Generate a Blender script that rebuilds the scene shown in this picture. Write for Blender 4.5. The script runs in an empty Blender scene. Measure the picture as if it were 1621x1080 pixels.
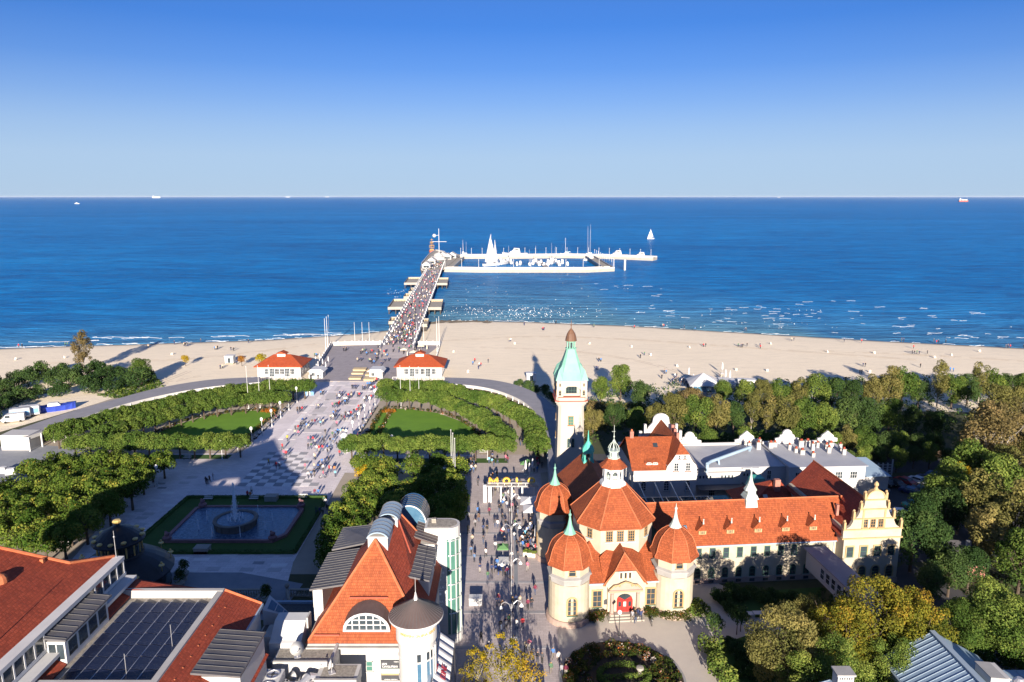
import bpy, bmesh, math, random
import numpy as np
from mathutils import Vector, Matrix
R = math.radians
rnd = random.Random(7)
scene = bpy.context.scene
COL = scene.collection

# ------------------------------------------------------------------ camera, sky, sun, exposure
CAM_H, FOC = 60.0, 1150.0                      # height of the camera, focal length in photo pixels (1621 wide)
PITCH = math.atan(229 / FOC)
cam = bpy.data.cameras.new('camera')
cam.sensor_width = 36.0
cam.lens = FOC / 1621 * 36.0
cam.clip_start, cam.clip_end = 1.0, 200000.0
cam_ob = bpy.data.objects.new('camera', cam)
COL.objects.link(cam_ob)
cam_ob.location = (0, 0, CAM_H)
cam_ob.rotation_euler = (R(90) - PITCH, 0, 0)
scene.camera = cam_ob

SUN_EL, SUN_DRIFT = R(14.8), R(-1.8)           # elevation; light travels to +Y and a touch to -X
world = bpy.data.worlds.new('World')
scene.world = world
world.use_nodes = True
nt = world.node_tree
nt.nodes.clear()
sky = nt.nodes.new('ShaderNodeTexSky')
sky.sky_type = 'NISHITA'
sky.sun_disc = False
sky.sun_elevation = SUN_EL
sky.sun_rotation = R(180) + SUN_DRIFT * -1
sky.altitude = 0
sky.air_density = 1.0
sky.dust_density = 0.0
sky.ozone_density = 10.0
hsv = nt.nodes.new('ShaderNodeHueSaturation')
hsv.inputs['Saturation'].default_value = 1.0
bg = nt.nodes.new('ShaderNodeBackground')
bg.inputs['Strength'].default_value = 0.049
wo = nt.nodes.new('ShaderNodeOutputWorld')
nt.links.new(sky.outputs[0], hsv.inputs['Color'])
tint = nt.nodes.new('ShaderNodeMix')
tint.data_type, tint.blend_type = 'RGBA', 'MULTIPLY'
tint.inputs[0].default_value = 1.0
tint.inputs[7].default_value = (.86, .87, 1.04, 1)
nt.links.new(hsv.outputs[0], tint.inputs[6])
# pale haze low over the horizon, all the way round
tcw = nt.nodes.new('ShaderNodeTexCoord')
sep = nt.nodes.new('ShaderNodeSeparateXYZ')
hzr = nt.nodes.new('ShaderNodeValToRGB')
el_ = hzr.color_ramp.elements
el_[1].position, el_[1].color = .5, (.10, .10, .10, 1)
for p_, v_ in ((0, .80), (.05, .80), (.085, .62), (.12, .38), (.16, .17), (.21, .05)):
    e_ = el_[0] if p_ == 0 else el_.new(p_)
    e_.position, e_.color = p_, (v_, v_, v_, 1)
hzm = nt.nodes.new('ShaderNodeMix')
hzm.data_type = 'RGBA'
hzm.inputs[7].default_value = (4.2, 5.5, 7.1, 1)
nt.links.new(tcw.outputs['Generated'], sep.inputs[0])
nt.links.new(sep.outputs['Z'], hzr.inputs[0])
nt.links.new(hzr.outputs[0], hzm.inputs[0])
nt.links.new(tint.outputs[2], hzm.inputs[6])
nt.links.new(hzm.outputs[2], bg.inputs[0])
nt.links.new(bg.outputs[0], wo.inputs[0])
sun = bpy.data.lights.new('sun', 'SUN')
sun.energy = 5.0
sun.angle = R(0.5)
sun.color = (1.0, 0.88, 0.74)
sun_ob = bpy.data.objects.new('sun', sun)
COL.objects.link(sun_ob)
ldir = Vector((math.sin(SUN_DRIFT) * math.cos(SUN_EL), math.cos(SUN_DRIFT) * math.cos(SUN_EL), -math.sin(SUN_EL)))
sun_ob.rotation_euler = ldir.to_track_quat('-Z', 'Y').to_euler()
sun_ob.location = (20, -200, 120)
vs = scene.view_settings
vs.view_transform = 'Standard'
vs.look = 'None'
vs.gamma = 1.0
vs.use_curve_mapping = False
vs.exposure = 1.28
scene.cycles.max_bounces = 5
scene.cycles.diffuse_bounces = 2
scene.cycles.transparent_max_bounces = 6
scene.cycles.use_denoising = True

# ------------------------------------------------------------------ reading the photograph
def dep(v): return PITCH + math.atan((v - 540) / FOC)
def at(u, v, Y):
    """point seen at photo pixel (u, v) standing at distance Y: (x, y, z)"""
    z = CAM_H - Y * math.tan(dep(v))
    d = Y * math.cos(PITCH) + (CAM_H - z) * math.sin(PITCH)
    return Vector(((u - 810.5) / FOC * d, Y, z))
def P(u, v, z=0.0):
    """point of the level plane z seen at photo pixel (u, v)"""
    return at(u, v, (CAM_H - z) / math.tan(dep(v)))
def P2(u, v, z=0.0):
    q = P(u, v, z)
    return (q.x, q.y)

# ------------------------------------------------------------------ materials
MATS = {}
def nodes_of(name):
    m = bpy.data.materials.new(name)
    m.use_nodes = True
    t = m.node_tree
    b = t.nodes['Principled BSDF']
    MATS[name] = m
    return m, t, b
def mixc(t, fac, a, b, mode='MIX'):
    n = t.nodes.new('ShaderNodeMix')
    n.data_type = 'RGBA'
    n.blend_type = mode
    for s, v in ((0, fac), (6, a), (7, b)):
        if hasattr(v, 'is_linked') or hasattr(v, 'links'):
            t.links.new(v, n.inputs[s])
        elif s == 0:
            n.inputs[0].default_value = v
        else:
            n.inputs[s].default_value = (*v, 1)
    return n.outputs[2]
def noise(t, vec, scale, detail=4, rough=.6, dist=0):
    n = t.nodes.new('ShaderNodeTexNoise')
    n.inputs['Scale'].default_value = scale
    n.inputs['Detail'].default_value = detail
    n.inputs['Roughness'].default_value = rough
    n.inputs['Distortion'].default_value = dist
    if vec is not None: t.links.new(vec, n.inputs['Vector'])
    return n.outputs['Fac']
def ramp(t, fac, stops):
    n = t.nodes.new('ShaderNodeValToRGB')
    el = n.color_ramp.elements
    while len(el) < len(stops): el.new(.5)
    for e, (p, c) in zip(el, stops):
        e.position = p
        e.color = (*c, 1) if len(c) == 3 else c
    t.links.new(fac, n.inputs[0])
    return n.outputs[0]
def mapping(t, out, scale):
    n = t.nodes.new('ShaderNodeMapping')
    n.inputs['Scale'].default_value = scale
    t.links.new(out, n.inputs['Vector'])
    return n.outputs[0]
def M(name, c1, c2=None, scale=.35, rough=.8, bump=0.0, bscale=8, brick=None, spec=.3, metal=0.0, rand=0.0, stretch=None):
    """plain painted / stone / metal surface: two tones mixed by uneven noise, fine relief, optional courses"""
    m, t, b = nodes_of(name)
    tc = t.nodes.new('ShaderNodeTexCoord')
    vec = tc.outputs['Object']
    if stretch: vec = mapping(t, vec, stretch)
    c2 = c2 or tuple(x * .82 for x in c1)
    f = noise(t, vec, scale, 6, .65)
    f = ramp(t, f, [(.32, (0, 0, 0)), (.68, (1, 1, 1))])
    col = mixc(t, f, c1, c2)
    hgt = None
    if brick:
        uv = t.nodes.new('ShaderNodeUVMap')
        br = t.nodes.new('ShaderNodeTexBrick')
        br.inputs['Scale'].default_value = 1
        br.inputs['Brick Width'].default_value = brick[0]
        br.inputs['Row Height'].default_value = brick[1]
        br.inputs['Mortar Size'].default_value = brick[2]
        br.inputs['Bias'].default_value = 0
        br.offset = brick[4] if len(brick) > 4 else .5
        v = brick[3]
        br.inputs['Color1'].default_value = (1 - v, 1 - v, 1 - v, 1)
        br.inputs['Color2'].default_value = (1, 1, 1, 1)
        br.inputs['Mortar'].default_value = (.62, .6, .58, 1)
        t.links.new(uv.outputs[0], br.inputs['Vector'])
        col = mixc(t, 1.0, col, br.outputs[0], 'MULTIPLY')
        hgt = br.outputs['Fac']
    if rand:
        oi = t.nodes.new('ShaderNodeObjectInfo')
        h = t.nodes.new('ShaderNodeHueSaturation')
        mr = t.nodes.new('ShaderNodeMapRange')
        mr.inputs[3].default_value = 1 - rand
        mr.inputs[4].default_value = 1 + rand
        t.links.new(oi.outputs['Random'], mr.inputs[0])
        t.links.new(mr.outputs[0], h.inputs['Value'])
        t.links.new(col, h.inputs['Color'])
        col = h.outputs[0]
    t.links.new(col, b.inputs['Base Color'])
    b.inputs['Roughness'].default_value = rough
    b.inputs['Metallic'].default_value = metal
    b.inputs['Specular IOR Level'].default_value = spec
    if bump or hgt is not None:
        bp = t.nodes.new('ShaderNodeBump')
        bp.inputs['Strength'].default_value = bump or .4
        bp.inputs['Distance'].default_value = .06
        if hgt is not None:
            bp.invert = True
            t.links.new(hgt, bp.inputs['Height'])
        else:
            t.links.new(noise(t, tc.outputs['Object'], bscale, 5, .7), bp.inputs['Height'])
        t.links.new(bp.outputs[0], b.inputs['Normal'])
    return m
def M_leaf(name, stops, rand=.18, trans=.3):
    m, t, b = nodes_of(name)
    t.nodes.remove(b)
    a = t.nodes.new('ShaderNodeAttribute')
    a.attribute_name = 'tint'
    col = ramp(t, a.outputs['Fac'], stops)
    oi = t.nodes.new('ShaderNodeObjectInfo')
    h = t.nodes.new('ShaderNodeHueSaturation')
    mr = t.nodes.new('ShaderNodeMapRange')
    mr.inputs[3].default_value = 1 - rand
    mr.inputs[4].default_value = 1 + rand
    t.links.new(oi.outputs['Random'], mr.inputs[0])
    t.links.new(mr.outputs[0], h.inputs['Value'])
    mh = t.nodes.new('ShaderNodeMapRange')
    mh.inputs[3].default_value = .515
    mh.inputs[4].default_value = .485
    t.links.new(oi.outputs['Random'], mh.inputs[0])
    t.links.new(mh.outputs[0], h.inputs['Hue'])
    t.links.new(col, h.inputs['Color'])
    d = t.nodes.new('ShaderNodeBsdfDiffuse')
    tr = t.nodes.new('ShaderNodeBsdfTranslucent')
    mx = t.nodes.new('ShaderNodeMixShader')
    mx.inputs[0].default_value = trans
    t.links.new(h.outputs[0], d.inputs[0])
    t.links.new(h.outputs[0], tr.inputs[0])
    t.links.new(d.outputs[0], mx.inputs[1])
    t.links.new(tr.outputs[0], mx.inputs[2])
    t.links.new(mx.outputs[0], t.nodes['Material Output'].inputs[0])
    return m
def M_objcol(name, rough=.85):
    m, t, b = nodes_of(name)
    oi = t.nodes.new('ShaderNodeObjectInfo')
    t.links.new(oi.outputs['Color'], b.inputs['Base Color'])
    b.inputs['Roughness'].default_value = rough
    return m
def M_objramp(name, stops, rough=.85):
    m, t, b = nodes_of(name)
    oi = t.nodes.new('ShaderNodeObjectInfo')
    col = ramp(t, oi.outputs['Random'], stops)
    t.nodes[-1].color_ramp.interpolation = 'CONSTANT'
    t.links.new(col, b.inputs['Base Color'])
    b.inputs['Roughness'].default_value = rough
    return m

M('cream plaster', (0.456, 0.407, 0.316), (0.383, 0.334, 0.246), .55, .9, .12, 14)
M('cream trim', (0.429, 0.312, 0.169), (0.377, 0.260, 0.130), .6, .85)
M('pink plinth', (0.385, 0.280, 0.231), (0.322, 0.238, 0.203), .5, .9, .2, 6)
M('grey stone', (.36, .35, .34), (.28, .27, .26), .6, .85, .2, 6)
M('white plaster', (0.490, 0.483, 0.472), (0.446, 0.435, 0.422), .3, .9, .1, 12)
M('aged white plaster', (0.453, 0.446, 0.435), (0.367, 0.355, 0.337), .22, .9, .12, 9)
M('white paint', (0.590, 0.590, 0.583), (0.518, 0.518, 0.518), .5, .5)
M('lighthouse plaster', (0.422, 0.389, 0.341), (0.382, 0.349, 0.300), .2, .9, .12, 9)
M('orange tile', (0.432, 0.109, 0.037), (0.308, 0.075, 0.029), .45, .8, .7, brick=(.24, .34, .022, .36))
M('red tile', (.43, .082, .038), (.32, .058, .03), .4, .75, .8, brick=(.26, .36, .025, .36))
M('ridge tile', (0.445, 0.148, 0.067), (0.356, 0.104, 0.044), 1.5, .8)
M('pavilion tile', (0.415, 0.082, 0.027), (0.355, 0.066, 0.022), .5, .8, .4, brick=(.3, .4, .02, .2))
M('copper green', (.19, .40, .32), (.15, .34, .27), .5, .6, .1, 5)
M('copper dark green', (.06, .36, .28), (.10, .46, .36), .6, .55, .1, 5)
M('copper brown', (.16, .085, .05), (.11, .06, .04), 1.0, .5)
M('pale copper', (0.462, 0.504, 0.462), (0.385, 0.462, 0.420), .8, .6)
M('slate metal', (.125, .12, .125), (.085, .082, .088), .5, .55, .12, 6, rand=.08)
M('seam metal', (.12, .118, .12), (.085, .085, .088), .8, .5)
M('brown metal', (.115, .085, .08), (.085, .062, .06), .6, .5)
M('grey roof felt', (.30, .29, .31), (.24, .235, .25), .3, .85, .2, 10)
M('pale roof sheet', (0.420, 0.428, 0.450), (0.352, 0.360, 0.390), .25, .6, .1, 5)
M('zinc sheet', (.30, .40, .50), (.25, .34, .43), .3, .45, .06, 4)
M('zinc seam', (.30, .37, .44), (.26, .32, .38), .6, .45)
M('roof gravel', (.38, .35, .30), (.20, .18, .16), 3.0, .95, .8, 18)
M('dark gravel', (.13, .135, .14), (.075, .08, .085), 4.0, .95, .8, 18)
M('solar cell', (.012, .016, .04), (.02, .026, .055), .8, .18, spec=.6, brick=(.17, .17, .008, .12, 0))
M('aluminium', (.62, .62, .63), (.5, .5, .52), 1.0, .4, metal=.6)
M('dark glass', (.025, .035, .045), (.04, .055, .065), .8, .12, spec=.8, rand=.3)
M('blue glass', (.05, .12, .20), (.08, .17, .25), .8, .1, spec=.8)
M('green glass', (.05, .14, .12), (.08, .20, .16), .8, .12, spec=.7)
M('pale glass', (.45, .52, .46), (.36, .44, .40), .7, .15, spec=.6)
M('dark bowl', (0.018, 0.021, 0.027), (0.030, 0.033, 0.039), .6, .45)
M('gold', (.72, .52, .20), (.6, .42, .15), 2, .4, metal=.4)
M('yellow paint', (.80, .50, .06), (.72, .42, .05), 1, .6)
M('red door paint', (.46, .03, .025), (.38, .025, .02), 1, .5)
M('red trim', (.42, .10, .06), (.34, .08, .05), 1, .7)
M('window green', (.05, .13, .09), (.04, .10, .07), 1, .6)
M('window wood', (.36, .22, .09), (.28, .17, .07), 1.5, .7)
M('dark wood', (.10, .065, .045), (.07, .045, .03), 1.5, .8, stretch=(1, 8, 1))
M('pier wood', (.40, .365, .385), (.31, .285, .30), .5, .85, .3, 5, brick=(6, .3, .02, .2))
M('beige wood', (.50, .40, .25), (.42, .33, .20), .8, .85)
M('pile timber', (.10, .085, .07), (.06, .055, .05), .7, .9)
M('concrete pale', (0.360, 0.333, 0.288), (0.297, 0.270, 0.234), .4, .9, .15, 6)
M('concrete grey', (.36, .35, .34), (.28, .275, .27), .5, .9, .2, 6)
M('terrace slab', (0.270, 0.284, 0.311), (0.216, 0.230, 0.257), .4, .85, .1, 5)
M('iron', (.05, .05, .055), (.035, .035, .04), 1, .6)
M('lamp glass', (.80, .80, .76), (.74, .74, .7), 1, .4)
M('canvas white', (.62, .615, .615), (.55, .545, .55), .8, .9)
M('canvas cream', (.70, .64, .50), (.62, .56, .44), .8, .9)
M('canvas green', (.10, .22, .09), (.08, .18, .07), .8, .9)
M('sign blue', (.03, .08, .30), (.03, .07, .25), 1, .5)
M('sign grey', (.42, .43, .44), (.36, .37, .38), .6, .5)
M('print white', (.82, .82, .82), (.8, .8, .8), 1, .7)
M('print red', (.42, .02, .04), (.38, .02, .03), 1, .7)
M('print dark', (.06, .065, .07), (.05, .05, .06), 1, .6)
M('rubber', (.02, .02, .02), (.03, .03, .03), 2, .85)
M('bark', (.10, .075, .055), (.06, .045, .035), 2.5, .95, .6, 9)
M('pale bark', (.32, .29, .25), (.2, .18, .15), 2, .9, .4, 7)
M('hull white', (.62, .62, .61), (.55, .55, .55), 1, .35)
M('hull blue', (.05, .08, .18), (.04, .07, .15), 1, .35)
M('boat cover', (.08, .25, .30), (.06, .2, .25), 1, .8)
M('brick pink', (.50, .24, .19), (.42, .18, .14), .8, .9, .4, brick=(.25, .08, .012, .25))
M('red granite', (.30, .15, .15), (.22, .11, .12), 1.2, .6)
M('fountain stone', (.17, .15, .13), (.12, .11, .10), 1.5, .7, .2, 6)
M('water spray', (.93, .95, .97), (.86, .90, .94), 3, .6, spec=.5)
M('foam', (.80, .83, .85), (.70, .76, .80), 1.5, .8)
M('bird white', (.82, .82, .82), (.7, .7, .7), 2, .9)
M('wicker cream', (.74, .68, .58), (.6, .54, .44), 3, .9)
M('blue tarp', (.03, .07, .42), (.025, .05, .34), 1, .7)
M('toilet blue', (.16, .32, .55), (.12, .26, .46), 1, .6)
M('skin', (.52, .31, .22), (.46, .27, .19), 3, .7)
M('flower orange', (.60, .12, .03), (.5, .25, .06), 3, .9)
M_objcol('jacket')
M_objcol('car paint', .3)
M_objramp('trousers', [(0, (.025, .03, .05)), (.3, (.05, .07, .13)), (.55, (.02, .02, .02)), (.72, (.16, .14, .12)), (.85, (.30, .28, .25)), (.93, (.10, .13, .2))])
M_objramp('hair', [(0, (.05, .032, .02)), (.35, (.10, .06, .03)), (.6, (.02, .018, .016)), (.75, (.30, .20, .09)), (.9, (.35, .33, .31))])

# ground-like materials
M('trodden sand', (.56, .46, .36), (.48, .39, .31), 1, .95)
M('park earth', (.085, .085, .045), (.05, .062, .028), .12, .95, .4, 3)
M('asphalt', (.075, .075, .082), (.055, .055, .062), .3, .9, .2, 8)
M('path gravel', (.40, .345, .28), (.33, .285, .235), .25, .95, .25, 10)
M('forecourt', (.54, .49, .425), (.46, .415, .37), .18, .95, .25, 10)
M('plaza paving', (0.780, 0.716, 0.724), (0.661, 0.605, 0.619), .09, .85, .25, brick=(1.2, .6, .018, .14))
M('promenade paving', (.52, .455, .445), (.42, .37, .365), .16, .85, .25, brick=(.8, .4, .015, .14))
M('slab light', (.80, .76, .75), (.72, .68, .67), .5, .85, rand=.07)
M('slab dark', (0.345, 0.339, 0.356), (0.287, 0.282, 0.299), .5, .85, rand=.1)
M('slab mid', (0.575, 0.537, 0.537), (0.500, 0.469, 0.475), .5, .85, rand=.12)
M('lawn', (.125, .25, .022), (.095, .205, .018), .25, .95, .5, 8)
M('lawn dark', (0.056, 0.120, 0.024), (0.040, 0.088, 0.019), .3, .95, .5, 8)
M('soil', (.06, .045, .03), (.045, .035, .025), 1, .95, .5, 5)
def sand_mat():
    m, t, b = nodes_of('sand')
    tc = t.nodes.new('ShaderNodeTexCoord')
    a = t.nodes.new('ShaderNodeAttribute')
    a.attribute_name = 'wet'
    big = noise(t, tc.outputs['Object'], .03, 5, .6)
    c = mixc(t, big, (.87, .75, .575), (.79, .68, .51))
    trk = noise(t, mapping(t, tc.outputs['Object'], (.12, .5, 1)), 1.0, 6, .75, .8)
    trk = ramp(t, trk, [(.45, (1, 1, 1)), (.66, (.88, .88, .88))])
    c = mixc(t, 1.0, c, trk, 'MULTIPLY')
    c = mixc(t, a.outputs['Fac'], c, (.13, .105, .085))
    t.links.new(c, b.inputs['Base Color'])
    b.inputs['Roughness'].default_value = .95
    bp = t.nodes.new('ShaderNodeBump')
    bp.inputs['Strength'].default_value = .5
    bp.inputs['Distance'].default_value = .25
    t.links.new(noise(t, tc.outputs['Object'], .8, 5, .7), bp.inputs['Height'])
    t.links.new(bp.outputs[0], b.inputs['Normal'])
sand_mat()
def sea_mat():
    m, t, b = nodes_of('sea water')
    tc = t.nodes.new('ShaderNodeTexCoord')
    a = t.nodes.new('ShaderNodeAttribute')
    a.attribute_name = 'shallow'
    big = noise(t, mapping(t, tc.outputs['Object'], (.0014, .006, 1)), 1, 6, .68, .6)
    big = ramp(t, big, [(.32, (.0, .112, .35)), (.52, (.0, .148, .43)), (.72, (.004, .195, .51))])
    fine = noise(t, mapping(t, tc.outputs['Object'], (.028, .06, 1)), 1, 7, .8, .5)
    fine = ramp(t, fine, [(.36, (.5, .62, .72)), (.64, (1.5, 1.36, 1.26))])  # light and dark of the ripples painted into the water colour
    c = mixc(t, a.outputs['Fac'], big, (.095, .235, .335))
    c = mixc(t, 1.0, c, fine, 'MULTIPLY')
    t.links.new(c, b.inputs['Base Color'])
    b.inputs['Roughness'].default_value = .3
    b.inputs['Specular IOR Level'].default_value = .1
    b.inputs['IOR'].default_value = 1.10
    w1 = noise(t, mapping(t, tc.outputs['Object'], (.12, .5, 1)), 1, 4, .65, .7)
    w2 = noise(t, mapping(t, tc.outputs['Object'], (.022, .11, 1)), 1, 3, .55, .5)
    ad = t.nodes.new('ShaderNodeMath')
    ad.operation = 'MULTIPLY_ADD'
    t.links.new(w2, ad.inputs[0])
    ad.inputs[1].default_value = 2.4
    t.links.new(w1, ad.inputs[2])
    bp = t.nodes.new('ShaderNodeBump')
    bp.inputs['Strength'].default_value = 1.0
    bp.inputs['Distance'].default_value = 1.9
    t.links.new(ad.outputs[0], bp.inputs['Height'])
    t.links.new(bp.outputs[0], b.inputs['Normal'])
sea_mat()
def pool_mat():
    m, t, b = nodes_of('pool water')
    tc = t.nodes.new('ShaderNodeTexCoord')
    f = noise(t, tc.outputs['Object'], 2.2, 4, .7)
    c = ramp(t, f, [(.4, (.045, .09, .16)), (.7, (.13, .22, .32))])
    t.links.new(c, b.inputs['Base Color'])
    b.inputs['Roughness'].default_value = .15
    bp = t.nodes.new('ShaderNodeBump')
    bp.inputs['Strength'].default_value = .7
    bp.inputs['Distance'].default_value = .12
    t.links.new(noise(t, tc.outputs['Object'], 3.2, 3, .6), bp.inputs['Height'])
    t.links.new(bp.outputs[0], b.inputs['Normal'])
pool_mat()
G1, G2, G3 = (.030, .055, .012), (.060, .095, .020), (.115, .145, .030)
M_leaf('leaf lime', [(0, (0.049, 0.095, 0.020)), (.5, (0.107, 0.167, 0.033)), (1, (0.193, 0.246, 0.053))])
M_leaf('leaf grove', [(0, (0.038, 0.081, 0.014)), (.5, (0.098, 0.155, 0.026)), (.85, (0.188, 0.229, 0.041)), (1, (0.326, 0.277, 0.044))], .28)
M_leaf('leaf dark', [(0, (0.028, 0.057, 0.020)), (.5, (0.057, 0.102, 0.031)), (1, (0.113, 0.164, 0.045))], .25)
M_leaf('leaf green', [(0, (0.050, 0.095, 0.020)), (.5, (0.115, 0.174, 0.037)), (1, (0.258, 0.295, 0.062))], .25)
M_leaf('leaf olive', [(0, (0.091, 0.101, 0.032)), (.5, (0.175, 0.166, 0.053)), (1, (0.289, 0.244, 0.080))], .22)
M_leaf('leaf gold', [(0, (.075, .095, .018)), (.45, (.15, .155, .024)), (.78, (.25, .205, .028)), (1, (.36, .21, .035))], .15, .3)
M_leaf('leaf brown', [(0, (.085, .078, .032)), (.5, (.155, .128, .05)), (1, (.235, .18, .075))], .2)
M_leaf('leaf yellow', [(0, (.22, .17, .015)), (.5, (.42, .31, .02)), (1, (.52, .36, .03))], .15, .3)
M_leaf('leaf orange', [(0, (.30, .12, .02)), (.5, (.42, .17, .03)), (1, (.5, .26, .04))], .15, .3)
M_leaf('leaf maple', [(0, (.13, .12, .015)), (.4, (.27, .21, .02)), (.8, (.42, .30, .025)), (1, (.5, .26, .03))], .12, .35)
M_leaf('flowers', [(0, (.03, .05, .012)), (.6, (.07, .085, .02)), (.8, (.16, .08, .03)), (.92, (.5, .12, .04)), (1, (.55, .5, .45))], .15)

# ------------------------------------------------------------------ building meshes
class B:
    def __init__(s):
        s.v, s.f, s.m = [], [], []
    def face(s, pts, m=0):
        k = len(s.v)
        s.v += [tuple(p) for p in pts]
        s.f.append(tuple(range(k, k + len(pts))))
        s.m.append(m)
        return s
    def solid(s, verts, faces, m=0):
        k = len(s.v)
        s.v += [tuple(p) for p in verts]
        for f in faces:
            s.f.append(tuple(k + i for i in f))
            s.m.append(m)
        return s
    def box(s, x0, x1, y0, y1, z0, z1, m=0):
        return s.solid([(x0, y0, z0), (x1, y0, z0), (x1, y1, z0), (x0, y1, z0), (x0, y0, z1), (x1, y0, z1), (x1, y1, z1), (x0, y1, z1)],
                       [(3, 2, 1, 0), (4, 5, 6, 7), (0, 1, 5, 4), (1, 2, 6, 5), (2, 3, 7, 6), (3, 0, 4, 7)], m)
    def prism(s, poly, z0, z1, m=0, mt=None):
        n = len(poly)
        a = sum(poly[i][0] * poly[(i + 1) % n][1] - poly[(i + 1) % n][0] * poly[i][1] for i in range(n))
        if a < 0: poly = poly[::-1]
        vs_ = [(x, y, z0) for x, y in poly] + [(x, y, z1) for x, y in poly]
        s.solid(vs_, [tuple(range(n))[::-1]] + [(i, (i + 1) % n, n + (i + 1) % n, n + i) for i in range(n)], m)
        k = len(s.v) - n
        s.f.append(tuple(range(k, k + n)))
        s.m.append(m if mt is None else mt)
        return s
    def ext(s, pts, vec, m=0):
        """solid from a planar outline pushed along vec"""
        n = len(pts)
        a = [Vector(p) for p in pts]
        b = [p + Vector(vec) for p in a]
        return s.solid(a + b, [tuple(range(n))[::-1], tuple(range(n, 2 * n))] + [(i, (i + 1) % n, n + (i + 1) % n, n + i) for i in range(n)], m)
    def lathe(s, prof, n=16, cx=0, cy=0, m=0, ph=0.0, sx=1, sy=1):
        rings = []
        for r, z in prof:
            k = len(s.v)
            for i in range(n):
                a = ph + 2 * math.pi * i / n
                s.v.append((cx + r * sx * math.cos(a), cy + r * sy * math.sin(a), z))
            rings.append(k)
        for a, b in zip(rings, rings[1:]):
            for i in range(n):
                j = (i + 1) % n
                s.f.append((a + i, a + j, b + j, b + i))
                s.m.append(m)
        s.f.append(tuple(range(rings[0], rings[0] + n))[::-1]); s.m.append(m)
        s.f.append(tuple(range(rings[-1], rings[-1] + n))); s.m.append(m)
        return s
    def tube(s, p0, p1, r0, r1=None, n=6, m=0):
        r1 = r0 if r1 is None else r1
        a, b = Vector(p0), Vector(p1)
        d = (b - a).normalized()
        x = d.orthogonal().normalized()
        y = d.cross(x)
        vs_ = [p + (x * math.cos(2 * math.pi * i / n) + y * math.sin(2 * math.pi * i / n)) * r for p, r in ((a, r0), (b, r1)) for i in range(n)]
        return s.solid(vs_, [tuple(range(n))[::-1], tuple(range(n, 2 * n))] + [(i, (i + 1) % n, n + (i + 1) % n, n + i) for i in range(n)], m)
    def path(s, pts, r, n=6, m=0):
        for a, b in zip(pts, pts[1:]): s.tube(a, b, r, r, n, m)
        return s
    def ball(s, c, r, n=8, m=0, sz=1.0):
        k = max(4, n // 2 + 1)
        prof = [(max(.001, r * math.sin(math.pi * i / k)), c[2] - sz * r * math.cos(math.pi * i / k)) for i in range(k + 1)]
        return s.lathe(prof, n, c[0], c[1], m)
    def sheet(s, pts, z, m=0):
        a = sum(pts[i][0] * pts[(i + 1) % len(pts)][1] - pts[(i + 1) % len(pts)][0] * pts[i][1] for i in range(len(pts)))
        if a < 0: pts = pts[::-1]
        return s.face([(x, y, z) for x, y in pts], m)
    def mesh(s, name, mats, smooth=False, fix=True):
        me = bpy.data.meshes.new(name)
        me.from_pydata(s.v, [], s.f)
        for x in ([mats] if isinstance(mats, str) else mats): me.materials.append(MATS[x])
        me.polygons.foreach_set('material_index', s.m)
        if fix:
            bm = bmesh.new()
            bm.from_mesh(me)
            bmesh.ops.recalc_face_normals(bm, faces=bm.faces)
            bm.to_mesh(me)
            bm.free()
        uvl = me.uv_layers.new(name='UVMap')
        uv = []
        for p in me.polygons:
            n = p.normal
            if abs(n.z) > .985: ux, uy = Vector((1, 0, 0)), Vector((0, 1, 0))
            else:
                ux = Vector((-n.y, n.x, 0)).normalized()
                uy = n.cross(ux)
            for i in p.vertices:
                c = me.vertices[i].co
                uv += [c.dot(ux), c.dot(uy)]
        uvl.data.foreach_set('uv', uv)
        if smooth: me.polygons.foreach_set('use_smooth', [True] * len(me.polygons))
        me.update()
        return me
    def build(s, name, mats, parent=None, smooth=False, fix=True, **kw):
        return obj(name, s.mesh(name, mats, smooth, fix), parent, **kw)
def obj(name, me, parent=None, loc=None, rz=0.0, scale=None, label=None, cat=None, group=None, kind=None):
    o = bpy.data.objects.new(name, me)
    COL.objects.link(o)
    if parent is not None:
        o.parent = parent
        KIDS.setdefault(parent.name, []).append(o)
    if loc is not None: o.location = loc
    if rz: o.rotation_euler = (0, 0, rz)
    if scale is not None: o.scale = scale if hasattr(scale, '__len__') else (scale,) * 3
    return tag(o, label, cat, group, kind)
def tag(o, label=None, cat=None, group=None, kind=None):
    if label: o['label'] = label
    if cat: o['category'] = cat
    if group: o['group'] = group
    if kind: o['kind'] = kind
    return o
def thing(name, label, cat, loc=(0, 0, 0), rz=0.0, group=None, scale=None):
    return obj(name, None, None, loc, rz, scale, label, cat, group)
def clone(root, loc, rz=0.0, label=None, group=None, scale=None):
    r = root.copy()
    COL.objects.link(r)
    r.location = loc
    r.rotation_euler = (0, 0, rz)
    if scale is not None: r.scale = scale if hasattr(scale, '__len__') else (scale,) * 3
    if label: r['label'] = label
    if group: r['group'] = group
    for ch in KIDS.get(root.name, ()):
        c = ch.copy(); COL.objects.link(c); c.parent = r
        KIDS.setdefault(r.name, []).append(c)
        for g in KIDS.get(ch.name, ()):
            d = g.copy(); COL.objects.link(d); d.parent = c
            KIDS.setdefault(c.name, []).append(d)
    return r
KIDS = {}                                        # children by parent name
def S(name, pts, z, mat, kind='structure', **kw):
    return B().sheet(pts, z).build(name, mat, None, fix=False, kind=kind, **kw)
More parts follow.
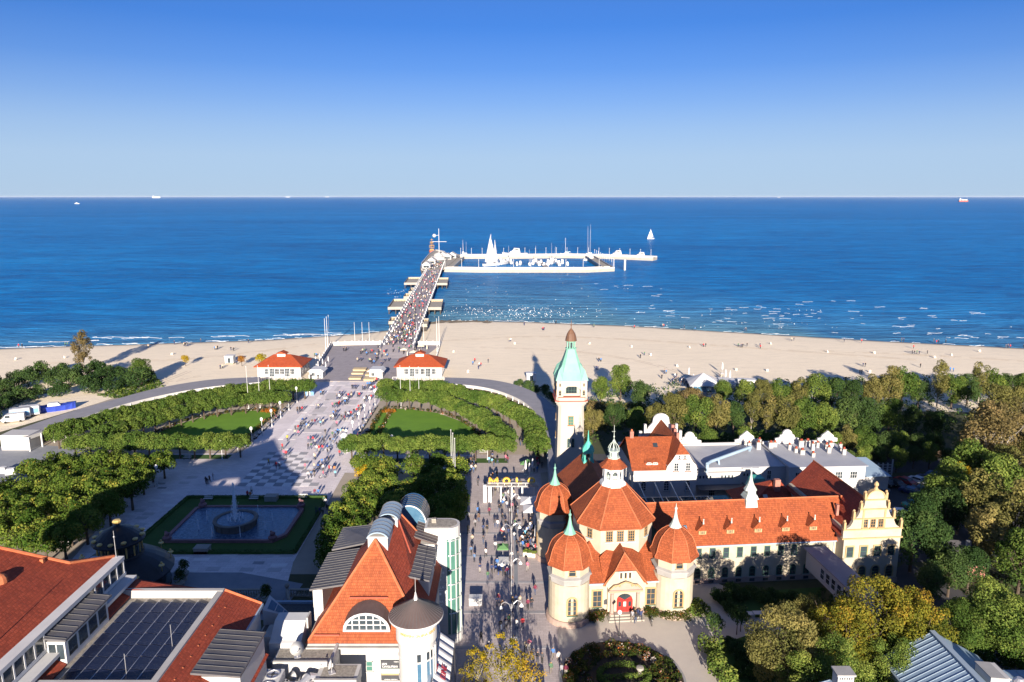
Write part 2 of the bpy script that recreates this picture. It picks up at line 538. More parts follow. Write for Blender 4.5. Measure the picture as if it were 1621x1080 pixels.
def nth(i):
    w = ['first', 'second', 'third', 'fourth', 'fifth', 'sixth', 'seventh', 'eighth', 'ninth', 'tenth', 'eleventh', 'twelfth', 'thirteenth', 'fourteenth',
         'fifteenth', 'sixteenth', 'seventeenth', 'eighteenth', 'nineteenth', 'twentieth']
    if i < 20: return w[i]
    n = i + 1
    return f"{n}{'st' if n % 10 == 1 else 'nd' if n % 10 == 2 else 'rd' if n % 10 == 3 else 'th'}"
def spline(pts, step):
    """evenly spaced points along a smooth line through pts"""
    p = np.array(pts, float)
    out = []
    q = np.vstack([2 * p[0] - p[1], p, 2 * p[-1] - p[-2]])
    for i in range(1, len(q) - 2):
        for t in np.linspace(0, 1, 24, endpoint=False):
            a, b, c, d = q[i - 1:i + 3]
            out.append(.5 * (2 * b + (c - a) * t + (2 * a - 5 * b + 4 * c - d) * t * t + (3 * b - a - 3 * c + d) * t ** 3))
    out.append(p[-1])
    out = np.array(out)
    L = np.r_[0, np.cumsum(np.hypot(*np.diff(out, axis=0).T))]
    n = max(1, round(L[-1] / step))
    s_ = np.linspace(0, L[-1], n + 1)
    return [(float(np.interp(x, L, out[:, 0])), float(np.interp(x, L, out[:, 1]))) for x in s_]
def inside(x, y, poly):
    c = False
    for i in range(len(poly)):
        (x1, y1), (x2, y2) = poly[i], poly[i - 1]
        if (y1 > y) != (y2 > y) and x < (x2 - x1) * (y - y1) / (y2 - y1) + x1: c = not c
    return c
_txt = {}
def text(name, body, size, mat, parent, loc, rot=(0, 0, 0), depth=.02, align='CENTER', **kw):
    cu = bpy.data.curves.new(name, 'FONT')
    cu.body, cu.size, cu.extrude, cu.align_x, cu.resolution_u = body, size, depth, align, 2
    t = bpy.data.objects.new('t', cu)
    COL.objects.link(t)
    me = bpy.data.meshes.new_from_object(t.evaluated_get(bpy.context.evaluated_depsgraph_get()))
    bpy.data.objects.remove(t)
    bpy.data.curves.remove(cu)
    me.name = name
    me.materials.clear()
    me.materials.append(MATS[mat])
    o = obj(name, me, parent, loc, **kw)
    o.rotation_euler = rot
    return o
WIN = {}
def window(par, x, y, z, w, h, cols=2, rows=2, rz=0.0, arch=False, frame='white paint', pane='dark glass', sill='grey stone', trim=None, name='window', label=None):
    """window standing on (x, y, z) = middle of its foot on the wall face, looking to -y before turning by rz"""
    key = (w, h, cols, rows, arch, frame, pane, sill, trim)
    if key not in WIN:
        b = B()
        fr = .09 if w > .8 else .07
        hw, top = w / 2, h - (w / 2 if arch else 0)
        def ring(r0, r1, y0, y1, m):
            """jambs, head (round or square) and foot between outline grown by r1 and shrunk to r0"""
            b.box(-hw - r1, -hw - r0, y0, y1, 0, top, m)
            b.box(hw + r0, hw + r1, y0, y1, 0, top, m)
            if arch:
                n = 10
                for i in range(n):
                    a0, a1 = math.pi * i / n, math.pi * (i + 1) / n
                    q = [((hw + r) * math.cos(a), (hw + r) * math.sin(a)) for r, a in ((r0, a0), (r1, a0), (r1, a1), (r0, a1))]
                    b.ext([(cx, y0, top + cz) for cx, cz in q], (0, y1 - y0, 0), m)
            else:
                b.box(-hw - r1, hw + r1, y0, y1, top + r0, top + r1, m)
        ring(-fr, 0, -.07, .0, 0)
        b.box(-hw + fr, hw - fr, -.07, 0, 0, fr, 0)
        for i in range(1, cols):
            cx = -hw + w * i / cols
            b.box(cx - .03, cx + .03, -.06, -.002, fr, top - (0 if arch else fr), 0)
        for j in range(1, rows + (1 if arch else 0)):
            cz = top * j / rows if not arch else top * j / rows
            b.box(-hw + fr, hw - fr, -.058, -.004, cz - .03, cz + .03, 0)
        mats = [frame]
        if trim:
            mats.append(trim)
            ring(.0, .16, -.13, 0, 1)
        if sill:
            mats.append(sill)
            b.box(-hw - .12, hw + .12, -.2, 0, -.12, -.003, len(mats) - 1)
        p = B()
        out = [(-hw + .02, 0), (hw - .02, 0), (hw - .02, top)]
        if arch: out += [((hw - .02) * math.cos(math.pi * i / 8), top + (hw - .02) * math.sin(math.pi * i / 8)) for i in range(1, 8)]
        out += [(-hw + .02, top)]
        p.ext([(a, -.03, c) for a, c in out], (0, .024, 0))
        WIN[key] = (b.mesh('window', mats), p.mesh('pane', [pane]))
    fm, pm = WIN[key]
    o = obj(name, fm, par, (x, y, z), rz, label=label)
    obj('pane', pm, o)
    return o
def hip(b, x0, x1, y0, y1, z0, rx0, rx1, ry0, ry1, zr, m=0, t=.25):
    """hipped roof with a thin eaves edge"""
    r = [(rx0, ry0, zr), (rx1, ry1, zr)]
    e = [(x0, y0, z0), (x1, y0, z0), (x1, y1, z0), (x0, y1, z0)]
    if abs(rx1 - rx0) >= abs(ry1 - ry0):
        fs = [[e[0], e[1], r[1], r[0]], [e[1], e[2], r[1]], [e[2], e[3], r[0], r[1]], [e[3], e[0], r[0]]]
    else:
        fs = [[e[0], e[1], r[0]], [e[1], e[2], r[1], r[0]], [e[2], e[3], r[1]], [e[3], e[0], r[0], r[1]]]
    for f in fs: b.face(f, m)
    d = [(x, y, z - t) for x, y, z in e]
    for i in range(4): b.face([d[i], d[(i + 1) % 4], e[(i + 1) % 4], e[i]], m)
    b.face(d[::-1], m)
    return b
def rib(b, p, q, r=.09, m=0):
    b.tube(p, q, r, r, 5, m)
# ================================================================== THE SETTING
# shoreline and back of the beach (pixel readings on the ground)
SHORE = [P2(u, v) for u, v in [(-900, 628), (-300, 572), (0, 550), (130, 546), (300, 541), (400, 538), (500, 532), (570, 527), (630, 520), (665, 511), (700, 507),
                               (750, 506.5), (850, 509), (1000, 515), (1120, 522), (1250, 530), (1400, 539), (1621, 550), (1900, 566), (2500, 600)]]
BACK = [P2(u, v) for u, v in [(-900, 720), (-300, 640), (0, 612), (130, 622), (300, 622), (400, 605), (500, 605), (570, 605), (630, 605), (665, 605), (700, 602),
                              (750, 604), (850, 640), (1000, 655), (1120, 655), (1250, 650), (1400, 650), (1621, 655), (1900, 675), (2500, 725)]]
sx = np.array([p[0] for p in SHORE]); sy = np.array([p[1] for p in SHORE])
ys_of = lambda x: float(np.interp(x, sx, sy))
bx = np.array([p[0] for p in BACK]); by = np.array([p[1] for p in BACK])
yb_of = lambda x: float(np.interp(x, bx, by))
SEA_Z = -.45
# ground: one sheet under everything, dipping below the sea
xs = [-60000, -6000, -1500, -600] + list(range(-400, 401, 10)) + [600, 1500, 6000, 60000]
b = B()
rows = []
for x in xs:
    y1 = yb_of(x) + 2
    rows.append([(x, -200, 0), (x, 60, 0), (x, y1, 0), (x, ys_of(x) + 6, -1.6), (x, ys_of(x) + 400, -8)])
for a, c in zip(rows, rows[1:]):
    for i in range(4): b.face([a[i], c[i], c[i + 1], a[i + 1]])
b.build('ground', 'park earth', fix=False, kind='structure')
# beach
xs = sorted(set(np.linspace(-420, 420, 141).tolist() + [-1500, -800, 800, 1500]))
b = B(); wet = []
prof = [(0, .03), (.25, .06), (.5, .05), (.72, .02), (.86, -.1), (.93, -.22), (.965, -.32), (1.0, SEA_Z), (1.04, -.8)]
rj = random.Random(3)
for i, x in enumerate(xs):
    y0, y1 = yb_of(x), ys_of(x) + rj.uniform(-.5, .5)
    wd = 9 + 9 * math.exp(-((x + 42) / 22) ** 2)
    for t, z in prof:
        y = y0 + (y1 - y0) * t
        b.v.append((x, y, z))
        wet.append(min(1, max(0, 1 - (y1 - y) / (wd * .45))) if t < 1 else 1)
n = len(prof)
for i in range(len(xs) - 1):
    for j in range(n - 1):
        b.f.append((i * n + j, (i + 1) * n + j, (i + 1) * n + j + 1, i * n + j + 1)); b.m.append(0)
me = b.mesh('beach', 'sand', True, False)
me.attributes.new('wet', 'FLOAT', 'POINT').data.foreach_set('value', wet)
obj('beach', me, kind='structure')
# sea, in strips that follow the shore
xs = [-90000, -20000, -4000, -1200, -600] + list(np.linspace(-420, 420, 85)) + [600, 1200, 4000, 20000, 90000]
off = [-3, 0, 4, 10, 20, 35, 55, 80, 120, 180, 260, 400, 800, 2000, 6000, 20000, 90000]
b = B(); sh = []
for x in xs:
    y0 = ys_of(x)
    for d in off:
        k = min(1, d / 800) if d > 0 else 0
        b.v.append((x, (y0 + d) * (1 - k) + (d + 300) * k, SEA_Z))
        sh.append(math.exp(-max(0, d) / (150 if -45 < x < 60 else 75 if x > 0 else 40)) * (1.0 if x > -45 else .6) * (.6 if x > 130 else 1))
n = len(off)
for i in range(len(xs) - 1):
    for j in range(n - 1):
        b.f.append((i * n + j, (i + 1) * n + j, (i + 1) * n + j + 1, i * n + j + 1)); b.m.append(0)
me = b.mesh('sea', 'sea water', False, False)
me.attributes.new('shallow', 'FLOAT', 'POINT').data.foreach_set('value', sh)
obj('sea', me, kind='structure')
# breakers: short ragged white strips on the sea
b = B()
rj = random.Random(11)
def breaker(x, y, w, d):
    n = max(3, int(w / 1.5))
    up, lo = [], []
    for i in range(n + 1):
        t = i / n
        e = math.sin(math.pi * t) ** .5 * d
        yy = y + .8 * math.sin(t * 5 + x) + (t - .5) * w * -.05
        up.append((x + w * (t - .5), yy + e * rj.uniform(.3, 1)))
        lo.append((x + w * (t - .5), yy - e * rj.uniform(.1, .5)))
    for i in range(n): b.face([(*lo[i], SEA_Z + .05), (*lo[i + 1], SEA_Z + .05), (*up[i + 1], SEA_Z + .12), (*up[i], SEA_Z + .12)])
for line, (u0, v0, u1, v1, cnt, w) in enumerate([(1110, 490, 1640, 535, 22, 2.4), (950, 455, 1300, 500, 14, 2.2), (1180, 480, 1650, 516, 14, 2.4), (1250, 470, 1640, 500, 9, 3),
                                                (1050, 500, 1640, 541, 20, 2.4), (880, 440, 1100, 462, 5, 3), (1000, 488, 1260, 512, 9, 2.2)]):
    for i in range(cnt):
        t = rj.random()
        p = P(u0 + (u1 - u0) * t, v0 + (v1 - v0) * t + rj.gauss(0, 3.5))
        breaker(p.x, p.y, abs(rj.gauss(w, w * .7)) + .8, rj.uniform(.1, .34))
for u0, v0, u1, v1, cnt in [(60, 541, 240, 533, 8), (130, 533, 230, 533, 5), (280, 534, 520, 527, 8), (0, 548, 140, 547, 8), (440, 530, 560, 526, 6)]:
    for i in range(cnt):
        t = rj.random()
        p = P(u0 + (u1 - u0) * t, v0 + (v1 - v0) * t + rj.gauss(0, .8))
        breaker(p.x, p.y, abs(rj.gauss(6, 4)) + 2, rj.uniform(.3, .8))
for i in range(60):                              # thin wash along the water's edge
    x = rj.uniform(-205, 205)
    breaker(x, ys_of(x) + rj.uniform(.2, 2.0), rj.uniform(2, 7), rj.uniform(.1, .25))
b.build('foam', 'foam', fix=False, kind='stuff')
b = B()                                          # dark seaweed thrown up beside the pier
for i in range(240):
    u = 668 + 110 * rj.random() ** 1.6
    q = P(u, 0 + np.interp(u, [665, 700, 750, 800], [513, 508.5, 508, 509.5]) + rj.gauss(.3, .7))
    w, d = rj.uniform(.6, 2.6), rj.uniform(.3, 1.0)
    b.solid([(q.x - w, q.y, -.25), (q.x, q.y - d, -.25), (q.x + w, q.y, -.25), (q.x, q.y + d, -.25), (q.x, q.y, .08)], [(0, 1, 4), (1, 2, 4), (2, 3, 4), (3, 0, 4)])
b.build('seaweed', 'pile timber', fix=False, kind='stuff')
b = B()                                          # wheel and foot tracks trodden into the sand
for px in ([(235, 612), (262, 603), (285, 594), (300, 588)], [(228, 612), (268, 606), (295, 599), (318, 596)], [(700, 540), (850, 533), (1000, 538), (1200, 552), (1450, 570)], [(1095, 598), (1060, 585), (1000, 570), (900, 556), (760, 550)], [(60, 575), (200, 572), (330, 566), (500, 545)], [(1300, 556), (1450, 562), (1621, 572)]):
    for o_ in (-.8, .8):
        pts = spline([P2(*q) for q in px], 2.5)
        for (x0, y0), (x1, y1) in zip(pts, pts[1:]):
            if rj.random() < .18: continue
            d = Vector((x1 - x0, y1 - y0, 0)).normalized()
            n_ = Vector((-d.y, d.x, 0))
            w = .16
            a_, c_ = Vector((x0, y0, .085)) + n_ * o_, Vector((x1, y1, .085)) + n_ * o_
            b.face([a_ - n_ * w, c_ - n_ * w, c_ + n_ * w, a_ + n_ * w])
b.build('sand_tracks', 'trodden sand', fix=False, kind='stuff')
b = B()                                          # gulls resting on the water beside the pier
for i in range(380):
    if i < 260: u, v = rj.gauss(815, 62), rj.gauss(494, 6)
    elif i < 310: u, v = rj.uniform(700, 1000), rj.uniform(432, 500)
    elif i < 335: u, v = rj.uniform(612, 650), rj.uniform(456, 470)
    else: u, v = rj.uniform(980, 1330), rj.uniform(490, 520)
    p = P(u, v)
    if p.y < ys_of(p.x) + 3: continue
    a = rj.uniform(0, 6.3)
    s_ = rj.uniform(.4, .72)
    c, d = math.cos(a) * .32 * s_, math.sin(a) * .32 * s_
    b.solid([(p.x - c, p.y - d, SEA_Z + .25), (p.x - d * .5, p.y + c * .5, SEA_Z + .12), (p.x + d * .5, p.y - c * .5, SEA_Z + .12), (p.x + c, p.y + d, SEA_Z + .3),
             (p.x + .2 * c, p.y + .2 * d, SEA_Z + .42), (p.x, p.y, SEA_Z - .05)],
            [(0, 1, 4), (0, 4, 2), (3, 4, 1), (3, 2, 4), (0, 5, 1), (0, 2, 5), (3, 1, 5), (3, 5, 2)])
b.build('gull_flock', 'bird white', fix=False, kind='stuff')

# paved places, each sheet a few millimetres above the last
PL = -64.6; PR = -39.5                            # edges of the plaza avenue
S('park_path', [(-125, 108), (14, 108), (14, 236), (-125, 236)], .004, 'path gravel')
plaza_poly = [(PL, 262), (PR + 1, 262), (PR, 236), (PR, 170), (-36, 163.5), (-9, 163.5), (-9, 152.5), (-37, 152), (-36.6, 112), (-34, 96), (-66, 96), (-74, 112), (-79, 140),
              (-84, 153), (-82, 164), (PL, 164.5)]
plaza = S('plaza', plaza_poly, .012, 'plaza paving')
S('terrace', [(-66, 95), (-34, 95), (-33, 105), (-44, 108.5), (-62, 108.5), (-66, 105)], .020, 'terrace slab')
prom = S('promenade', [(-11.5, 30), (6.5, 30), (6.3, 152), (14, 155), (14, 163.5), (-9.2, 163.5), (-11.5, 150)], .016, 'promenade paving')
S('forecourt', [(6.5, 30), (40, 30), (40, 90), (36, 101), (31, 107), (27.5, 106), (24, 99.5), (6.4, 95)], .020, 'forecourt')
S('car_park', [(62, 112), (112, 112), (112, 150), (66, 150), (66, 128), (62, 122)], .012, 'asphalt')
S('side_road', [(60, 92), (74, 92), (66, 112), (61, 108)], .012, 'asphalt')
S('side_road', [(64, 78), (78, 74), (74, 92), (62, 96)], .020, 'asphalt')
S('coast_path', [(60, 150), (160, 158), (160, 164), (14, 164), (14, 156)], .008, 'asphalt')
S('service_yard', [(-125, 140), (-100, 150), (-98, 162), (-104, 168), (-125, 172)], .012, 'terrace slab')
S('beach_path', [P2(u, v) for u, v in [(1075, 600), (1095, 600), (1125, 632), (1108, 634)]], .07, 'path gravel')
S('store_yard', [P2(u, v) for u, v in [(-20, 690), (-20, 660), (60, 625), (180, 612), (205, 622), (150, 640)]], .02, 'sand')
# paving stones of the plaza that stand out singly: the chequerboard, the pale bands, scattered slabs
def slab_mesh(w, d, mat):
    return B().box(-w / 2, w / 2, -d / 2, d / 2, 0, .03).mesh('paving_slab', mat)
LT, DK, MD = slab_mesh(1.86, 1.86, 'slab light'), slab_mesh(1.86, 1.86, 'slab dark'), None
for i in range(9):
    for j in range(11):
        x, y = -57.2 + 1.9 * i, 145.3 + 1.9 * j
        if x > -41.6 - (y - 144.3) * .36 or x < -59.6 + (y - 144) * .1: continue
        obj('paving_slab', LT if (i + j) % 2 else DK, plaza, (x, y, .012))
rj = random.Random(5)
BAND = [slab_mesh(w, d, m_) for w, d, m_ in ((3.2, 5.6, 'slab mid'), (1.3, 6.4, 'slab light'), (1.3, 6.4, 'slab mid'), (5.5, 2.4, 'slab mid'), (2.6, 1.1, 'slab light'), (2.2, 1.2, 'slab mid'), (1.8, .9, 'slab dark'))]
for k in range(10):
    y = 170 + 7.6 * k
    if y > 236: break
    for x, me in ((PL + 6.2, BAND[1]), (PR - 5.2, BAND[1]), (PL + 9.3, BAND[2] if k % 2 else BAND[0]), (PR - 8.0, BAND[0] if k % 2 else BAND[2])):
        if y < 176 and x < -56: continue
        obj('paving_slab', me, plaza, (x + rj.uniform(-.2, .2), y, .012))
    if k % 2: obj('paving_slab', BAND[3], plaza, (-51.5 + rj.uniform(-3, 3), y + 3.6, .012))
taken = []
for k in range(150):
    if k < 95: x, y = rj.uniform(-64, -37.5), rj.uniform(108.8, 115)
    else: x, y = rj.uniform(-79, -66), rj.uniform(116, 150)
    if not inside(x, y, plaza_poly) or not inside(x - 2, y, plaza_poly) or any(abs(x - a) < 2.9 and abs(y - c) < 1.5 for a, c in taken): continue
    if -67.2 < x < -35.5 and 114.6 < y < 138.8: continue
    taken.append((x, y))
    obj('paving_slab', BAND[4 + rj.choice((0, 0, 1, 1, 2))], plaza, (x, y, .012))
# promenade: dark drain line, cross bands
obj('drain_channel', B().box(.35, .95, 60, 128, 0, .03).mesh('drain_channel', 'terrace slab'), prom, (0, 0, .016))
for y in (72, 80, 88.5, 97, 105.5, 114, 122.5, 131):
    obj('paving_band', B().box(-10.5, .3, -.3, .3, 0, .025).box(1.0, 6.2, -.3, .3, 0, .025).mesh('paving_band', 'slab dark'), prom, (0, y, .016))

# lawns of the pier garden and the beds round them
def half_lawn(name, pts, z=.02):
    S(name, pts, z, 'lawn')
RL = [(-37.2, 171.5), (-37.2, 199), (-35.5, 201.5), (-30, 201.2), (-21, 197.2), (-13.5, 189), (-8.5, 180), (-6.2, 171.5)]
LL = [(-66.8, 171.5), (-66.8, 198), (-69, 200.3), (-77, 199), (-85, 194), (-90, 186.5), (-93.5, 171.5)]
half_lawn('lawn', RL)
half_lawn('lawn', LL)
for pts in ([(-36, 166.5), (-4, 166.5), (-3, 169.5), (-36, 169.5)], [(-69, 167), (-98, 167), (-98.5, 169.5), (-69, 169.5)],
            [(-66.2, 160.6), (-99, 160.6), (-99, 163.4), (-66.2, 163.4)], [(-36, 158), (-1, 158), (-1, 161), (-36, 161)]):
    S('grass_strip', pts, .02, 'lawn dark')

# ------------------------------------------------------------------ foliage
def leaf_mesh(name, mat, clumps, n, size, seed, up=.25, tint_sd=.22, shell=.72, flat=1.0, tint_up=0.0):
    """n leaf sprays (single quads) spread over a crown made of clumps (x, y, z, r)"""
    g = np.random.default_rng(seed)
    c = np.array(clumps, float)
    pick = g.choice(len(c), n, p=(c[:, 3] ** 2) / (c[:, 3] ** 2).sum())
    d = g.normal(size=(n, 3)); d[:, 2] += up
    d /= np.linalg.norm(d, axis=1, keepdims=True)
    r = c[pick, 3] * (shell + (1.06 - shell) * g.random(n) ** .6)
    pos = c[pick, :3] + d * r[:, None] * np.array([1, 1, flat])
    nrm = d * .9 + g.normal(size=(n, 3)) * .55 + np.array([0, 0, .25])
    nrm /= np.linalg.norm(nrm, axis=1, keepdims=True)
    t = np.cross(nrm, g.normal(size=(n, 3)))
    t /= np.linalg.norm(t, axis=1, keepdims=True) + 1e-9
    u = np.cross(nrm, t)
    s = size * g.uniform(.6, 1.3, n)[:, None]
    a = s * .5 * t; w = s * .36 * u
    q = np.stack([pos - a, pos - w * .9 + a * .1, pos + a, pos + w + a * .1], 1).reshape(-1, 3)
    ct = g.normal(0, tint_sd * .8, len(c))
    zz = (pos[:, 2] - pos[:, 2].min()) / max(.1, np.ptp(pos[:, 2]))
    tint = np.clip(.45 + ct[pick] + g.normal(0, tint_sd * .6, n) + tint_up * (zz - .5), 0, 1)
    me = bpy.data.meshes.new(name)
    me.vertices.add(4 * n); me.loops.add(4 * n); me.polygons.add(n)
    me.vertices.foreach_set('co', q.ravel())
    me.loops.foreach_set('vertex_index', np.arange(4 * n))
    me.polygons.foreach_set('loop_start', np.arange(0, 4 * n, 4))
    me.attributes.new('tint', 'FLOAT', 'POINT').data.foreach_set('value', np.repeat(tint, 4))
    me.materials.append(MATS[mat])
    me.update(calc_edges=True)
    return me
def crown(seed, rx, rz, zc, k, rc, ry=None, low=.25):
    g = random.Random(seed)
    ry = ry or rx
    out = [(0, 0, zc, min(rx, rz) * .75)]
    while len(out) < k:
        a, h = g.uniform(0, 6.283), g.uniform(-1 + low, 1)
        q = math.sqrt(max(0, 1 - h * h)) * g.uniform(.75, 1.0)
        r = rc * g.uniform(.65, 1.25)
        out.append((math.cos(a) * q * (rx - r * .7), math.sin(a) * q * (ry - r * .7), zc + h * (rz - r * .6), r))
    return out
def trunk_mesh(h, r, forks, seed, spread, mat='bark', top=None):
    g = random.Random(seed)
    b = B()
    b.tube((0, 0, 0), (0, 0, h), r * 1.15, r * .8, 7)
    for i in range(forks):
        a = 6.283 * i / forks + g.uniform(-.4, .4)
        e = (math.cos(a) * spread * g.uniform(.4, .8), math.sin(a) * spread * g.uniform(.4, .8), h + (top or spread) * g.uniform(.6, 1.0))
        b.tube((0, 0, h * .92), e, r * .6, r * .2, 5)
        for j in range(2):
            c = [e[0] + g.uniform(-.5, .5) * spread, e[1] + g.uniform(-.5, .5) * spread, e[2] + g.uniform(.2, .6) * spread]
            m_ = tuple((p + q) / 2 for p, q in zip((0, 0, h), e))
            b.tube(m_, c, r * .28, r * .08, 4)
    return b.mesh('trunk', mat)
TREES = {}
def proto(kind, n, mat, rx, rz, zc, k, rc, leaves, size, forks=5, r=.22, bark='bark', h=None, **kw):
    lows = kw.pop('low', .25)
    TREES[kind] = []
    for i in range(n):
        sd = hash_(kind) + i * 17
        cl = crown(sd, rx * (1 + .08 * math.sin(i * 2.1)), rz * (1 + .06 * math.cos(i * 1.7)), zc, k, rc, low=lows)
        TREES[kind].append((trunk_mesh(h or max(1.2, zc - rz * .7), r, forks, sd, rx * .8, bark, rz), leaf_mesh('crown', mat, cl, leaves, size, sd, **kw)))
def hash_(s): return sum(ord(c) * (i + 3) for i, c in enumerate(s)) % 9973
proto('lime', 4, 'leaf lime', 3.2, 1.7, 4.0, 34, .95, 4200, .36, low=.5, r=.2)
proto('grove', 5, 'leaf grove', 3.0, 2.3, 4.1, 17, 1.15, 2600, .40, low=.4)
proto('bush', 3, 'leaf dark', 3.2, 2.4, 1.9, 16, 1.2, 2200, .42, low=.6, forks=3, h=.5, r=.12)
proto('dark', 4, 'leaf dark', 3.6, 4.4, 6.2, 26, 1.35, 7000, .36, low=.2, r=.25)
proto('green', 5, 'leaf green', 3.8, 4.6, 6.6, 26, 1.35, 7600, .36, low=.2, r=.25)
proto('olive', 4, 'leaf olive', 3.5, 4.8, 6.8, 26, 1.2, 7000, .36, low=.2, r=.25)
proto('birch', 3, 'leaf olive', 2.4, 5.2, 7.4, 26, .95, 5000, .32, low=.1, r=.16, bark='pale bark')
proto('brown', 2, 'leaf brown', 4.6, 5.0, 7.6, 40, 1.1, 8000, .33, low=.1, r=.3, bark='pale bark', forks=8, shell=.3)
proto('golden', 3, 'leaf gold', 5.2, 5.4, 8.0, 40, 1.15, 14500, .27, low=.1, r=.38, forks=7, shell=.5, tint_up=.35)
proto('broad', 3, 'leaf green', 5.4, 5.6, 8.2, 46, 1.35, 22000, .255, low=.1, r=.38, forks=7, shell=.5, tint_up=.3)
proto('broadolive', 2, 'leaf olive', 4.8, 5.2, 7.6, 46, 1.2, 20000, .25, low=.1, r=.36, forks=7, shell=.5)
proto('yellow', 1, 'leaf yellow', 2.0, 1.7, 3.2, 12, .8, 1100, .34, r=.12)
proto('orange', 1, 'leaf orange', 1.7, 1.7, 3.1, 12, .7, 800, .32, r=.12)
proto('poplar', 1, 'leaf brown', 3.4, 5.6, 7.4, 40, .95, 4200, .38, low=.05, r=.22, bark='pale bark', forks=9, shell=.3)
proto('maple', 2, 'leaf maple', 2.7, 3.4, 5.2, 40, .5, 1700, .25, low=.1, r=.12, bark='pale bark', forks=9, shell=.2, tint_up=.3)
proto('standard', 1, 'leaf dark', 1.0, .85, 2.2, 10, .5, 700, .22, forks=4, r=.05, h=1.5)
proto('shrub', 4, 'leaf green', 1.3, 1.0, .75, 9, .55, 520, .26, low=.7, forks=3, h=.25, r=.05)
proto('flowershrub', 3, 'flowers', 1.0, .7, .5, 9, .45, 420, .20, low=.8, forks=3, h=.2, r=.04)
proto('reed', 2, 'leaf brown', 2.6, 1.3, 1.0, 14, .8, 1100, .4, low=.8, forks=3, h=.3, r=.06)
_tc = {}
def tree(kind, x, y, s=1.0, label='', cat='tree', group=None, z=0.0, name=None, sz=1.0):
    i = _tc[kind] = _tc.get(kind, -1) + 1
    tr, cr = TREES[kind][(i * 7 + i // 3) % len(TREES[kind])]
    t = thing(name or cat.replace(' ', '_'), label, cat, (x, y, z), rnd.uniform(0, 6.28), group, (s, s, s * sz))
    obj('trunk', tr, t)
    obj('crown' if cat == 'tree' else 'foliage', cr, t)
    return t
# ================================================================== THE SPA: lighthouse, pavilion, wing, villa, annex
def octo(b, cx, cy, r, z0, z1, m=0, n=8, ph=R(22.5), r1=None):
    b.lathe([(r, z0), (r if r1 is None else r1, z1)], n, cx, cy, m, ph)
SPA_RZ = R(5)
# ---- lighthouse
lh = thing('lighthouse', 'tall cream lighthouse tower with green copper roof and brown onion dome', 'lighthouse', (12.3, 148.6, 0), R(2))
def chamf(w, c): return [(-w + c, -w), (w - c, -w), (w, -w + c), (w, w - c), (w - c, w), (-w + c, w), (-w, w - c), (-w, -w + c)]
b = B()
b.prism(chamf(3.35, .55), 0, 1.2, 1).prism(chamf(2.95, .6), 1.2, 18.2, 0)
b.build('shaft', ['lighthouse plaster', 'grey stone'], lh)
b = B()
for w, z0, z1, m in ((3.15, 17.6, 18.2, 0), (3.45, 18.2, 18.8, 0), (3.75, 18.8, 19.25, 0), (3.85, 19.25, 19.45, 1), (3.6, 19.45, 20.35, 0), (3.7, 20.35, 20.55, 1)):
    b.prism(chamf(w, .75), z0, z1 - .002, m)
b.build('gallery', ['lighthouse plaster', 'red trim'], lh)
b = B()
b.prism(chamf(2.6, .6), 20.4, 21.2, 0)
for sx_ in (-1, 1):
    for sy_ in (-1, 1):
        b.box(sx_ * 2.75 - .75, sx_ * 2.75 + .75, sy_ * 2.75 - .75, sy_ * 2.75 + .75, 20.4, 25.2, 0)
b.prism(chamf(2.3, .4), 20.5, 25, 0)
for s_ in (-1, 1):
    b.box(-2.0, 2.0, s_ * 2.9 - .25, s_ * 2.9 + .25, 23.3, 25.2, 0)
    b.box(s_ * 2.9 - .25, s_ * 2.9 + .25, -2.0, 2.0, 23.3, 25.2, 0)
    for k in (-1, 1):
        b.ext([(k * 2.0, s_ * 2.9 - .25, 22.4), (k * 2.0, s_ * 2.9 - .25, 23.3), (k * .9, s_ * 2.9 - .25, 23.3)], (0, .5, 0), 0)
        b.ext([(s_ * 2.9 - .25, k * 2.0, 22.4), (s_ * 2.9 - .25, k * 2.0, 23.3), (s_ * 2.9 - .25, k * .9, 23.3)], (.5, 0, 0), 0)
b.build('watch_room', ['lighthouse plaster'], lh)
for rz in (0, 90, 180, 270):
    window(lh, 2.32 * math.sin(R(rz)), -2.32 * math.cos(R(rz)), 20.7, 2.6, 2.5, 4, 2, R(rz), False, 'window green', 'dark glass', None)
    for k in (-1, 1):
        q = Vector((k * 2.75, -3.5, 0)); q.rotate(Matrix.Rotation(R(rz), 3, 'Z'))
        window(lh, q.x, q.y, 20.9, .6, 1.5, 1, 2, R(rz), True, 'cream trim', 'dark glass', None)
        window(lh, q.x, q.y, 23.4, .4, .9, 1, 1, R(rz), False, 'cream trim', 'dark glass', None)
# bell shaped copper roof: square plan with corner gablets
b = B()
prof = [(3.75, 24.9), (3.55, 25.3), (2.75, 26.6), (2.05, 28.2), (1.5, 29.6), (1.15, 30.6), (1.0, 31.0)]
rings = [[(x, y, z) for x, y in chamf(w, w * .30)] for w, z in prof]
for r0, r1 in zip(rings, rings[1:]):
    for i in range(8): b.face([r0[i], r0[(i + 1) % 8], r1[(i + 1) % 8], r1[i]])
b.face(rings[0][::-1]); b.face(rings[-1])
for sx_ in (-1, 1):
    for sy_ in (-1, 1):
        c0 = [(sx_ * a, sy_ * e, z) for a, e, z in ((2.1, 3.75, 25.1), (3.75, 3.75, 25.1), (3.75, 2.1, 25.1), (2.0, 2.0, 25.1), (3.0, 3.0, 27.1), (1.9, 1.9, 28.2))]
        b.solid(c0, [(0, 1, 4), (1, 2, 4), (0, 4, 5, 3), (2, 3, 5, 4), (0, 3, 2, 1)])
b.build('roof', 'copper green', lh)
b = B()
octo(b, 0, 0, 1.35, 30.9, 31.15)
octo(b, 0, 0, .55, 31.1, 33.0, 1)
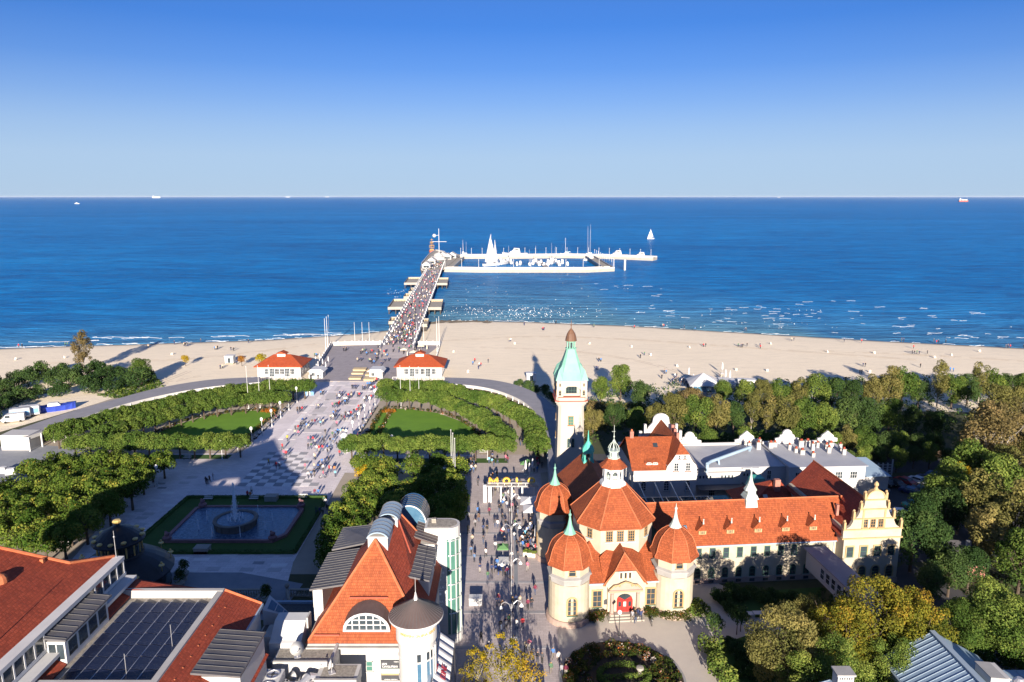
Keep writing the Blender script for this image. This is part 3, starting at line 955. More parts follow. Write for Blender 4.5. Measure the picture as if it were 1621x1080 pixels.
for i in range(8):
    a = R(22.5 + 45 * i)
    b.box(.92 * math.cos(a) - .11, .92 * math.cos(a) + .11, .92 * math.sin(a) - .11, .92 * math.sin(a) + .11, 31.15, 32.9)
octo(b, 0, 0, 1.15, 32.9, 33.2)
b.build('lantern', ['copper green', 'dark glass'], lh)
b = B().lathe([(1.35, 33.2), (1.3, 33.6), (1.18, 34.2), (.95, 34.9), (.6, 35.5), (.25, 35.9), (.1, 36.2), (.06, 37.6), (.01, 38.0)], 12)
b.ball((0, 0, 36.7), .16).tube((-.5, 0, 37.2), (.5, 0, 37.2), .03)
b.build('dome', 'copper brown', lh, smooth=False)
for z, w, h in ((13.0, 1.15, 2.0),):
    window(lh, -.1, -2.95, z, w, h, 2, 3, 0, False, 'window wood', 'green glass', 'red trim')
for x in (-.5, .42): window(lh, x, -2.95, 8.2, .55, 1.9, 1, 3, 0, True, 'window green', 'dark glass', 'grey stone')
for z in (9.5, 13.5): window(lh, -2.95, 0, z, .6, 1.4, 1, 2, R(-90), False, 'window wood', 'dark glass', 'grey stone')
for z in (9.5, 13.5): window(lh, 2.95, 0, z, .6, 1.4, 1, 2, R(90), False, 'window wood', 'dark glass', 'grey stone')

LZ_IN, LZ_OUT = [0, 17.5, 18.2, 20.5, 25.1, 31.0, 33.2, 36.2, 38], [0, 16.9, 17.4, 19.2, 22.7, 28.9, 30.5, 33.2, 35.0]
for o in KIDS[lh.name]:                          # upper part a little slimmer and lower
    if o.name.startswith('window'):
        if o.location.z > 17.5: o.location = (o.location.x * .9, o.location.y * .9, float(np.interp(o.location.z, LZ_IN, LZ_OUT))); o.scale = (.88, .88, .76)
        continue
    for v in o.data.vertices:
        k = .9 if v.co.z > 17.5 else 1
        v.co = (v.co.x * k, v.co.y * k, float(np.interp(v.co.z, LZ_IN, LZ_OUT)))
# ---- pavilion
pv = thing('spa_pavilion', 'cream spa pavilion with eight sided orange roof, domed turrets and red arched door', 'building', (16.3, 96.6, 0), SPA_RZ)
b = B()
b.box(-6.6, 6.6, 0, 20, .75, 5.4, 0).box(-6.75, 6.75, -.15, 20.1, 0, .75, 1)
b.box(-5.6, 5.6, 12, 32, 0, 8.0, 0)
oc = [(-2.9, 3.4), (2.9, 3.4), (5.6, 6.1), (5.6, 11.7), (2.9, 14.4), (-2.9, 14.4), (-5.6, 11.7), (-5.6, 6.1)]
b.prism(oc, 5.4, 12.0, 0)
b.build('wall', ['cream plaster', 'pink plinth'], pv)
# lower roof round the drum
b = B()
hip(b, -7.2, 7.2, -.5, 20.5, 5.4, -2, 2, 9, 11, 12.6)
b.face([(-6.2, 12, 7.9), (-6.2, 32.5, 7.9), (0, 32.5, 13.4), (0, 12, 13.4)]).face([(6.2, 12, 7.9), (0, 12, 13.4), (0, 32.5, 13.4), (6.2, 32.5, 7.9)])
b.face([(-6.2, 12, 7.65), (0, 12, 13.1), (6.2, 12, 7.65)])
b.build('roof', ['orange tile'], pv)
b = B().face([(-5.6, 32, 8.0), (5.6, 32, 8.0), (0, 32, 12.9)])
b.build('rear_gable', ['cream plaster'], pv)
for x0, x1, xd in ((-6.6, -2.9, -5.6), (2.9, 6.6, 5.8)): B().box(x0, x1, -.62, -.42, 5.15, 5.33).tube((xd, -.45, 5.2), (xd, -.2, 5.0), .07).tube((xd, -.2, .4), (xd, -.2, 5.2), .07).build('gutter', 'zinc sheet', pv)
# eight sided roof
b = B()
ev = [(x * 1.07, 8.9 + (y - 8.9) * 1.07) for x, y in oc]
tp = [(1.9 * math.cos(R(-112.5 + 45 * i)), 8.9 + 1.9 * math.sin(R(-112.5 + 45 * i)), 16.9) for i in range(8)]
for i in range(8):
    j = (i + 1) % 8
    b.face([(*ev[i], 11.95), (*ev[j], 11.95), tp[j], tp[i]])
    b.face([(*ev[i], 11.7), (*ev[j], 11.7), (*ev[j], 11.95), (*ev[i], 11.95)])
b.face([(*q, 11.7) for q in ev][::-1]); b.face(tp)
b.build('drum_roof', 'orange tile', pv)
for i in range(8): B().tube((*ev[i], 11.98), tp[i], .11, .08, 5).build('hip_ridge', 'ridge tile', pv)
# lantern on top
b = B()
b.lathe([(2.15, 16.6), (2.0, 17.0), (1.75, 17.25), (1.55, 17.3)], 8, 0, 8.9, 0, R(22.5))
octo(b, 0, 8.9, 1.6, 17.3, 17.75)
for i in range(8):
    a = R(22.5 + 45 * i)
    b.lathe([(.2, 17.75), (.16, 19.0), (.26, 19.2)], 6, 1.42 * math.cos(a), 8.9 + 1.42 * math.sin(a))
    a2 = R(67.5 + 45 * i)
    p0, p1 = Vector((1.45 * math.cos(a), 8.9 + 1.45 * math.sin(a), 0)), Vector((1.45 * math.cos(a2), 8.9 + 1.45 * math.sin(a2), 0))
    n_ = (p1 - p0)
    for f0, f1, z0 in ((0, .3, 18.75), (.3, .7, 19.0), (.7, 1, 18.75)):
        q0, q1 = p0 + n_ * f0, p0 + n_ * f1
        b.ext([(q0.x, q0.y, z0), (q1.x, q1.y, z0), (q1.x, q1.y, 19.4), (q0.x, q0.y, 19.4)], (q0 - Vector((0, 8.9, 0))).normalized() * .12)
octo(b, 0, 8.9, 1.05, 17.4, 18.2, 1)
octo(b, 0, 8.9, 1.75, 19.4, 19.6)
b.build('roof_lantern', ['white paint', 'pale glass'], pv)
b = B().lathe([(2.2, 19.55), (2.0, 19.75), (1.5, 20.15), (1.0, 20.7), (.85, 20.9)], 8, 0, 8.9, 0, R(22.5))
b.build('lantern_roof', 'orange tile', pv)
b = B()
octo(b, 0, 8.9, 1.0, 20.85, 21.0); octo(b, 0, 8.9, .7, 21.0, 21.9); octo(b, 0, 8.9, .9, 21.9, 22.05)
for i in range(8):
    a = R(22.5 + 45 * i)
    pts = [(r * math.cos(a), 8.9 + r * math.sin(a), z) for r, z in ((.8, 22.05), (.85, 22.4), (.6, 22.9), (.25, 23.3), (.08, 23.7))]
    b.path(pts, .045, 4)
b.tube((0, 8.9, 22), (0, 8.9, 26.0), .06, .03).ball((0, 8.9, 24.2), .14).tube((-.35, 8.9, 25.0), (.2, 8.9, 25.0), .03)
for i in range(4):
    a = R(45 + 90 * i)
    b.box(.68 * math.cos(a) - .05, .68 * math.cos(a) + .05, 8.9 + .68 * math.sin(a) - .05, 8.9 + .68 * math.sin(a) + .05, 21.15, 21.75, 1)
b.build('finial', ['pale copper', 'dark glass'], pv)
# green cupola at the rear end of the ridge
b = B()
b.box(-1.2, 1.2, 27.6, 30.0, 11.5, 14.0)
b.ext([(-1.35, 27.5, 13.4), (1.35, 27.5, 13.4), (1.2, 27.5, 14.2), (-1.2, 27.5, 14.2)], (0, 2.6, 0))
for sx_ in (-1, 1):
    for sy_ in (-1, 1): b.box(sx_ * .95 - .14, sx_ * .95 + .14, 28.8 + sy_ * .95 - .14, 28.8 + sy_ * .95 + .14, 14.0, 16.2)
b.box(-.4, .4, 28.4, 29.2, 14, 16.2, 1)
b.lathe([(1.45, 16.1), (1.5, 16.4), (1.55, 16.9), (1.3, 17.7), (.7, 18.6), (.28, 19.4), (.16, 20.6), (.08, 22.0), (.02, 22.4)], 8, 0, 28.8, 0, R(22.5))
b.ball((0, 28.8, 20.7), .22)
b.v = [(x * .74, 28.8 + (y - 28.8) * .74, 11.5 + (z - 11.5) * .66) for x, y, z in b.v]
b.build('cupola', ['copper dark green', 'dark glass'], pv)
# turrets
def turret(cx, cy, front=True, low=0.0):
    b = B()
    b.lathe([(3.3, 0), (3.3, .7), (3.15, .85)], 28, cx, cy, 1)
    b.lathe([(2.95, .85), (2.95, 6.3)], 28, cx, cy, 0)
    b.lathe([(2.95, 6.28), (3.12, 7.2), (3.3, 7.2), (3.3, 7.32), (2.85, 7.5)], 8, cx, cy, 2, R(22.5))
    b.lathe([(2.85, 7.4), (2.85, 9.2)], 8, cx, cy, 0, R(22.5))
    w = b.build('turret', ['cream plaster', 'pink plinth', 'grey stone'], pv)
    if front:
        window(w, cx, cy - 2.9, 1.9, 1.3, 2.7, 2, 3, 0, True, 'window wood', 'dark glass', 'window green', 'cream trim')
        window(w, cx, cy - 2.66, 7.75, 1.1, 1.2, 1, 1, 0, True, 'cream trim', 'dark glass', 'grey stone')
    else:
        window(w, cx - 2.9, cy, 2.2, 1.0, 2.4, 2, 3, R(-90), True, 'window wood', 'dark glass', 'grey stone')
    b = B().lathe([(3.58, 8.95), (3.5, 9.15), (3.2, 9.65), (3.02, 10.35), (2.8, 11.1), (2.42, 11.85), (1.8, 12.5), (1.15, 12.95), (.85, 13.1)], 8, cx, cy, 0, R(22.5))
    b.build('turret_roof', 'orange tile', pv)
    for i in range(8):
        a = R(22.5 + 45 * i)
        B().path([(cx + r * math.cos(a), cy + r * math.sin(a), z) for r, z in ((3.53, 9.15), (3.23, 9.65), (3.05, 10.35), (2.83, 11.1), (2.45, 11.85), (1.83, 12.5), (1.18, 12.95), (.9, 13.1))], .06, 4).build('hip_ridge', 'ridge tile', pv)
    b = B().lathe([(1.12, 12.85), (.95, 13.05), (.6, 13.6), (.34, 14.3), (.19, 15.1), (.12, 15.6), (.22, 15.75), (.2, 15.95), (.07, 16.05), (.03, 16.6)], 8, cx, cy, 0, R(22.5))
    b.build('spire', 'pale copper' if cx > 0 else 'copper green', pv)
turret(-8.1, .15); turret(7.5, .9); turret(-7.6, 18.2, False)
# portal with gable
b = B()
b.ext([(-2.9, -.55, 4.7), (2.9, -.55, 4.7), (2.7, -.55, 5.3), (1.55, -.55, 7.05), (-1.55, -.55, 7.05), (-2.7, -.55, 5.3)], (0, 1.4, 0), 0)
b.box(-2.5, 2.5, -.5, .2, .75, 4.9, 0)
for k in (-1, 1):
    b.box(k * 1.9 - .38, k * 1.9 + .38, -1.15, -.4, 0, .8, 1).lathe([(.27, .8), (.23, 3.7), (.36, 3.95), (.36, 4.1)], 10, k * 1.9, -.78, 1)
b.box(-2.5, 2.5, -1.2, -.4, 4.1, 4.45, 1)
b.ext([(-2.3, -1.05, 4.45), (2.3, -1.05, 4.45), (1.7, -1.05, 5.1), (.7, -1.05, 5.35), (0, -1.05, 5.65), (-.7, -1.05, 5.35), (-1.7, -1.05, 5.1)], (0, .5, 0), 1)
b.build('portal', ['cream plaster', 'pink plinth'], pv)
b = B()
orn = [(-2.3, 4.6), (-1.7, 5.18), (-1.1, 5.22), (-.7, 5.45), (0, 5.72), (.7, 5.45), (1.1, 5.22), (1.7, 5.18), (2.3, 4.6)]
b.path([(x, -1.1, z) for x, z in orn], .11, 5)
for x in (-1.5, -.9, .9, 1.5): b.ball((x, -1.1, 5.1), .16, 6)
b.tube((-2.5, -1.22, 4.3), (2.5, -1.22, 4.3), .06)
b.build('portal_carving', 'cream trim', pv)
b = B()
for k in (-1, 1):
    b.face([(0, .3, 9.5), (0, 5.0, 9.5), (k * 3.2, 2.4, 7.9), (k * 3.2, -.75, 5.1), (k * 1.62, -.8, 7.3)])
    b.face([(k * 1.62, -.8, 7.05), (k * 3.2, -.75, 4.85), (k * 3.2, -.75, 5.1), (k * 1.62, -.8, 7.3)])
b.face([(-1.62, -.85, 7.3), (1.62, -.85, 7.3), (0, .3, 9.52)])
b.build('portal_roof', 'orange tile', pv)
B().tube((0, .3, 9.53), (0, 4.6, 9.53), .1).build('hip_ridge', 'ridge tile', pv)
for k in (-1, 1): B().tube((k * 1.62, -.88, 7.3), (0, .28, 9.53), .09).tube((k * 1.62, -.85, 7.3), (k * 3.25, -.8, 5.1), .09).build('hip_ridge', 'ridge tile', pv)
for x in (-.65, 0, .65): window(pv, x, -.56, 6.0, .38, .95, 1, 1, 0, False, 'window wood', 'dark glass', None, 'white plaster')
d = B()
d.box(-1.15, 1.15, -.62, -.5, .75, 2.6, 0)
for i in range(10):
    a0, a1 = math.pi * i / 10, math.pi * (i + 1) / 10
    d.ext([(1.15 * math.cos(a0), -.62, 2.6 + .95 * math.sin(a0)), (1.15 * math.cos(a1), -.62, 2.6 + .95 * math.sin(a1)), (0, -.62, 2.6)], (0, .12, 0), 1 if 1 < i < 8 else 0)
for x in (-1.1, -.38, .38, 1.1): d.box(x - .06, x + .06, -.7, -.62, .75, 2.6, 0)
d.box(-1.15, 1.15, -.7, -.62, 2.5, 2.66, 0)
door = d.build('door', ['red door paint', 'dark glass'], pv)
for x in (-.74, 0, .74): B().box(x - .2, x + .2, -.66, -.63, 1.6, 2.35).build('pane', 'pale glass' if x == 0 else 'dark glass', door)
b = B()
for i in range(3): b.box(-2.6 + .2 * i, 2.6 - .2 * i, -2.1 + .38 * i, -.5, .24 * i, .24 * (i + 1) - .002)
b.build('steps', 'concrete pale', pv)
for x in (-3.95, 4.0): window(pv, x, -.02, 1.35, 1.35, 2.6, 2, 3, 0, False, 'window wood', 'dark glass', 'window green', 'cream trim')
B().box(-2.95, -2.3, -.1, -.03, 1.7, 2.3).ext([(-2.95, -.1, 2.3), (-2.3, -.1, 2.3), (-2.62, -.1, 2.55)], (0, .07, 0)).build('plaque', 'print dark', pv)
for x in (-1.6, .05, 1.7): window(pv, x, 3.38, 9.75, 1.05, 1.7, 3, 4, 0, False, 'window wood', 'dark glass', 'zinc sheet')
for k, (x, y) in enumerate(((4.25, 4.75), (-4.25, 4.75))):
    window(pv, x, y - .02, 9.9, .9, 1.5, 2, 3, R(45 if x > 0 else -45), False, 'window wood', 'dark glass', 'zinc sheet')
for y in (4.5, 8.5, 12.5): window(pv, -6.62, y, 1.6, 1.2, 2.4, 2, 3, R(-90), False, 'window wood', 'dark glass', 'grey stone')

# ---- long wing and stepped gable house
wg = thing('spa_wing', 'long cream spa wing with orange roof, small dormers and ornate curved gable', 'building', (16.3, 96.6, 0), SPA_RZ)
b = B()
b.box(9.8, 36.2, 7.2, 16.6, .9, 6.7, 0).box(9.8, 36.2, 7.05, 16.6, 0, .9, 1)
b.box(35.9, 45.1, 5.0, 24, .9, 9.2, 0).box(35.8, 45.2, 4.85, 24.1, 0, .9, 1)
b.build('wall', ['cream plaster', 'pink plinth'], wg)
b = B()
E0, E1 = 6.75, 11.8
b.face([(9.0, 6.7, E0), (36.6, 6.7, E0), (40.2, 11.9, E1), (4.0, 11.9, E1)]).face([(9.0, 17.1, E0), (4.0, 11.9, E1), (40.2, 11.9, E1), (36.6, 17.1, E0)])
b.face([(9.0, 6.7, E0 - .22), (36.2, 6.7, E0 - .22), (36.6, 6.7, E0), (9.0, 6.7, E0)])
b.face([(9.0, 6.7, E0 - .22), (36.2, 6.7, E0 - .22), (36.2, 7.3, E0 - .22), (9.0, 7.3, E0 - .22)])
b.build('roof', 'orange tile', wg)
b = B()                                          # roof of the gable house, ridge running back from the gable
b.face([(35.4, 5.2, 8.2), (35.4, 24.4, 8.2), (40.4, 24.4, 13.2), (40.4, 5.2, 13.2)]).face([(45.7, 5.2, 8.0), (40.4, 5.2, 13.2), (40.4, 24.4, 13.2), (45.7, 24.4, 8.0)])
b.face([(35.4, 24.3, 8), (45.7, 24.3, 8), (40.4, 24.3, 13.1)])
b.build('roof', 'red tile', wg)
b = B().tube((4.5, 11.9, E1 + .03), (40.2, 11.9, E1 + .03), .13).tube((40.4, 5.6, 13.25), (40.4, 24.4, 13.25), .13)
b.build('ridge', 'ridge tile', wg)
B().tube((9.0, 6.62, E0 - .1), (35.7, 6.62, E0 - .1), .1).tube((10.8, 7.1, .8), (10.8, 7.1, 6.6), .06).tube((35.5, 7.1, .8), (35.5, 7.1, 6.6), .06).build('gutter', 'zinc sheet', wg)
# dormers
for i in range(5):
    x = 14.3 + 4.52 * i
    b = B()
    b.box(x - .6, x + .6, 7.95, 9.6, 8.0, 8.75, 0)
    for k in (-1, 1): b.face([(x, 7.6, 9.9), (x, 10.0, 9.9), (x + k * 1.0, 9.4, 8.7), (x + k * 1.0, 7.75, 8.7)], 1)
    b.face([(x - 1.0, 7.75, 8.7), (x + 1.0, 7.75, 8.7), (x, 7.6, 9.9)], 1)
    b.tube((x, 7.75, 9.85), (x, 7.75, 10.5), .14, .06, 6, 2).ball((x, 7.75, 10.6), .12, 6, 2)
    dm = b.build('dormer', ['cream trim', 'orange tile', 'pale copper'], wg)
    window(dm, x, 7.93, 8.08, .85, .55, 3, 2, 0, False, 'cream trim', 'dark glass', None)
B().ext([(11.0, 7.75, 7.9), (12.0, 7.75, 7.9), (12.0, 8.95, 9.1), (11.0, 8.95, 9.1)], (0, -.08, .1)).build('skylight', 'blue glass', wg)
# ventilation turret on the ridge
b = B()
b.prism([(22.25, 10.9), (24.45, 10.9), (24.45, 12.9), (22.25, 12.9)], 9.8, 10.5)
def taper(b, cx, cy, w0, z0, w1, z1, m=0):
    a = [(cx + k * w0, cy + j * w0, z0) for k, j in ((-1, -1), (1, -1), (1, 1), (-1, 1))]
    c = [(cx + k * w1, cy + j * w1, z1) for k, j in ((-1, -1), (1, -1), (1, 1), (-1, 1))]
    b.solid(a + c, [(3, 2, 1, 0), (4, 5, 6, 7), (0, 1, 5, 4), (1, 2, 6, 5), (2, 3, 7, 6), (3, 0, 4, 7)], m)
taper(b, 23.35, 11.9, 1.05, 10.5, .85, 12.2); taper(b, 23.35, 11.9, 1.1, 12.2, .8, 12.9); taper(b, 23.35, 11.9, .7, 12.9, .62, 13.6)
b.lathe([(1.05, 13.5), (.95, 13.75), (.55, 14.4), (.3, 15.1), (.16, 15.9), (.1, 16.5), (.2, 16.65), (.06, 16.85), (.02, 17.4)], 8, 23.35, 11.9, 0, R(22.5))
b.build('vent_turret', 'pale copper', wg)
for i in range(11):
    x = 13.55 + 2.22 * i
    if x > 35: break
    if not 30.6 < x < 34.6: window(wg, x, 7.18, 4.35, .95, 1.7, 1, 2, 0, False, 'window green', 'dark glass', 'grey stone')
    if x < 32.5: window(wg, x, 7.18, .98, .95, 1.75, 1, 2, 0, True, 'window green', 'dark glass', 'grey stone')
    B().box(x - .4, x + .4, 7.0, 7.045, .2, .65).build('basement_window', 'dark glass', wg)
for i in range(4): window(wg, 36.95 + 2.25 * i, 4.98, 4.7, 1.1, 1.75, 1, 2, 0, False, 'window green', 'dark glass', 'grey stone', 'cream trim')
for i in range(4): window(wg, 36.95 + 2.25 * i, 4.98, 1.1, 1.15, 2.0, 1, 3, 0, True, 'window green', 'dark glass', 'grey stone', 'cream trim')
for y in (8, 11.5, 15, 18.5, 22):
    for z in (1.4, 4.7): window(wg, 45.12, y, z, 1.0, 1.7, 2, 2, R(90), False, 'window green', 'dark glass', 'grey stone')
# curved, stepped gable
b = B()
half = [(4.75, 7.9), (4.75, 9.2), (4.4, 9.4), (3.7, 9.9), (3.35, 10.6), (3.3, 11.0), (3.1, 11.05), (2.65, 11.5), (2.35, 12.2), (2.3, 12.6), (2.0, 12.65), (1.75, 13.2), (1.65, 14.1), (1.55, 14.15)]
arc = [(1.5 * math.cos(R(a)), 14.2 + 1.5 * math.sin(R(a))) for a in range(0, 181, 15)]
out = [(40.35 + x, z) for x, z in half] + [(40.35 + x, z) for x, z in arc] + [(40.35 - x, z) for x, z in half[::-1]]
b.ext([(x, 4.9, z) for x, z in out], (0, .55, 0))
b.build('gable', 'cream plaster', wg)
b = B()
for z, w in ((7.75, 4.95), (9.25, 4.85), (11.0, 3.5), (12.55, 2.5), (14.1, 1.8)):
    b.box(40.35 - w, 40.35 + w, 4.72, 5.3, z, z + .2)
for x, z0, z1 in ((4.6, 9.4, 10.6), (3.25, 11.2, 12.3), (2.2, 12.75, 13.7), (1.7, 14.3, 15.3)):
    for k in (-1, 1):
        xx = 40.35 + k * x
        b.box(xx - .17, xx + .17, 4.8, 5.3, z0, z1).ball((xx, 5.05, z1 + .15), .2, 6)
b.lathe([(.45, 15.7), (.3, 15.95), (.18, 16.2), (.36, 16.5), (.3, 16.8), (.02, 17.1)], 8, 40.35, 5.15)
for i in range(12):
    a0, a1 = R(15 * i), R(15 * (i + 1))
    b.ext([(40.35 + r * math.cos(a), 4.78, 14.2 + r * math.sin(a)) for r, a in ((1.42, a0), (1.6, a0), (1.6, a1), (1.42, a1))], (0, .7, 0))
for x in (-1.75, 1.75): b.box(40.35 + x - .15, 40.35 + x + .15, 4.8, 4.95, 9.4, 12.5)
b.build('gable_moulding', 'cream trim', wg)
for x in (-1.25, 0, 1.25): window(wg, 40.25 + x, 4.88, 9.6, .85, 1.55, 2, 3, 0, False, 'window wood', 'dark glass', 'cream trim', None)
b = B().box(36.6, 37.0, 9.0, 9.5, 9.8, 11.6).build('chimney', 'brick pink', wg)

# ---- low red-roofed link behind the wing
lk = thing('link_house', 'low dark red hipped roof tucked between the long wing and the white annex', 'building', (16.3, 96.6, 0), SPA_RZ)
B().box(27.5, 37.0, 21, 29.5, 0, 5.6).build('wall', 'white plaster', lk)
b = hip(B(), 26.8, 37.6, 20.2, 30.2, 5.6, 33.5, 34.5, 25, 25.5, 9.6)
b.build('roof', 'red tile', lk)
B().box(33.0, 34.0, 23.2, 24.0, 8.0, 10.2).build('chimney', 'brick pink', lk)
B().face([(30.6, 21.8, 6.95), (31.4, 21.8, 6.95), (31.4, 22.8, 7.75), (30.6, 22.8, 7.75)]).build('skylight', 'pale glass', lk)
b = B().ext([(31.5, 30.3, 5.8), (35.2, 30.3, 5.8), (34.3, 30.3, 7.6), (32.4, 30.3, 7.6)], (0, 2.2, 0))
b.build('green_dormer', 'copper dark green', lk)
b = B().box(22.5, 27.2, 20.2, 28, 0, 4.4, 1).ext([(22.3, 20, 4.4), (27.1, 20, 4.4), (26.0, 28, 5.4), (23.4, 28, 5.4)], (0, 0, .15), 0)
b.build('sunroom', ['green glass', 'white plaster'], lk)
for k in range(3): B().box(24.3 + .5 * k, 25.2 + .5 * k, 25.2 - 1.5 * k, 26.1 - 1.5 * k, 5.3 - .15 * k, 5.42 - .15 * k).build('roof_window', 'pale glass', lk)

# ---- villa
vl = thing('villa', 'white villa with steep orange roofs, clipped front gable and round headed rear gable', 'house', (29.2, 133.5, 0), R(3))
b = B()
b.box(-5.6, 6.8, 0, 16, 0, 8.2, 0)
fg = [(.7, 8.2), (6.8, 8.2), (6.65, 9.0), (6.1, 9.7), (5.6, 10.7), (5.05, 12.0), (2.45, 12.0), (1.9, 10.7), (1.4, 9.7), (.8, 9.0)]
b.ext([(x, -.06, z) for x, z in fg], (0, .5, 0), 0)
b.box(-5.7, 6.9, -.12, 0, 6.55, 7.0, 0)
b.ext([(-5.62, 1, 8.2), (-5.62, 12.5, 8.2), (-5.62, 6.7, 13.0)], (.3, 0, 0), 1)
b.build('wall', ['white plaster', 'dark wood'], vl)
b = B()
b.face([(-6.1, -.6, 8.0), (.6, -.6, 8.0), (3.75, 6.2, 13.9), (-6.1, 6.2, 13.9)]).face([(-6.1, 13, 8.0), (-6.1, 6.2, 13.9), (3.75, 6.2, 13.9), (3.75, 13, 8.0)])
cv = [(3.15, 8.3), (2.85, 9.2), (2.35, 10.0), (1.8, 11.0), (1.3, 12.1), (0, 14.4)]
for k in (-1, 1):
    for (x0, z0), (x1, z1) in zip(cv, cv[1:]):
        y0, y1 = (-.5, -.5) if z1 < 12.2 else (-.5, 1.4)
        b.face([(3.75 + k * x0, y0, z0), (3.75 + k * x1, y1, z1), (3.75 + k * x1, 16.3, z1), (3.75 + k * x0, 16.3, z0)])
b.face([(3.75 - 1.4, -.55, 12.0), (3.75 + 1.4, -.55, 12.0), (3.75, 1.4, 14.4)])
b.build('roof', 'orange tile', vl)
b = B().ext([(-3.4, .55, 9.25), (-.4, .55, 9.25), (-.7, 4.2, 11.0), (-3.1, 4.2, 11.0)], (0, 0, .25), 0).box(-3.1, -.7, .6, 2.0, 8.6, 9.3, 1)
dm = b.build('shed_dormer', ['orange tile', 'white plaster'], vl)
for x in (-2.5, -1.3): window(dm, x, .58, 8.75, .9, .5, 2, 1, 0, False, 'white paint', 'pale glass', None)
B().ext([(-.9, 4.0, 12.0), (0, 4.0, 12.0), (0, 4.8, 12.7), (-.9, 4.8, 12.7)], (0, -.1, .12)).build('skylight', 'dark glass', vl)
b = B().box(-5.2, -4.5, 5.9, 6.6, 13.2, 15.4, 0).box(-5.0, -4.7, 6.1, 6.4, 15.4, 15.9, 1)
b.build('chimney', ['brick pink', 'ridge tile'], vl)
for i, y in enumerate((9.5, 11.5, 13.5)): B().box(5.3, 5.9, y, y + .7, 11.0, 13.2 + .3 * i).build('chimney', 'brick pink', vl)
rg = [(-.6, 8), (8.1, 8), (8.1, 9.4), (7.2, 10.4), (6.4, 12.2), (5.6, 13.3)] + [(3.75 + 1.75 * math.cos(R(a)), 14.2 + 1.8 * math.sin(R(a))) for a in range(0, 181, 18)] + [(1.9, 13.3), (1.1, 12.2), (.3, 10.4), (-.6, 9.4)]
B().ext([(x, 16.3, z) for x, z in rg], (0, .5, 0)).build('rear_gable', 'white plaster', vl)
B().box(-.9, -.3, 16.2, 16.9, 8, 11.0).box(.1, .6, 16.1, 16.8, 10.4, 13).box(6.9, 7.4, 16.1, 16.8, 10.4, 13).box(7.8, 8.4, 16.2, 16.9, 8, 11.0).build('gable_pier', 'white plaster', vl)
for x in (2.7, 5.0): window(vl, x, -.1, 7.6, .95, 1.7, 2, 3, 0, False, 'white paint', 'dark glass', 'red trim')
for x in (3.25, 4.3): window(vl, x, -.1, 10.55, .45, .85, 1, 2, 0, False, 'white paint', 'dark glass', 'red trim')
for x in (-3.6, .9, 5.1): window(vl, x, -.02, 3.6, 1.1, 2.1, 2, 3, 0, True, 'white paint', 'dark glass', 'grey stone')
for x in (-3.6, .9, 5.1): window(vl, x, -.02, .5, 1.1, 1.9, 2, 3, 0, False, 'white paint', 'dark glass', 'grey stone')
for y in (3, 7, 11):
    for z in (.8, 4.2): window(vl, -5.62, y, z, 1.1, 1.9, 2, 3, R(-90), False, 'white paint', 'dark glass', 'grey stone')
b = B()
for k in range(4):
    b.tube((-4 + 3.1 * k, -7.0, 3.2), (-4.6 + 3.1 * k, -.3, 5.4), .12, n=4)
    b.tube((-4.6 + 3.1 * k, -.3, 5.4), (-4.6 + 3.1 * k, -.3, 3.0), .08, n=4)
b.build('canopy_strut', 'zinc sheet', vl)
for o in KIDS[vl.name]:                          # roofs a little flatter
    if o.name.startswith('window'):
        if o.location.z > 8.2: o.location.z = 8.2 + (o.location.z - 8.2) * .78
        continue
    for v in o.data.vertices:
        if v.co.z > 8.0: v.co.z = 8.0 + (v.co.z - 8.0) * .78
pg = thing('glass_canopy', 'dark glass lean-to canopy between the villa and the long orange roof', 'canopy', (29.2, 133.5, 0), R(3))
b = B().box(-5.2, 11.5, -8.0, -2.2, 3.0, 3.15)
b.build('roof', 'dark glass', pg)
for k in range(7): B().box(-5.2 + 2.7 * k, -5.05 + 2.7 * k, -8.0, -2.2, 3.15, 3.3).build('glazing_bar', 'aluminium', pg)
B().box(-5.2, 11.5, -2.2, -2.0, 0, 3.2).box(-5.2, 11.5, -8.2, -8.0, 0, 3.1).build('wall', 'white plaster', pg)

# ---- annex: white, flat roofed, with curved parapet pediments
ax = thing('white_annex', 'white flat roofed annex with curved parapet pediments and many small chimneys', 'building', (30.3, 136.0, 0), R(3.2))
b = B()
b.box(6.2, 24.6, .5, 13.5, 0, 7.0, 0).box(24.6, 40.2, -1.2, 12.6, 0, 7.4, 0).box(6.2, 15.5, -.3, .5, 0, 6.2, 0)
b.box(6.2, 24.6, 13.2, 13.6, 7, 7.6, 0).box(24.6, 40.2, 12.4, 12.8, 7.4, 8.0, 0)
b.build('wall', 'white plaster', ax)
b = B().box(5.9, 24.5, .1, 13.1, 7.0, 7.12, 0).box(24.5, 40.5, -1.6, 12.3, 7.4, 7.52, 0).box(6.2, 16.0, -3.0, .5, 3.6, 3.75, 1).box(15.5, 19, -.4, .1, 6.9, 7.05, 0)
b.build('roof', ['pale roof sheet', 'slate metal'], ax)
def pediment(cx, y, z, s=1.0, roundtop=True):
    o_ = [(-2.6, 0), (2.6, 0), (2.6, .9), (1.7, 1.1), (1.5, 1.7)] + ([(1.1 * math.cos(R(a)), 1.75 + 1.15 * math.sin(R(a))) for a in range(0, 181, 20)] if roundtop else [(1.2, 1.9), (0, 2.9), (-1.2, 1.9)]) + [(-1.5, 1.7), (-1.7, 1.1), (-2.6, .9)]
    B().ext([(cx + x * s, y, z + c * s) for x, c in o_], (0, .45, 0)).build('pediment', 'white plaster', ax)
pediment(8.8, 13.2, 7.3); pediment(21.4, 13.2, 7.3, 1.0, False); pediment(30.0, 12.45, 7.7); pediment(39.0, 12.45, 7.7, .85, False)
rj = random.Random(21)
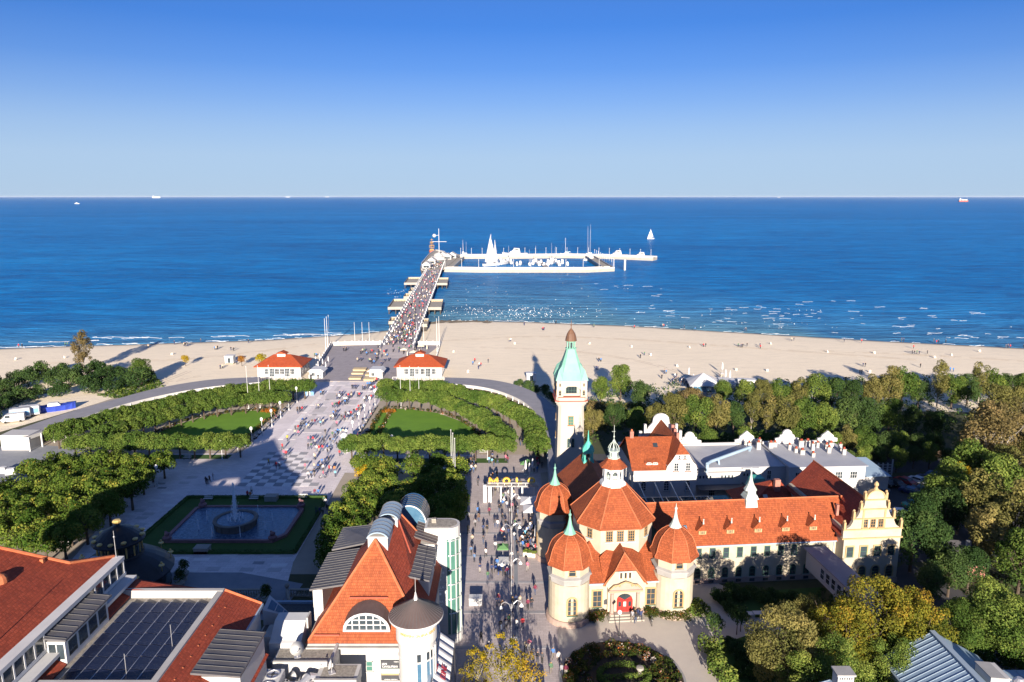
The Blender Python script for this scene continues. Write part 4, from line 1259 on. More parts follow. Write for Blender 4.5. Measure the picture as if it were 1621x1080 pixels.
for x, y in ((20.5, 9.5), (22.8, 10.2), (23.4, 11.3), (25.3, 9.8), (26.5, 10.5), (28.8, 8.5), (29.5, 6.8), (30.2, 5.5), (31.8, 4.0), (32, 10), (33.6, 10.4), (35.4, 9.6), (37, 8.8), (38.2, 9.3), (39.2, 7.4), (33.5, 7.8), (36.2, 6.2), (38.8, 5.0)):
    w, h = rj.uniform(.28, .5), rj.uniform(.8, 1.6)
    B().box(x - w, x + w, y - .3, y + .3, 7.1, 7.4 + h, 0).box(x - w - .06, x + w + .06, y - .36, y + .36, 7.4 + h, 7.55 + h, 1).box(x - w * .5, x + w * .5, y - .15, y + .15, 7.55 + h, 7.95 + h, 2).build('chimney', ['aged white plaster', 'concrete pale', 'red tile'], ax)
b = B().path([(8.5, .2, 4.4), (8.5, .2, 7.9), (9.5, 1.2, 8.0), (20.5, 8.6, 8.2), (20.5, 9.3, 7.2)], .32, 8).tube((11.5, .3, 4.3), (11.5, 2.4, 8.0), .2)
b.build('duct', 'zinc sheet', ax)
for x in (7.0, 7.7, 8.4, 9.1, 11.4, 12.1, 12.8, 13.5, 16.2, 16.9, 17.6, 18.3): window(ax, x, .46 if x > 15.5 else -.34, 5.0, .5, .75, 1, 1, 0, False, 'white paint', 'dark glass', None)
window(ax, 21.3, .46, 4.3, .9, 1.9, 2, 2, 0, False, 'white paint', 'dark glass', 'grey stone')
for x in (26.6, 30.2, 34.8): window(ax, x, -1.22, 4.8, 1.5, 1.5, 3, 2, 0, False, 'white paint', 'dark glass', 'grey stone')
for x in (37.8,): window(ax, x, -1.22, 4.8, 1.5, 1.5, 3, 2, 0, False, 'white paint', 'dark glass', 'grey stone')
for x in (9.5, 16.5, 21.0): window(ax, x, .46 if x > 15.5 else -.34, 1.3, 1.3, 1.6, 3, 2, 0, False, 'white paint', 'dark glass', 'grey stone')
b = B().box(40.2, 46.5, 1, 9, 0, 4.2, 0).ext([(40.25, .6, 4.2), (46.9, .6, 4.2), (46.0, 9, 5.2), (40.25, 9, 5.2)], (0, 0, .12), 1)
b.build('lean_to', ['white plaster', 'zinc sheet'], ax)

# ---- covered footbridge from the wing to the front
A_, B_ = P(1291, 868, 6.0), P(1420, 985, 6.0)
fb = thing('footbridge', 'enclosed white footbridge with grey flat roof sloping away from the cream wing', 'bridge', (A_.x, A_.y, 0), math.atan2(B_.y - A_.y, B_.x - A_.x))
Lb = (B_ - A_).length
B().box(.3, Lb, -1.6, 1.6, 3.0, 5.95).build('wall', 'white plaster', fb)
B().box(-.2, Lb + .3, -1.85, 1.85, 5.95, 6.15).build('roof', 'grey roof felt', fb)
for i in range(8): window(fb, 5.2 + 1.5 * i, -1.62, 3.7, 1.15, 1.7, 1, 2, 0, False, 'white paint', 'dark glass', None)
for x in (6.5, 13.5):
    B().tube((x - .8, 0, 3.0), (x, 0, 0), .2).tube((x + .8, 0, 3.0), (x, 0, 0), .2).build('leg', 'white paint', fb)
# ================================================================== GALLERY BUILDING (steep red roof, dormers, round corner tower)
gb = thing('gallery_building', 'white gallery building with steep red tiled roof, dark metal dormers and arched dormer window', 'building', (0, 0, 3.0), scale=.95)  # whole building shrunk toward the camera, depth judged from its cast shadow
b = B()
b.box(-23.4, -10.3, 77.0, 95.5, -3.1, 8.8, 0)
b.box(-24.6, -23.4, 81.9, 90.7, -3.1, 12.4, 0).box(-24.2, -20, 92.0, 98.0, -3.1, 12.6, 0)
b.box(-13.2, -10.6, 84.5, 91.0, -3.1, 12.8, 0).box(-13.1, -10.6, 92.0, 97.0, -3.1, 13.3, 0)
b.build('wall', 'white plaster', gb)
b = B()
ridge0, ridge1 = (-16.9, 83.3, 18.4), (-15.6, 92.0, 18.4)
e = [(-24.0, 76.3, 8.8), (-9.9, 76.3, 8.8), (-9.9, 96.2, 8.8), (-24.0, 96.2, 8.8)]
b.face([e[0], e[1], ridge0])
b.build('roof', 'orange tile', gb, label='sunlit front slope of the steep tiled roof')  # brighter tile on this slope: the sun side is put into the colour
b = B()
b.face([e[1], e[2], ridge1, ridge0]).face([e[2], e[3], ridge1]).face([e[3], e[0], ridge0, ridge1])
b.build('roof', 'red tile', gb)  # same roof in darker tile: shade of the other slopes painted in
for q, r_ in zip(e, (ridge0, ridge0, ridge1, ridge1)): B().tube(q, r_, .17, .17, 6).build('hip_ridge', 'ridge tile', gb)
b = B()
for f0, f1 in (((-24.0, 76.2, 8.55), (-9.3, 76.4, 8.8)), ((-24.1, 76.2, 8.55), (-23.9, 96.2, 8.8)), ((-10.0, 76.2, 8.55), (-9.8, 96.2, 8.8))):
    b.box(f0[0], f1[0], f0[1], f1[1], f0[2], f1[2])
b.box(-24.0, -9.6, 75.9, 77.0, 8.3, 8.5)
b.build('eaves', 'grey stone', gb)
# flat dark metal dormer roofs with standing seams
def dormer_roof(q, m='slate metal', n=9, label=None):
    """sloping sheet through four corners (front-left, front-right, back-right, back-left) with seams from front to back edge"""
    b = B().ext(q, (0, 0, -.2))
    d = b.build('dormer_roof', m, gb, label=label)
    s_ = B()
    a0, a1, a2, a3 = (Vector(x) for x in q)
    for i in range(n + 1):
        t = i / n
        s_.tube(a0.lerp(a3, t) + Vector((0, 0, .03)), a1.lerp(a2, t) + Vector((0, 0, .03)), .045, .045, 4)
    s_.build('seam', 'seam metal', d)
dormer_roof([(-24.9, 81.6, 12.6), (-20.6, 81.6, 13.3), (-20.6, 90.9, 13.3), (-24.9, 90.9, 12.6)], n=14, label='long dark ribbed roof on the left side')
dormer_roof([(-24.6, 91.7, 12.7), (-18.6, 91.7, 14.0), (-18.6, 98.3, 13.4), (-24.6, 98.3, 12.7)], n=9)
dormer_roof([(-13.8, 83.0, 13.8), (-10.3, 83.0, 13.0), (-10.3, 91.3, 13.0), (-13.8, 91.3, 13.8)], n=9)
dormer_roof([(-13.4, 91.8, 14.6), (-10.3, 91.8, 13.5), (-10.3, 97.3, 13.5), (-13.4, 97.3, 14.6)], 'brown metal', n=7)
# two barrel skylights astride the ridge
for y0, y1, x0 in ((83.6, 87.6, -16.6), (89.0, 92.8, -16.2)):
    b = B().box(x0 - 1.3, x0 + 1.15, y0, y1, 16.6, 18.6, 1)
    n = 8
    for i in range(n):
        a0, a1 = R(20 + 140 * i / n), R(20 + 140 * (i + 1) / n)
        b.ext([(x0 - .08 + 1.45 * math.cos(a), y0 - .15, 18.05 + 1.2 * math.sin(a)) for a in (a0, a1)] + [(x0 - .08 + 1.33 * math.cos(a), y0 - .15, 18.05 + 1.08 * math.sin(a)) for a in (a1, a0)], (0, y1 - y0 + .3, 0), 0)
    sk = b.build('barrel_skylight', ['zinc sheet', 'white plaster'], gb)
    s_ = B()
    for k in range(5):
        yy = y0 + (y1 - y0) * k / 4
        s_.path([(x0 - .08 + 1.47 * math.cos(R(20 + 20 * i)), yy, 18.05 + 1.22 * math.sin(R(20 + 20 * i))) for i in range(8)], .04, 4)
    s_.build('glazing_bar', 'seam metal', sk)
# half round glass gable at the back
b = B()
fan = [(-14.6 + 2.4 * math.cos(R(a)), 96.5, 14.0 + 3.0 * math.sin(R(a))) for a in range(0, 181, 12)]
b.ext(fan, (0, 4.5, 0), 0)
gl = b.build('arched_glass', 'blue glass', gb)
B().path([(x, 96.35, z) for x, y, z in fan], .1, 6).build('frame', 'white paint', gl)
s_ = B()
for k in range(1, 6): s_.path([(-14.6 + 2.43 * math.cos(R(a)), 96.5 + .75 * k, 14.0 + 3.03 * math.sin(R(a))) for a in range(0, 181, 15)], .06, 4)
s_.build('glazing_bar', 'iron', gl)
# arched dormer in the front slope
def fz(y): return 8.8 + (y - 76.3) * (18.4 - 8.8) / 7.0
cx, cz, yd = -17.0, 10.3, 77.0
b = B()
n = 12
for i in range(n):
    a0, a1 = math.pi * i / n, math.pi * (i + 1) / n
    q = [(cx + 2.75 * math.cos(a), cz + 2.2 * math.sin(a)) for a in (a0, a1)]
    b.face([(q[0][0], yd - .35, q[0][1]), (q[1][0], yd - .35, q[1][1]), (q[1][0], 76.3 + (q[1][1] + .1 - 8.8) / 1.371, q[1][1] + .25), (q[0][0], 76.3 + (q[0][1] + .1 - 8.8) / 1.371, q[0][1] + .25)])
dr = b.build('arched_dormer', 'brown metal', gb)
b = B()
for i in range(n):
    a0, a1 = math.pi * i / n, math.pi * (i + 1) / n
    b.ext([(cx + r * math.cos(a), yd - .4, cz + r * .8 * math.sin(a)) for r, a in ((2.4, a0), (2.75, a0), (2.75, a1), (2.4, a1))], (0, .35, 0))
b.box(cx - 2.75, cx + 2.75, yd - .4, yd - .05, cz - .2, cz)
for x in (-1.65, -.82, 0, .82, 1.65): b.box(cx + x - .06, cx + x + .06, yd - .34, yd - .2, cz, cz + 2.3 * .8 * math.sqrt(max(0, 1 - (x / 2.4) ** 2)))
for z in (.62, 1.25): b.box(cx - 2.35 * math.sqrt(1 - (z / 1.95) ** 2), cx + 2.35 * math.sqrt(1 - (z / 1.95) ** 2), yd - .33, yd - .21, cz + z - .05, cz + z + .05)
b.build('window_frame', 'white paint', dr)
B().ext([(cx + 2.4 * math.cos(R(a)), yd - .2, cz + 1.93 * math.sin(R(a))) for a in range(0, 181, 15)], (0, .06, 0)).build('pane', 'dark glass', dr)
for q in ((-19.4, -14.8, 78.9, 79.1, 13.0, 13.15), (-23.2, -20.2, 76.6, 76.8, 9.55, 9.72), (-13.5, -11.8, 76.6, 76.8, 9.55, 9.72)): B().box(*q).build('snow_guard', 'red trim', gb)
b = B()
for i in range(5): b.tube((-13.0 - .45 * i, 86 + i * .9, 15.2 + i * .55), (-13.0 - .45 * (i + 1), 86 + (i + 1) * .9, 15.2 + (i + 1) * .55), .1, .1, 5)
b.build('snow_guard', 'red trim', gb)
# front wall: windows and exhibition poster
for x, z, w, h in ((-16.9, 4.7, .85, 1.35), (-16.8, .7, .9, 1.4), (-20.5, 1.0, .9, 1.4), (-13.4, .8, .9, 1.4)): window(gb, x, 76.98, z, w, h, 1, 2, 0, False, 'aged white plaster', 'green glass', 'white plaster')
b = B().box(-15.55, -13.25, 76.86, 76.97, 3.5, 6.2, 0).box(-15.5, -13.3, 76.84, 76.86, 4.45, 5.1, 1).box(-15.5, -13.3, 76.835, 76.855, 4.25, 4.4, 2)
po = b.build('poster', ['print dark', 'pale glass', 'cream trim'], gb)
text('lettering', 'JAN\nCIĄGLIŃSKI', .36, 'print white', po, (-15.4, 76.85, 5.62), (R(90), 0, 0), .008, 'LEFT')
text('lettering', 'malarz', .22, 'print white', po, (-13.4, 76.85, 5.96), (R(90), 0, 0), .008, 'RIGHT')
text('lettering', 'wystawa malarstwa', .2, 'print white', po, (-14.4, 76.85, 3.62), (R(90), 0, 0), .008)
# round corner tower with cone roof
tx, ty = -11.0, 75.6
b = B().lathe([(2.1, -3.1), (2.1, 10.2), (2.35, 10.25), (2.35, 12.2), (2.2, 12.3), (2.2, 12.9)], 36, tx, ty)
for z in (2.05, 5.25, 8.04, 9.4): b.lathe([(2.1, z), (2.18, z + .04), (2.18, z + .12), (2.1, z + .16)], 36, tx, ty)
tw = b.build('corner_tower', 'white plaster', gb)
B().lathe([(3.05, 12.75), (3.12, 12.85), (3.12, 13.05), (2.9, 13.1)], 40, tx, ty).build('cornice', 'white paint', tw)
b = B().lathe([(3.1, 13.06), (3.02, 13.12), (2.0, 13.75), (.12, 15.0)], 40, tx, ty)
b.build('cone_roof', 'brown metal', gb)
b = B()
for i in range(40):
    a = R(9 * i)
    b.tube((tx + 3.0 * math.cos(a), ty + 3.0 * math.sin(a), 13.15), (tx + .15 * math.cos(a), ty + .15 * math.sin(a), 15.02), .03, .015, 4)
b.build('seam', 'seam metal', gb)
B().lathe([(.34, 14.8), (.2, 15.2), (.08, 15.7), (.04, 15.8), (.03, 17.6)], 10, tx, ty).build('finial', 'aluminium', gb)
word = 'PAŃSTWOWA GALERIA SZTUKI'
for i, ch in enumerate(word):
    if ch == ' ': continue
    a = R(-128 + 4.6 * i)
    text('letter', ch, .42, 'gold', tw, (tx + 2.37 * math.cos(a), ty + 2.37 * math.sin(a), 11.55), (R(90), 0, a + R(90)), .04)
for i in range(7):                               # tall curved glazing round the tower
    a0, a1 = R(-84 + 15 * i), R(-84 + 15 * (i + 1))
    for z0, z1, g in ((0, 2.0, 'dark glass'), (2.3, 5.2, 'dark glass'), (5.5, 8.0, 'blue glass'), (8.25, 9.2, 'dark glass')):
        q = [(tx + 2.13 * math.cos(a), ty + 2.13 * math.sin(a)) for a in (a0 + .02, a1 - .02)]
        B().solid([(*q[0], z0), (*q[1], z0), (*q[1], z1), (*q[0], z1)], [(0, 1, 2, 3)]).build('tower_pane', g if (i + int(z0)) % 3 else 'pale glass', tw, fix=False)
    b = B().tube((tx + 2.15 * math.cos(a0), ty + 2.15 * math.sin(a0), 0), (tx + 2.15 * math.cos(a0), ty + 2.15 * math.sin(a0), 9.4), .07, .07, 4)
    b.build('mullion', 'white paint', tw)
# glazed lift tower by the promenade
lt = thing('lift_tower', 'tall white and green glass lift tower with rounded end beside the promenade', 'tower')
def stad(x0, x1, y0, y1, r, n=10):               # plan: square at -x, half round at +x
    cy = (y0 + y1) / 2
    return [(x1 - r + r * math.cos(R(a)), cy + (y1 - y0) / 2 * math.sin(R(a))) for a in np.linspace(-90, 90, n)] + [(x0, y1), (x0, y0)]
LX0, LX1, LY0, LY1 = -11.6, -7.0, 89.4, 92.6
b = B().prism(stad(LX0, LX1, LY0, LY1, 1.5), 15.3, 16.9).prism(stad(LX0, LX1 + .25, LY0 - .2, LY1 + .2, 1.6), 0, 1.3)
b.box(LX0, LX0 + 2.9, LY0 + .05, LY1, 1.3, 15.3).box(LX0, LX0 + .9, LY0 - .05, LY0, 1.3, 15.3)
b.build('wall', 'white plaster', lt)
B().prism(stad(LX0 + .3, LX1 - .35, LY0 + .35, LY1 - .35, 1.3), 16.9, 16.93).box(LX0 + .8, LX0 + 1.4, 91, 91.5, 16.9, 17.5).build('roof', 'roof gravel', lt)
B().prism(stad(LX0 + 2.8, LX1 - .12, LY0 + .1, LY1 - .1, 1.4), 1.3, 15.3).build('glass_shaft', 'green glass', lt)
b = B()
for a in (-80, -50, -20, 10, 40, 70):
    x, y = LX1 - 1.5 + 1.5 * math.cos(R(a)), (LY0 + LY1) / 2 + 1.6 * math.sin(R(a))
    b.tube((x, y, 1.3), (x, y, 15.3), .1, .1, 5)
b.build('mullion', 'pale copper', lt)
for k in range(6):
    z = 2.6 + 2.12 * k
    b = B().path([(LX1 - 1.5 + 1.55 * math.cos(R(a)), (LY0 + LY1) / 2 + 1.65 * math.sin(R(a)), z + 1.9) for a in range(-90, 91, 15)], .08, 5)
    b.build('floor_ring', 'aluminium', lt)
    p_ = B().box(LX0 + 1.0, LX0 + 2.8, LY0 - .04, LY0 + .03, z, z + 2.0).build('sign_panel', 'sign grey', lt)
    if k:
        text('lettering', ('', 'BAR', 'SALA', 'CLUB', 'CAFE', 'SOFTEL')[k], .52, 'print white', p_, (LX0 + 1.9, LY0 - .05, z + 1.4), (R(90), 0, 0), .01)
        text('lettering', ('', 'parter', 'piętro', 'taras', 'kawiarnia', 'hotel')[k], .28, 'print white', p_, (LX0 + 1.9, LY0 - .05, z + 1.05), (R(90), 0, 0), .01)
        B().lathe([(.05, -.01), (.2, -.01), (.2, .01), (.05, .01)], 10).mesh('x', 'print white')
        i_ = B()
        i_.ext([(LX0 + 1.9 + .2 * math.cos(R(40 * j)), LY0 - .06, z + .6 + .2 * math.sin(R(40 * j))) for j in range(9)], (0, .02, 0))
        i_.build('pictogram', 'print white', p_)
# long white awning on the promenade side
aw = thing('awning', 'long white quilted awning with red lettering on the promenade side of the round tower', 'awning', (0, 0, 3.0), scale=.95)  # shrunk toward the camera together with the gallery building
rj = random.Random(4)
for k in range(11):
    y0, y1 = 66.5 + 1.55 * k, 66.5 + 1.55 * (k + 1)
    b = B()
    n = 5
    for i in range(n):
        t0, t1 = i / n, (i + 1) / n
        h0, h1 = .32 * math.sin(math.pi * t0), .32 * math.sin(math.pi * t1)
        b.face([(-9.1, y0 + 1.55 * t0, 5.6 + h0), (-9.1, y0 + 1.55 * t1, 5.6 + h1), (-7.3, y0 + 1.55 * t1, 4.2 + h1), (-7.3, y0 + 1.55 * t0, 4.2 + h0)])
    b.build('cloth_panel', 'canvas white', aw, fix=False)
B().box(-9.2, -7.2, 66.4, 66.5, 4.1, 4.2).tube((-7.3, 66.5, 4.2), (-7.3, 83.6, 4.2), .06).tube((-9.1, 83.6, 5.6), (-7.3, 83.6, 4.2), .06).tube((-7.35, 83.5, -3.1), (-7.35, 83.5, 4.2), .06).tube((-7.35, 75, -3.1), (-7.35, 75, 4.2), .06).build('frame', 'iron', aw)
B().box(-9.6, -9.2, 66, 84, -3.1, 6.3).build('wall', 'zinc sheet', aw)
t3 = Matrix(((0.0, -0.789, 0.614), (1.0, 0.0, 0.0), (0.0, 0.614, 0.789)))
for w, sz, x, z in (('DINE', 1.1, -7.75, 4.9), ('WINE', .6, -8.7, 5.68)):
    t2 = text('lettering', w, sz, 'print red', aw, (x, 76.2, z), (0, 0, 0), .02)
    t2.rotation_euler = t3.to_euler()

# ================================================================== SERVICE ROOFS between the gallery and the hotel
SV0, SVS = (0, 0, 3.0), .95                        # the service roofs, scaled about the camera so they sit nearer to it
def svp(x, y, z): return (x * SVS, y * SVS, SV0[2] + z * SVS)
sv = thing('service_block', 'low white service block with dark gravel roof and raised gravel penthouse', 'building', SV0, scale=SVS)
b = B().box(-31, -24.2, 79.6, 87.2, -3.1, 7.4, 0).box(-27.2, -20.2, 73.6, 76.2, -3.1, 8.2, 0).box(-27.6, -17.2, 66.0, 73.6, -3.1, 6.2, 0).box(-29, -24.2, 76.2, 79.6, -3.1, 6.9, 0)
b.box(-20.5, -20.2, 73.6, 76.2, 8.2, 8.9, 0).box(-21.8, -17.2, 71.3, 74.2, 6.2, 7.6, 0)
b.build('wall', 'white plaster', sv)
b = B().box(-30.8, -24.3, 79.8, 87.0, 7.4, 7.45, 0).box(-31.1, -24.0, 86.9, 87.3, 7.4, 7.75, 1)
b.build('flat_roof', ['dark gravel', 'zinc sheet'], sv)
B().box(-27.0, -20.6, 73.9, 76.0, 8.2, 8.25).box(-21.3, -17.6, 71.7, 73.9, 7.6, 7.64).build('gravel_roof', 'roof gravel', sv)
B().box(-27.3, -20.3, 73.5, 73.8, 8.2, 8.4).box(-21.85, -17.15, 71.2, 71.5, 7.6, 7.75).build('parapet_cap', 'concrete grey', sv)
sk = thing('triangular_skylight', 'white triangular glass skylight poking out over the dark gravel roof', 'skylight', SV0, scale=SVS)
b = B()
p_ = [(-31.0, 82.0, 9.6), (-31.0, 84.8, 10.0), (-27.4, 83.0, 7.9)]
b.solid(p_ + [(-31.0, 82.0, 7.45), (-31.0, 84.8, 7.45), (-27.4, 83.0, 7.46)], [(0, 1, 4, 3), (1, 2, 5, 4), (2, 0, 3, 5), (0, 2, 1)], 0)
b.build('frame', 'white paint', sk)
c_ = [Vector(q) for q in p_]
m_ = (c_[0] + c_[1] + c_[2]) / 3
for k in range(3):
    t0, t1 = .12 + .25 * k, .12 + .25 * k + .22
    f = lambda t, s_: (c_[0].lerp(c_[2], t) * (1 - s_) + c_[1].lerp(c_[2], t) * s_) + Vector((0, 0, .03))
    B().face([f(t0, .15), f(t1, .15), f(t1, .85), f(t0, .85)]).build('pane', 'blue glass', sk)
ub = thing('duct_housing', 'big white ventilation housing with sloping lid on the gravel roof', 'air duct', SV0, scale=SVS)
B().ext([(-28.4, 76.3, 6.9), (-28.4, 80.5, 6.9), (-28.4, 80.5, 10.2), (-28.4, 78.8, 10.2), (-28.4, 76.8, 8.9), (-28.4, 76.3, 8.8)], (3.7, 0, 0)).build('casing', 'white paint', ub)
B().box(-29.3, -28.4, 77.0, 79.5, 6.9, 9.2).box(-24.7, -24.5, 79.0, 80.4, 7.4, 10.4).build('side_duct', 'aged white plaster', ub)
for i, (x, y, z) in enumerate(((-26.3, 70.2, 6.2), )):
    ac = thing('air_conditioner', 'long grey air conditioning unit with two round fans on the lower roof', 'air conditioner', svp(x, y, z), scale=SVS)
    B().box(-1.0, 1.0, -2.0, 2.0, 0, 2.2).build('casing', 'white paint', ac)
    for yy in (-1, 1):
        B().lathe([(.75, 2.2), (.78, 2.32), (.66, 2.32), (.64, 2.24), (.05, 2.24)], 20, 0, yy).build('fan_ring', 'aluminium', ac)
        B().lathe([(.2, 2.24), (.2, 2.3)], 10, 0, yy).box(-.6, .6, yy - .06, yy + .06, 2.24, 2.27).box(-.06, .06, yy - .6, yy + .6, 2.24, 2.27).build('fan', 'iron', ac)
def dish(x, y, z, r, lab, rz):
    d = thing('satellite_dish', lab, 'satellite dish', svp(x, y, z), rz, 'satellite dishes on the service roof', SVS)
    b = B()
    n = 16
    prof = [(r * t, -.35 * r * (1 - t * t)) for t in (.02, .35, .65, .85, 1)]
    b.lathe(prof, n, 0, 0)
    me = b.mesh('reflector', 'white paint', True)
    for v in me.vertices:
        v.co = Matrix.Rotation(R(70), 3, 'X') @ v.co + Vector((0, -.25, 1.2))
    obj('reflector', me, d)
    B().tube((0, 0, 0), (0, 0, 1.2), .06).box(-.35, .35, -.35, .35, 0, .08).tube((0, -.3, .8), (0, -1.1, 1.35), .03).box(-.08, .08, -1.2, -1.05, 1.28, 1.42).build('mast', 'aluminium', d)
dish(-24.6, 74.6, 8.25, .8, 'large white satellite dish standing on the upper gravel roof edge', R(20))
dish(-24.4, 72.4, 6.25, .62, 'white satellite dish lower down, next to the round fans', R(-30))
dish(-22.9, 72.0, 6.25, .62, 'tilted white satellite dish in the middle of the pipes', R(35))
dish(-20.2, 72.6, 7.64, .6, 'white satellite dish by the right end of the small gravel roof', R(-60))
rj = random.Random(8)
for i, (x, y, w, d_, h, lab) in enumerate(((-24.2, 70.3, 1.4, 1.1, 1.5, 'white boxy roof fan unit among the pipes'), (-22.3, 69.6, 1.2, 1.2, 1.2, 'squat grey plant box at the very foot of the picture'), (-24.4, 68.2, 1.6, .9, .9, 'low metal plant box in front of the round fans'))):
    t = thing('roof_unit', lab, 'plant box', svp(x, y, 6.2), scale=SVS)
    B().box(-w / 2, w / 2, -d_ / 2, d_ / 2, .2, h).box(-w / 2 - .06, w / 2 + .06, -d_ / 2 - .06, d_ / 2 + .06, h, h + .08).build('casing', 'white paint' if i == 0 else 'concrete grey', t)
    B().lathe([(.4, h + .08), (.42, h + .2), (.34, h + .2), (.1, h + .12)], 12).build('fan_ring', 'aluminium', t)
t = thing('roof_pipes', 'bundle of insulated silver pipes on the lower service roof', 'pipes', SV0, scale=SVS)
b = B()
for k in range(7):
    x = -24.6 + .5 * k
    b.path([(x, 69 + rj.random() * 2, 6.5 + .2 * (k % 3)), (x + .6, 71, 6.5 + .2 * (k % 3)), (x + .6, 73.8, 6.5 + .2 * (k % 3)), (x + .6, 73.8, 7.6)], .13, 6)
b.path([(-23.3, 70.8, 7.2), (-22.6, 72.0, 7.5), (-21.8, 72.4, 7.1)], .5, 10)
b.build('pipe', 'aluminium', t)
for q in range(3): B().box(-27.6 + 2 * q, -27.4 + 2 * q, 69, 73.5, 6.2, 6.38).build('support', 'iron', t)

# ================================================================== HOTEL (left, bottom): red roofs, clerestory, solar roof
ht = thing('hotel_building', 'white hotel with dark red tiled roofs, clerestory windows and solar roof', 'building', (0, 0, 6.0), scale=.9)  # scaled about the camera: nearer and smaller, so its shadow fits the image
b = B().box(-82, -48.9, 40, 84, -6.6, 13.2, 0).box(-48.9, -35.4, 48, 82.2, -6.6, 11.2, 0).box(-35.6, -31.9, 75.6, 83.5, -6.6, 9.6, 0).box(-35.6, -28.6, 48, 75.6, -6.6, 7.7, 0)
b.build('wall', 'white plaster', ht)
K = .80                                          # slope of the big roof
def big(x): return 15.6 + K * (-50 - x)
b = B()
AP = (-63, 70.6, big(-63))
b.face([(-50, 44, 15.6), (-50, 84.2, 15.6), (-52.3, 79.1, big(-52.3)), (-57.2, 75.2, big(-57.2)), AP, (-63, 44, big(-63))])
b.face([(-50, 84.2, 15.6), (-83.6, 84.2, 13.5), (-52.3, 79.1, big(-52.3))]).face([(-83.6, 84.2, 13.5), (-57.2, 75.2, big(-57.2)), (-52.3, 79.1, big(-52.3))]).face([(-83.6, 84.2, 13.5), AP, (-57.2, 75.2, big(-57.2))]).face([(-83.6, 84.2, 13.5), (-82.8, 70.3, 18.8), AP])
b.face([AP, (-82.8, 70.3, 18.8), (-82.8, 44, 18.8), (-63, 44, big(-63))]).face([(-82.8, 70.3, 18.8), (-83.6, 84.2, 13.5), (-83.6, 44, 13.5), (-82.8, 44, 18.8)])
b.build('roof', 'red tile', ht)
b = B().path([(-50, 84.2, 15.7), (-52.3, 79.1, big(-52.3) + .08), (-57.2, 75.2, big(-57.2) + .08), (-63, 70.6, big(-63) + .08)], .2, 6)
b.build('hip_ridge', 'ridge tile', ht)
B().box(-53, -50.1, 83.9, 84.5, 14.9, 15.5).box(-82, -53, 84.0, 84.5, 13.2, 13.7).build('rear_gutter', 'zinc sheet', ht)
b = B()                                          # round eyebrow vent and small vents
for x, y in ((-55.0, 71.5),):
    z = big(x)
    b.lathe([(.75, z - .3), (.72, z + .25), (.5, z + .55), (.1, z + .75)], 12, x, y)
b.box(-54.2, -53.8, 76.8, 77.2, big(-54) - .1, big(-54) + .35).box(-57.2, -56.8, 70, 70.4, big(-57) - .1, big(-57) + .35)
b.build('roof_vent', 'ridge tile', ht)
# clerestory
b = B().box(-50.4, -48.8, 52, 84.4, 15.15, 15.62).box(-49.2, -48.8, 52, 84.4, 13.1, 13.5).box(-49.3, -49.0, 84.0, 84.4, 13.1, 15.2)
b.box(-48.8, -46.9, 68.5, 76.6, 11.0, 14.2).box(-48.9, -47.5, 52, 84.4, 12.6, 13.0)
b.build('clerestory', 'white paint', ht)
for i in range(20):
    y0 = 52.6 + 1.58 * i
    if 68.0 < y0 + .8 < 77.0: continue
    B().box(-48.98, -48.9, y0, y0 + 1.38, 13.5, 15.15).build('clerestory_pane', 'dark glass', ht)
    B().box(-49.0, -48.8, y0 + 1.38, y0 + 1.58, 13.5, 15.15).build('mullion', 'white paint', ht)
dm = B().ext([(-50.3, 68.1, 15.0), (-50.3, 77.0, 15.0), (-46.5, 77.0, 14.65), (-46.5, 68.1, 14.65)], (0, 0, -.2)).build('dormer_roof', 'slate metal', ht)
s_ = B()
for k in range(9): s_.tube((-50.2, 68.4 + 1.04 * k, 15.05), (-46.6, 68.4 + 1.04 * k, 14.7), .035, .035, 4)
s_.build('seam', 'seam metal', dm)
for i in range(4): B().box(-46.94, -46.86, 69.0 + 1.9 * i, 70.5 + 1.9 * i, 12.2, 13.9).build('dormer_pane', 'dark glass', ht)
for i in range(2): B().box(-48.6 + .85 * i, -47.9 + .85 * i, 68.42, 68.5, 12.2, 13.9).build('dormer_pane', 'dark glass', ht)
for f_ in ([(-48.8, 52, 12.6), (-46.9, 52, 11.7), (-46.9, 68.4, 11.7), (-48.8, 68.4, 12.6)], [(-48.8, 76.7, 12.6), (-47.0, 76.7, 11.8), (-47.0, 82, 11.8), (-48.8, 84, 12.6)], [(-48.8, 84.3, 12.7), (-48.8, 81.6, 12.7), (-36.2, 82.2, 12.0), (-40.0, 87.2, 9.4)]):
    B().ext(f_, (0, 0, -.15)).build('roof', 'red tile', ht)
# solar roof
b = B().box(-48.6, -35.5, 81.5, 82.1, 11.2, 12.5).box(-36.2, -35.5, 64.4, 81.5, 11.2, 12.45).box(-48.6, -36.2, 64.4, 65.0, 11.2, 12.3)
b.build('parapet', 'aged white plaster', ht)
B().box(-48.7, -36.0, 65.0, 81.5, 11.2, 11.5).build('gravel_roof', 'roof gravel', ht)
so = B()
pm = B().ext([(-.70, -.99, .26), (.70, -.99, .06), (.70, .99, .06), (-.70, .99, .26)], (0, 0, .04), 0).ext([(-.76, -1.03, .3), (-.70, -1.03, .3), (-.70, 1.03, .3), (-.76, 1.03, .3)], (0, 0, .03), 1).mesh('solar_panel', ['solar cell', 'aluminium'])
rails = B()
for c in range(6):
    x = -45.35 + 1.58 * c
    for r_ in range(7):
        y = 66.4 + 2.12 * r_
        obj('solar_panel', pm, ht, (x + .05, y, 11.52))
    rails.box(x + .74, x + .80, 65.2, 80.8, 11.5, 11.62)
rails.build('panel_rail', 'aluminium', ht)
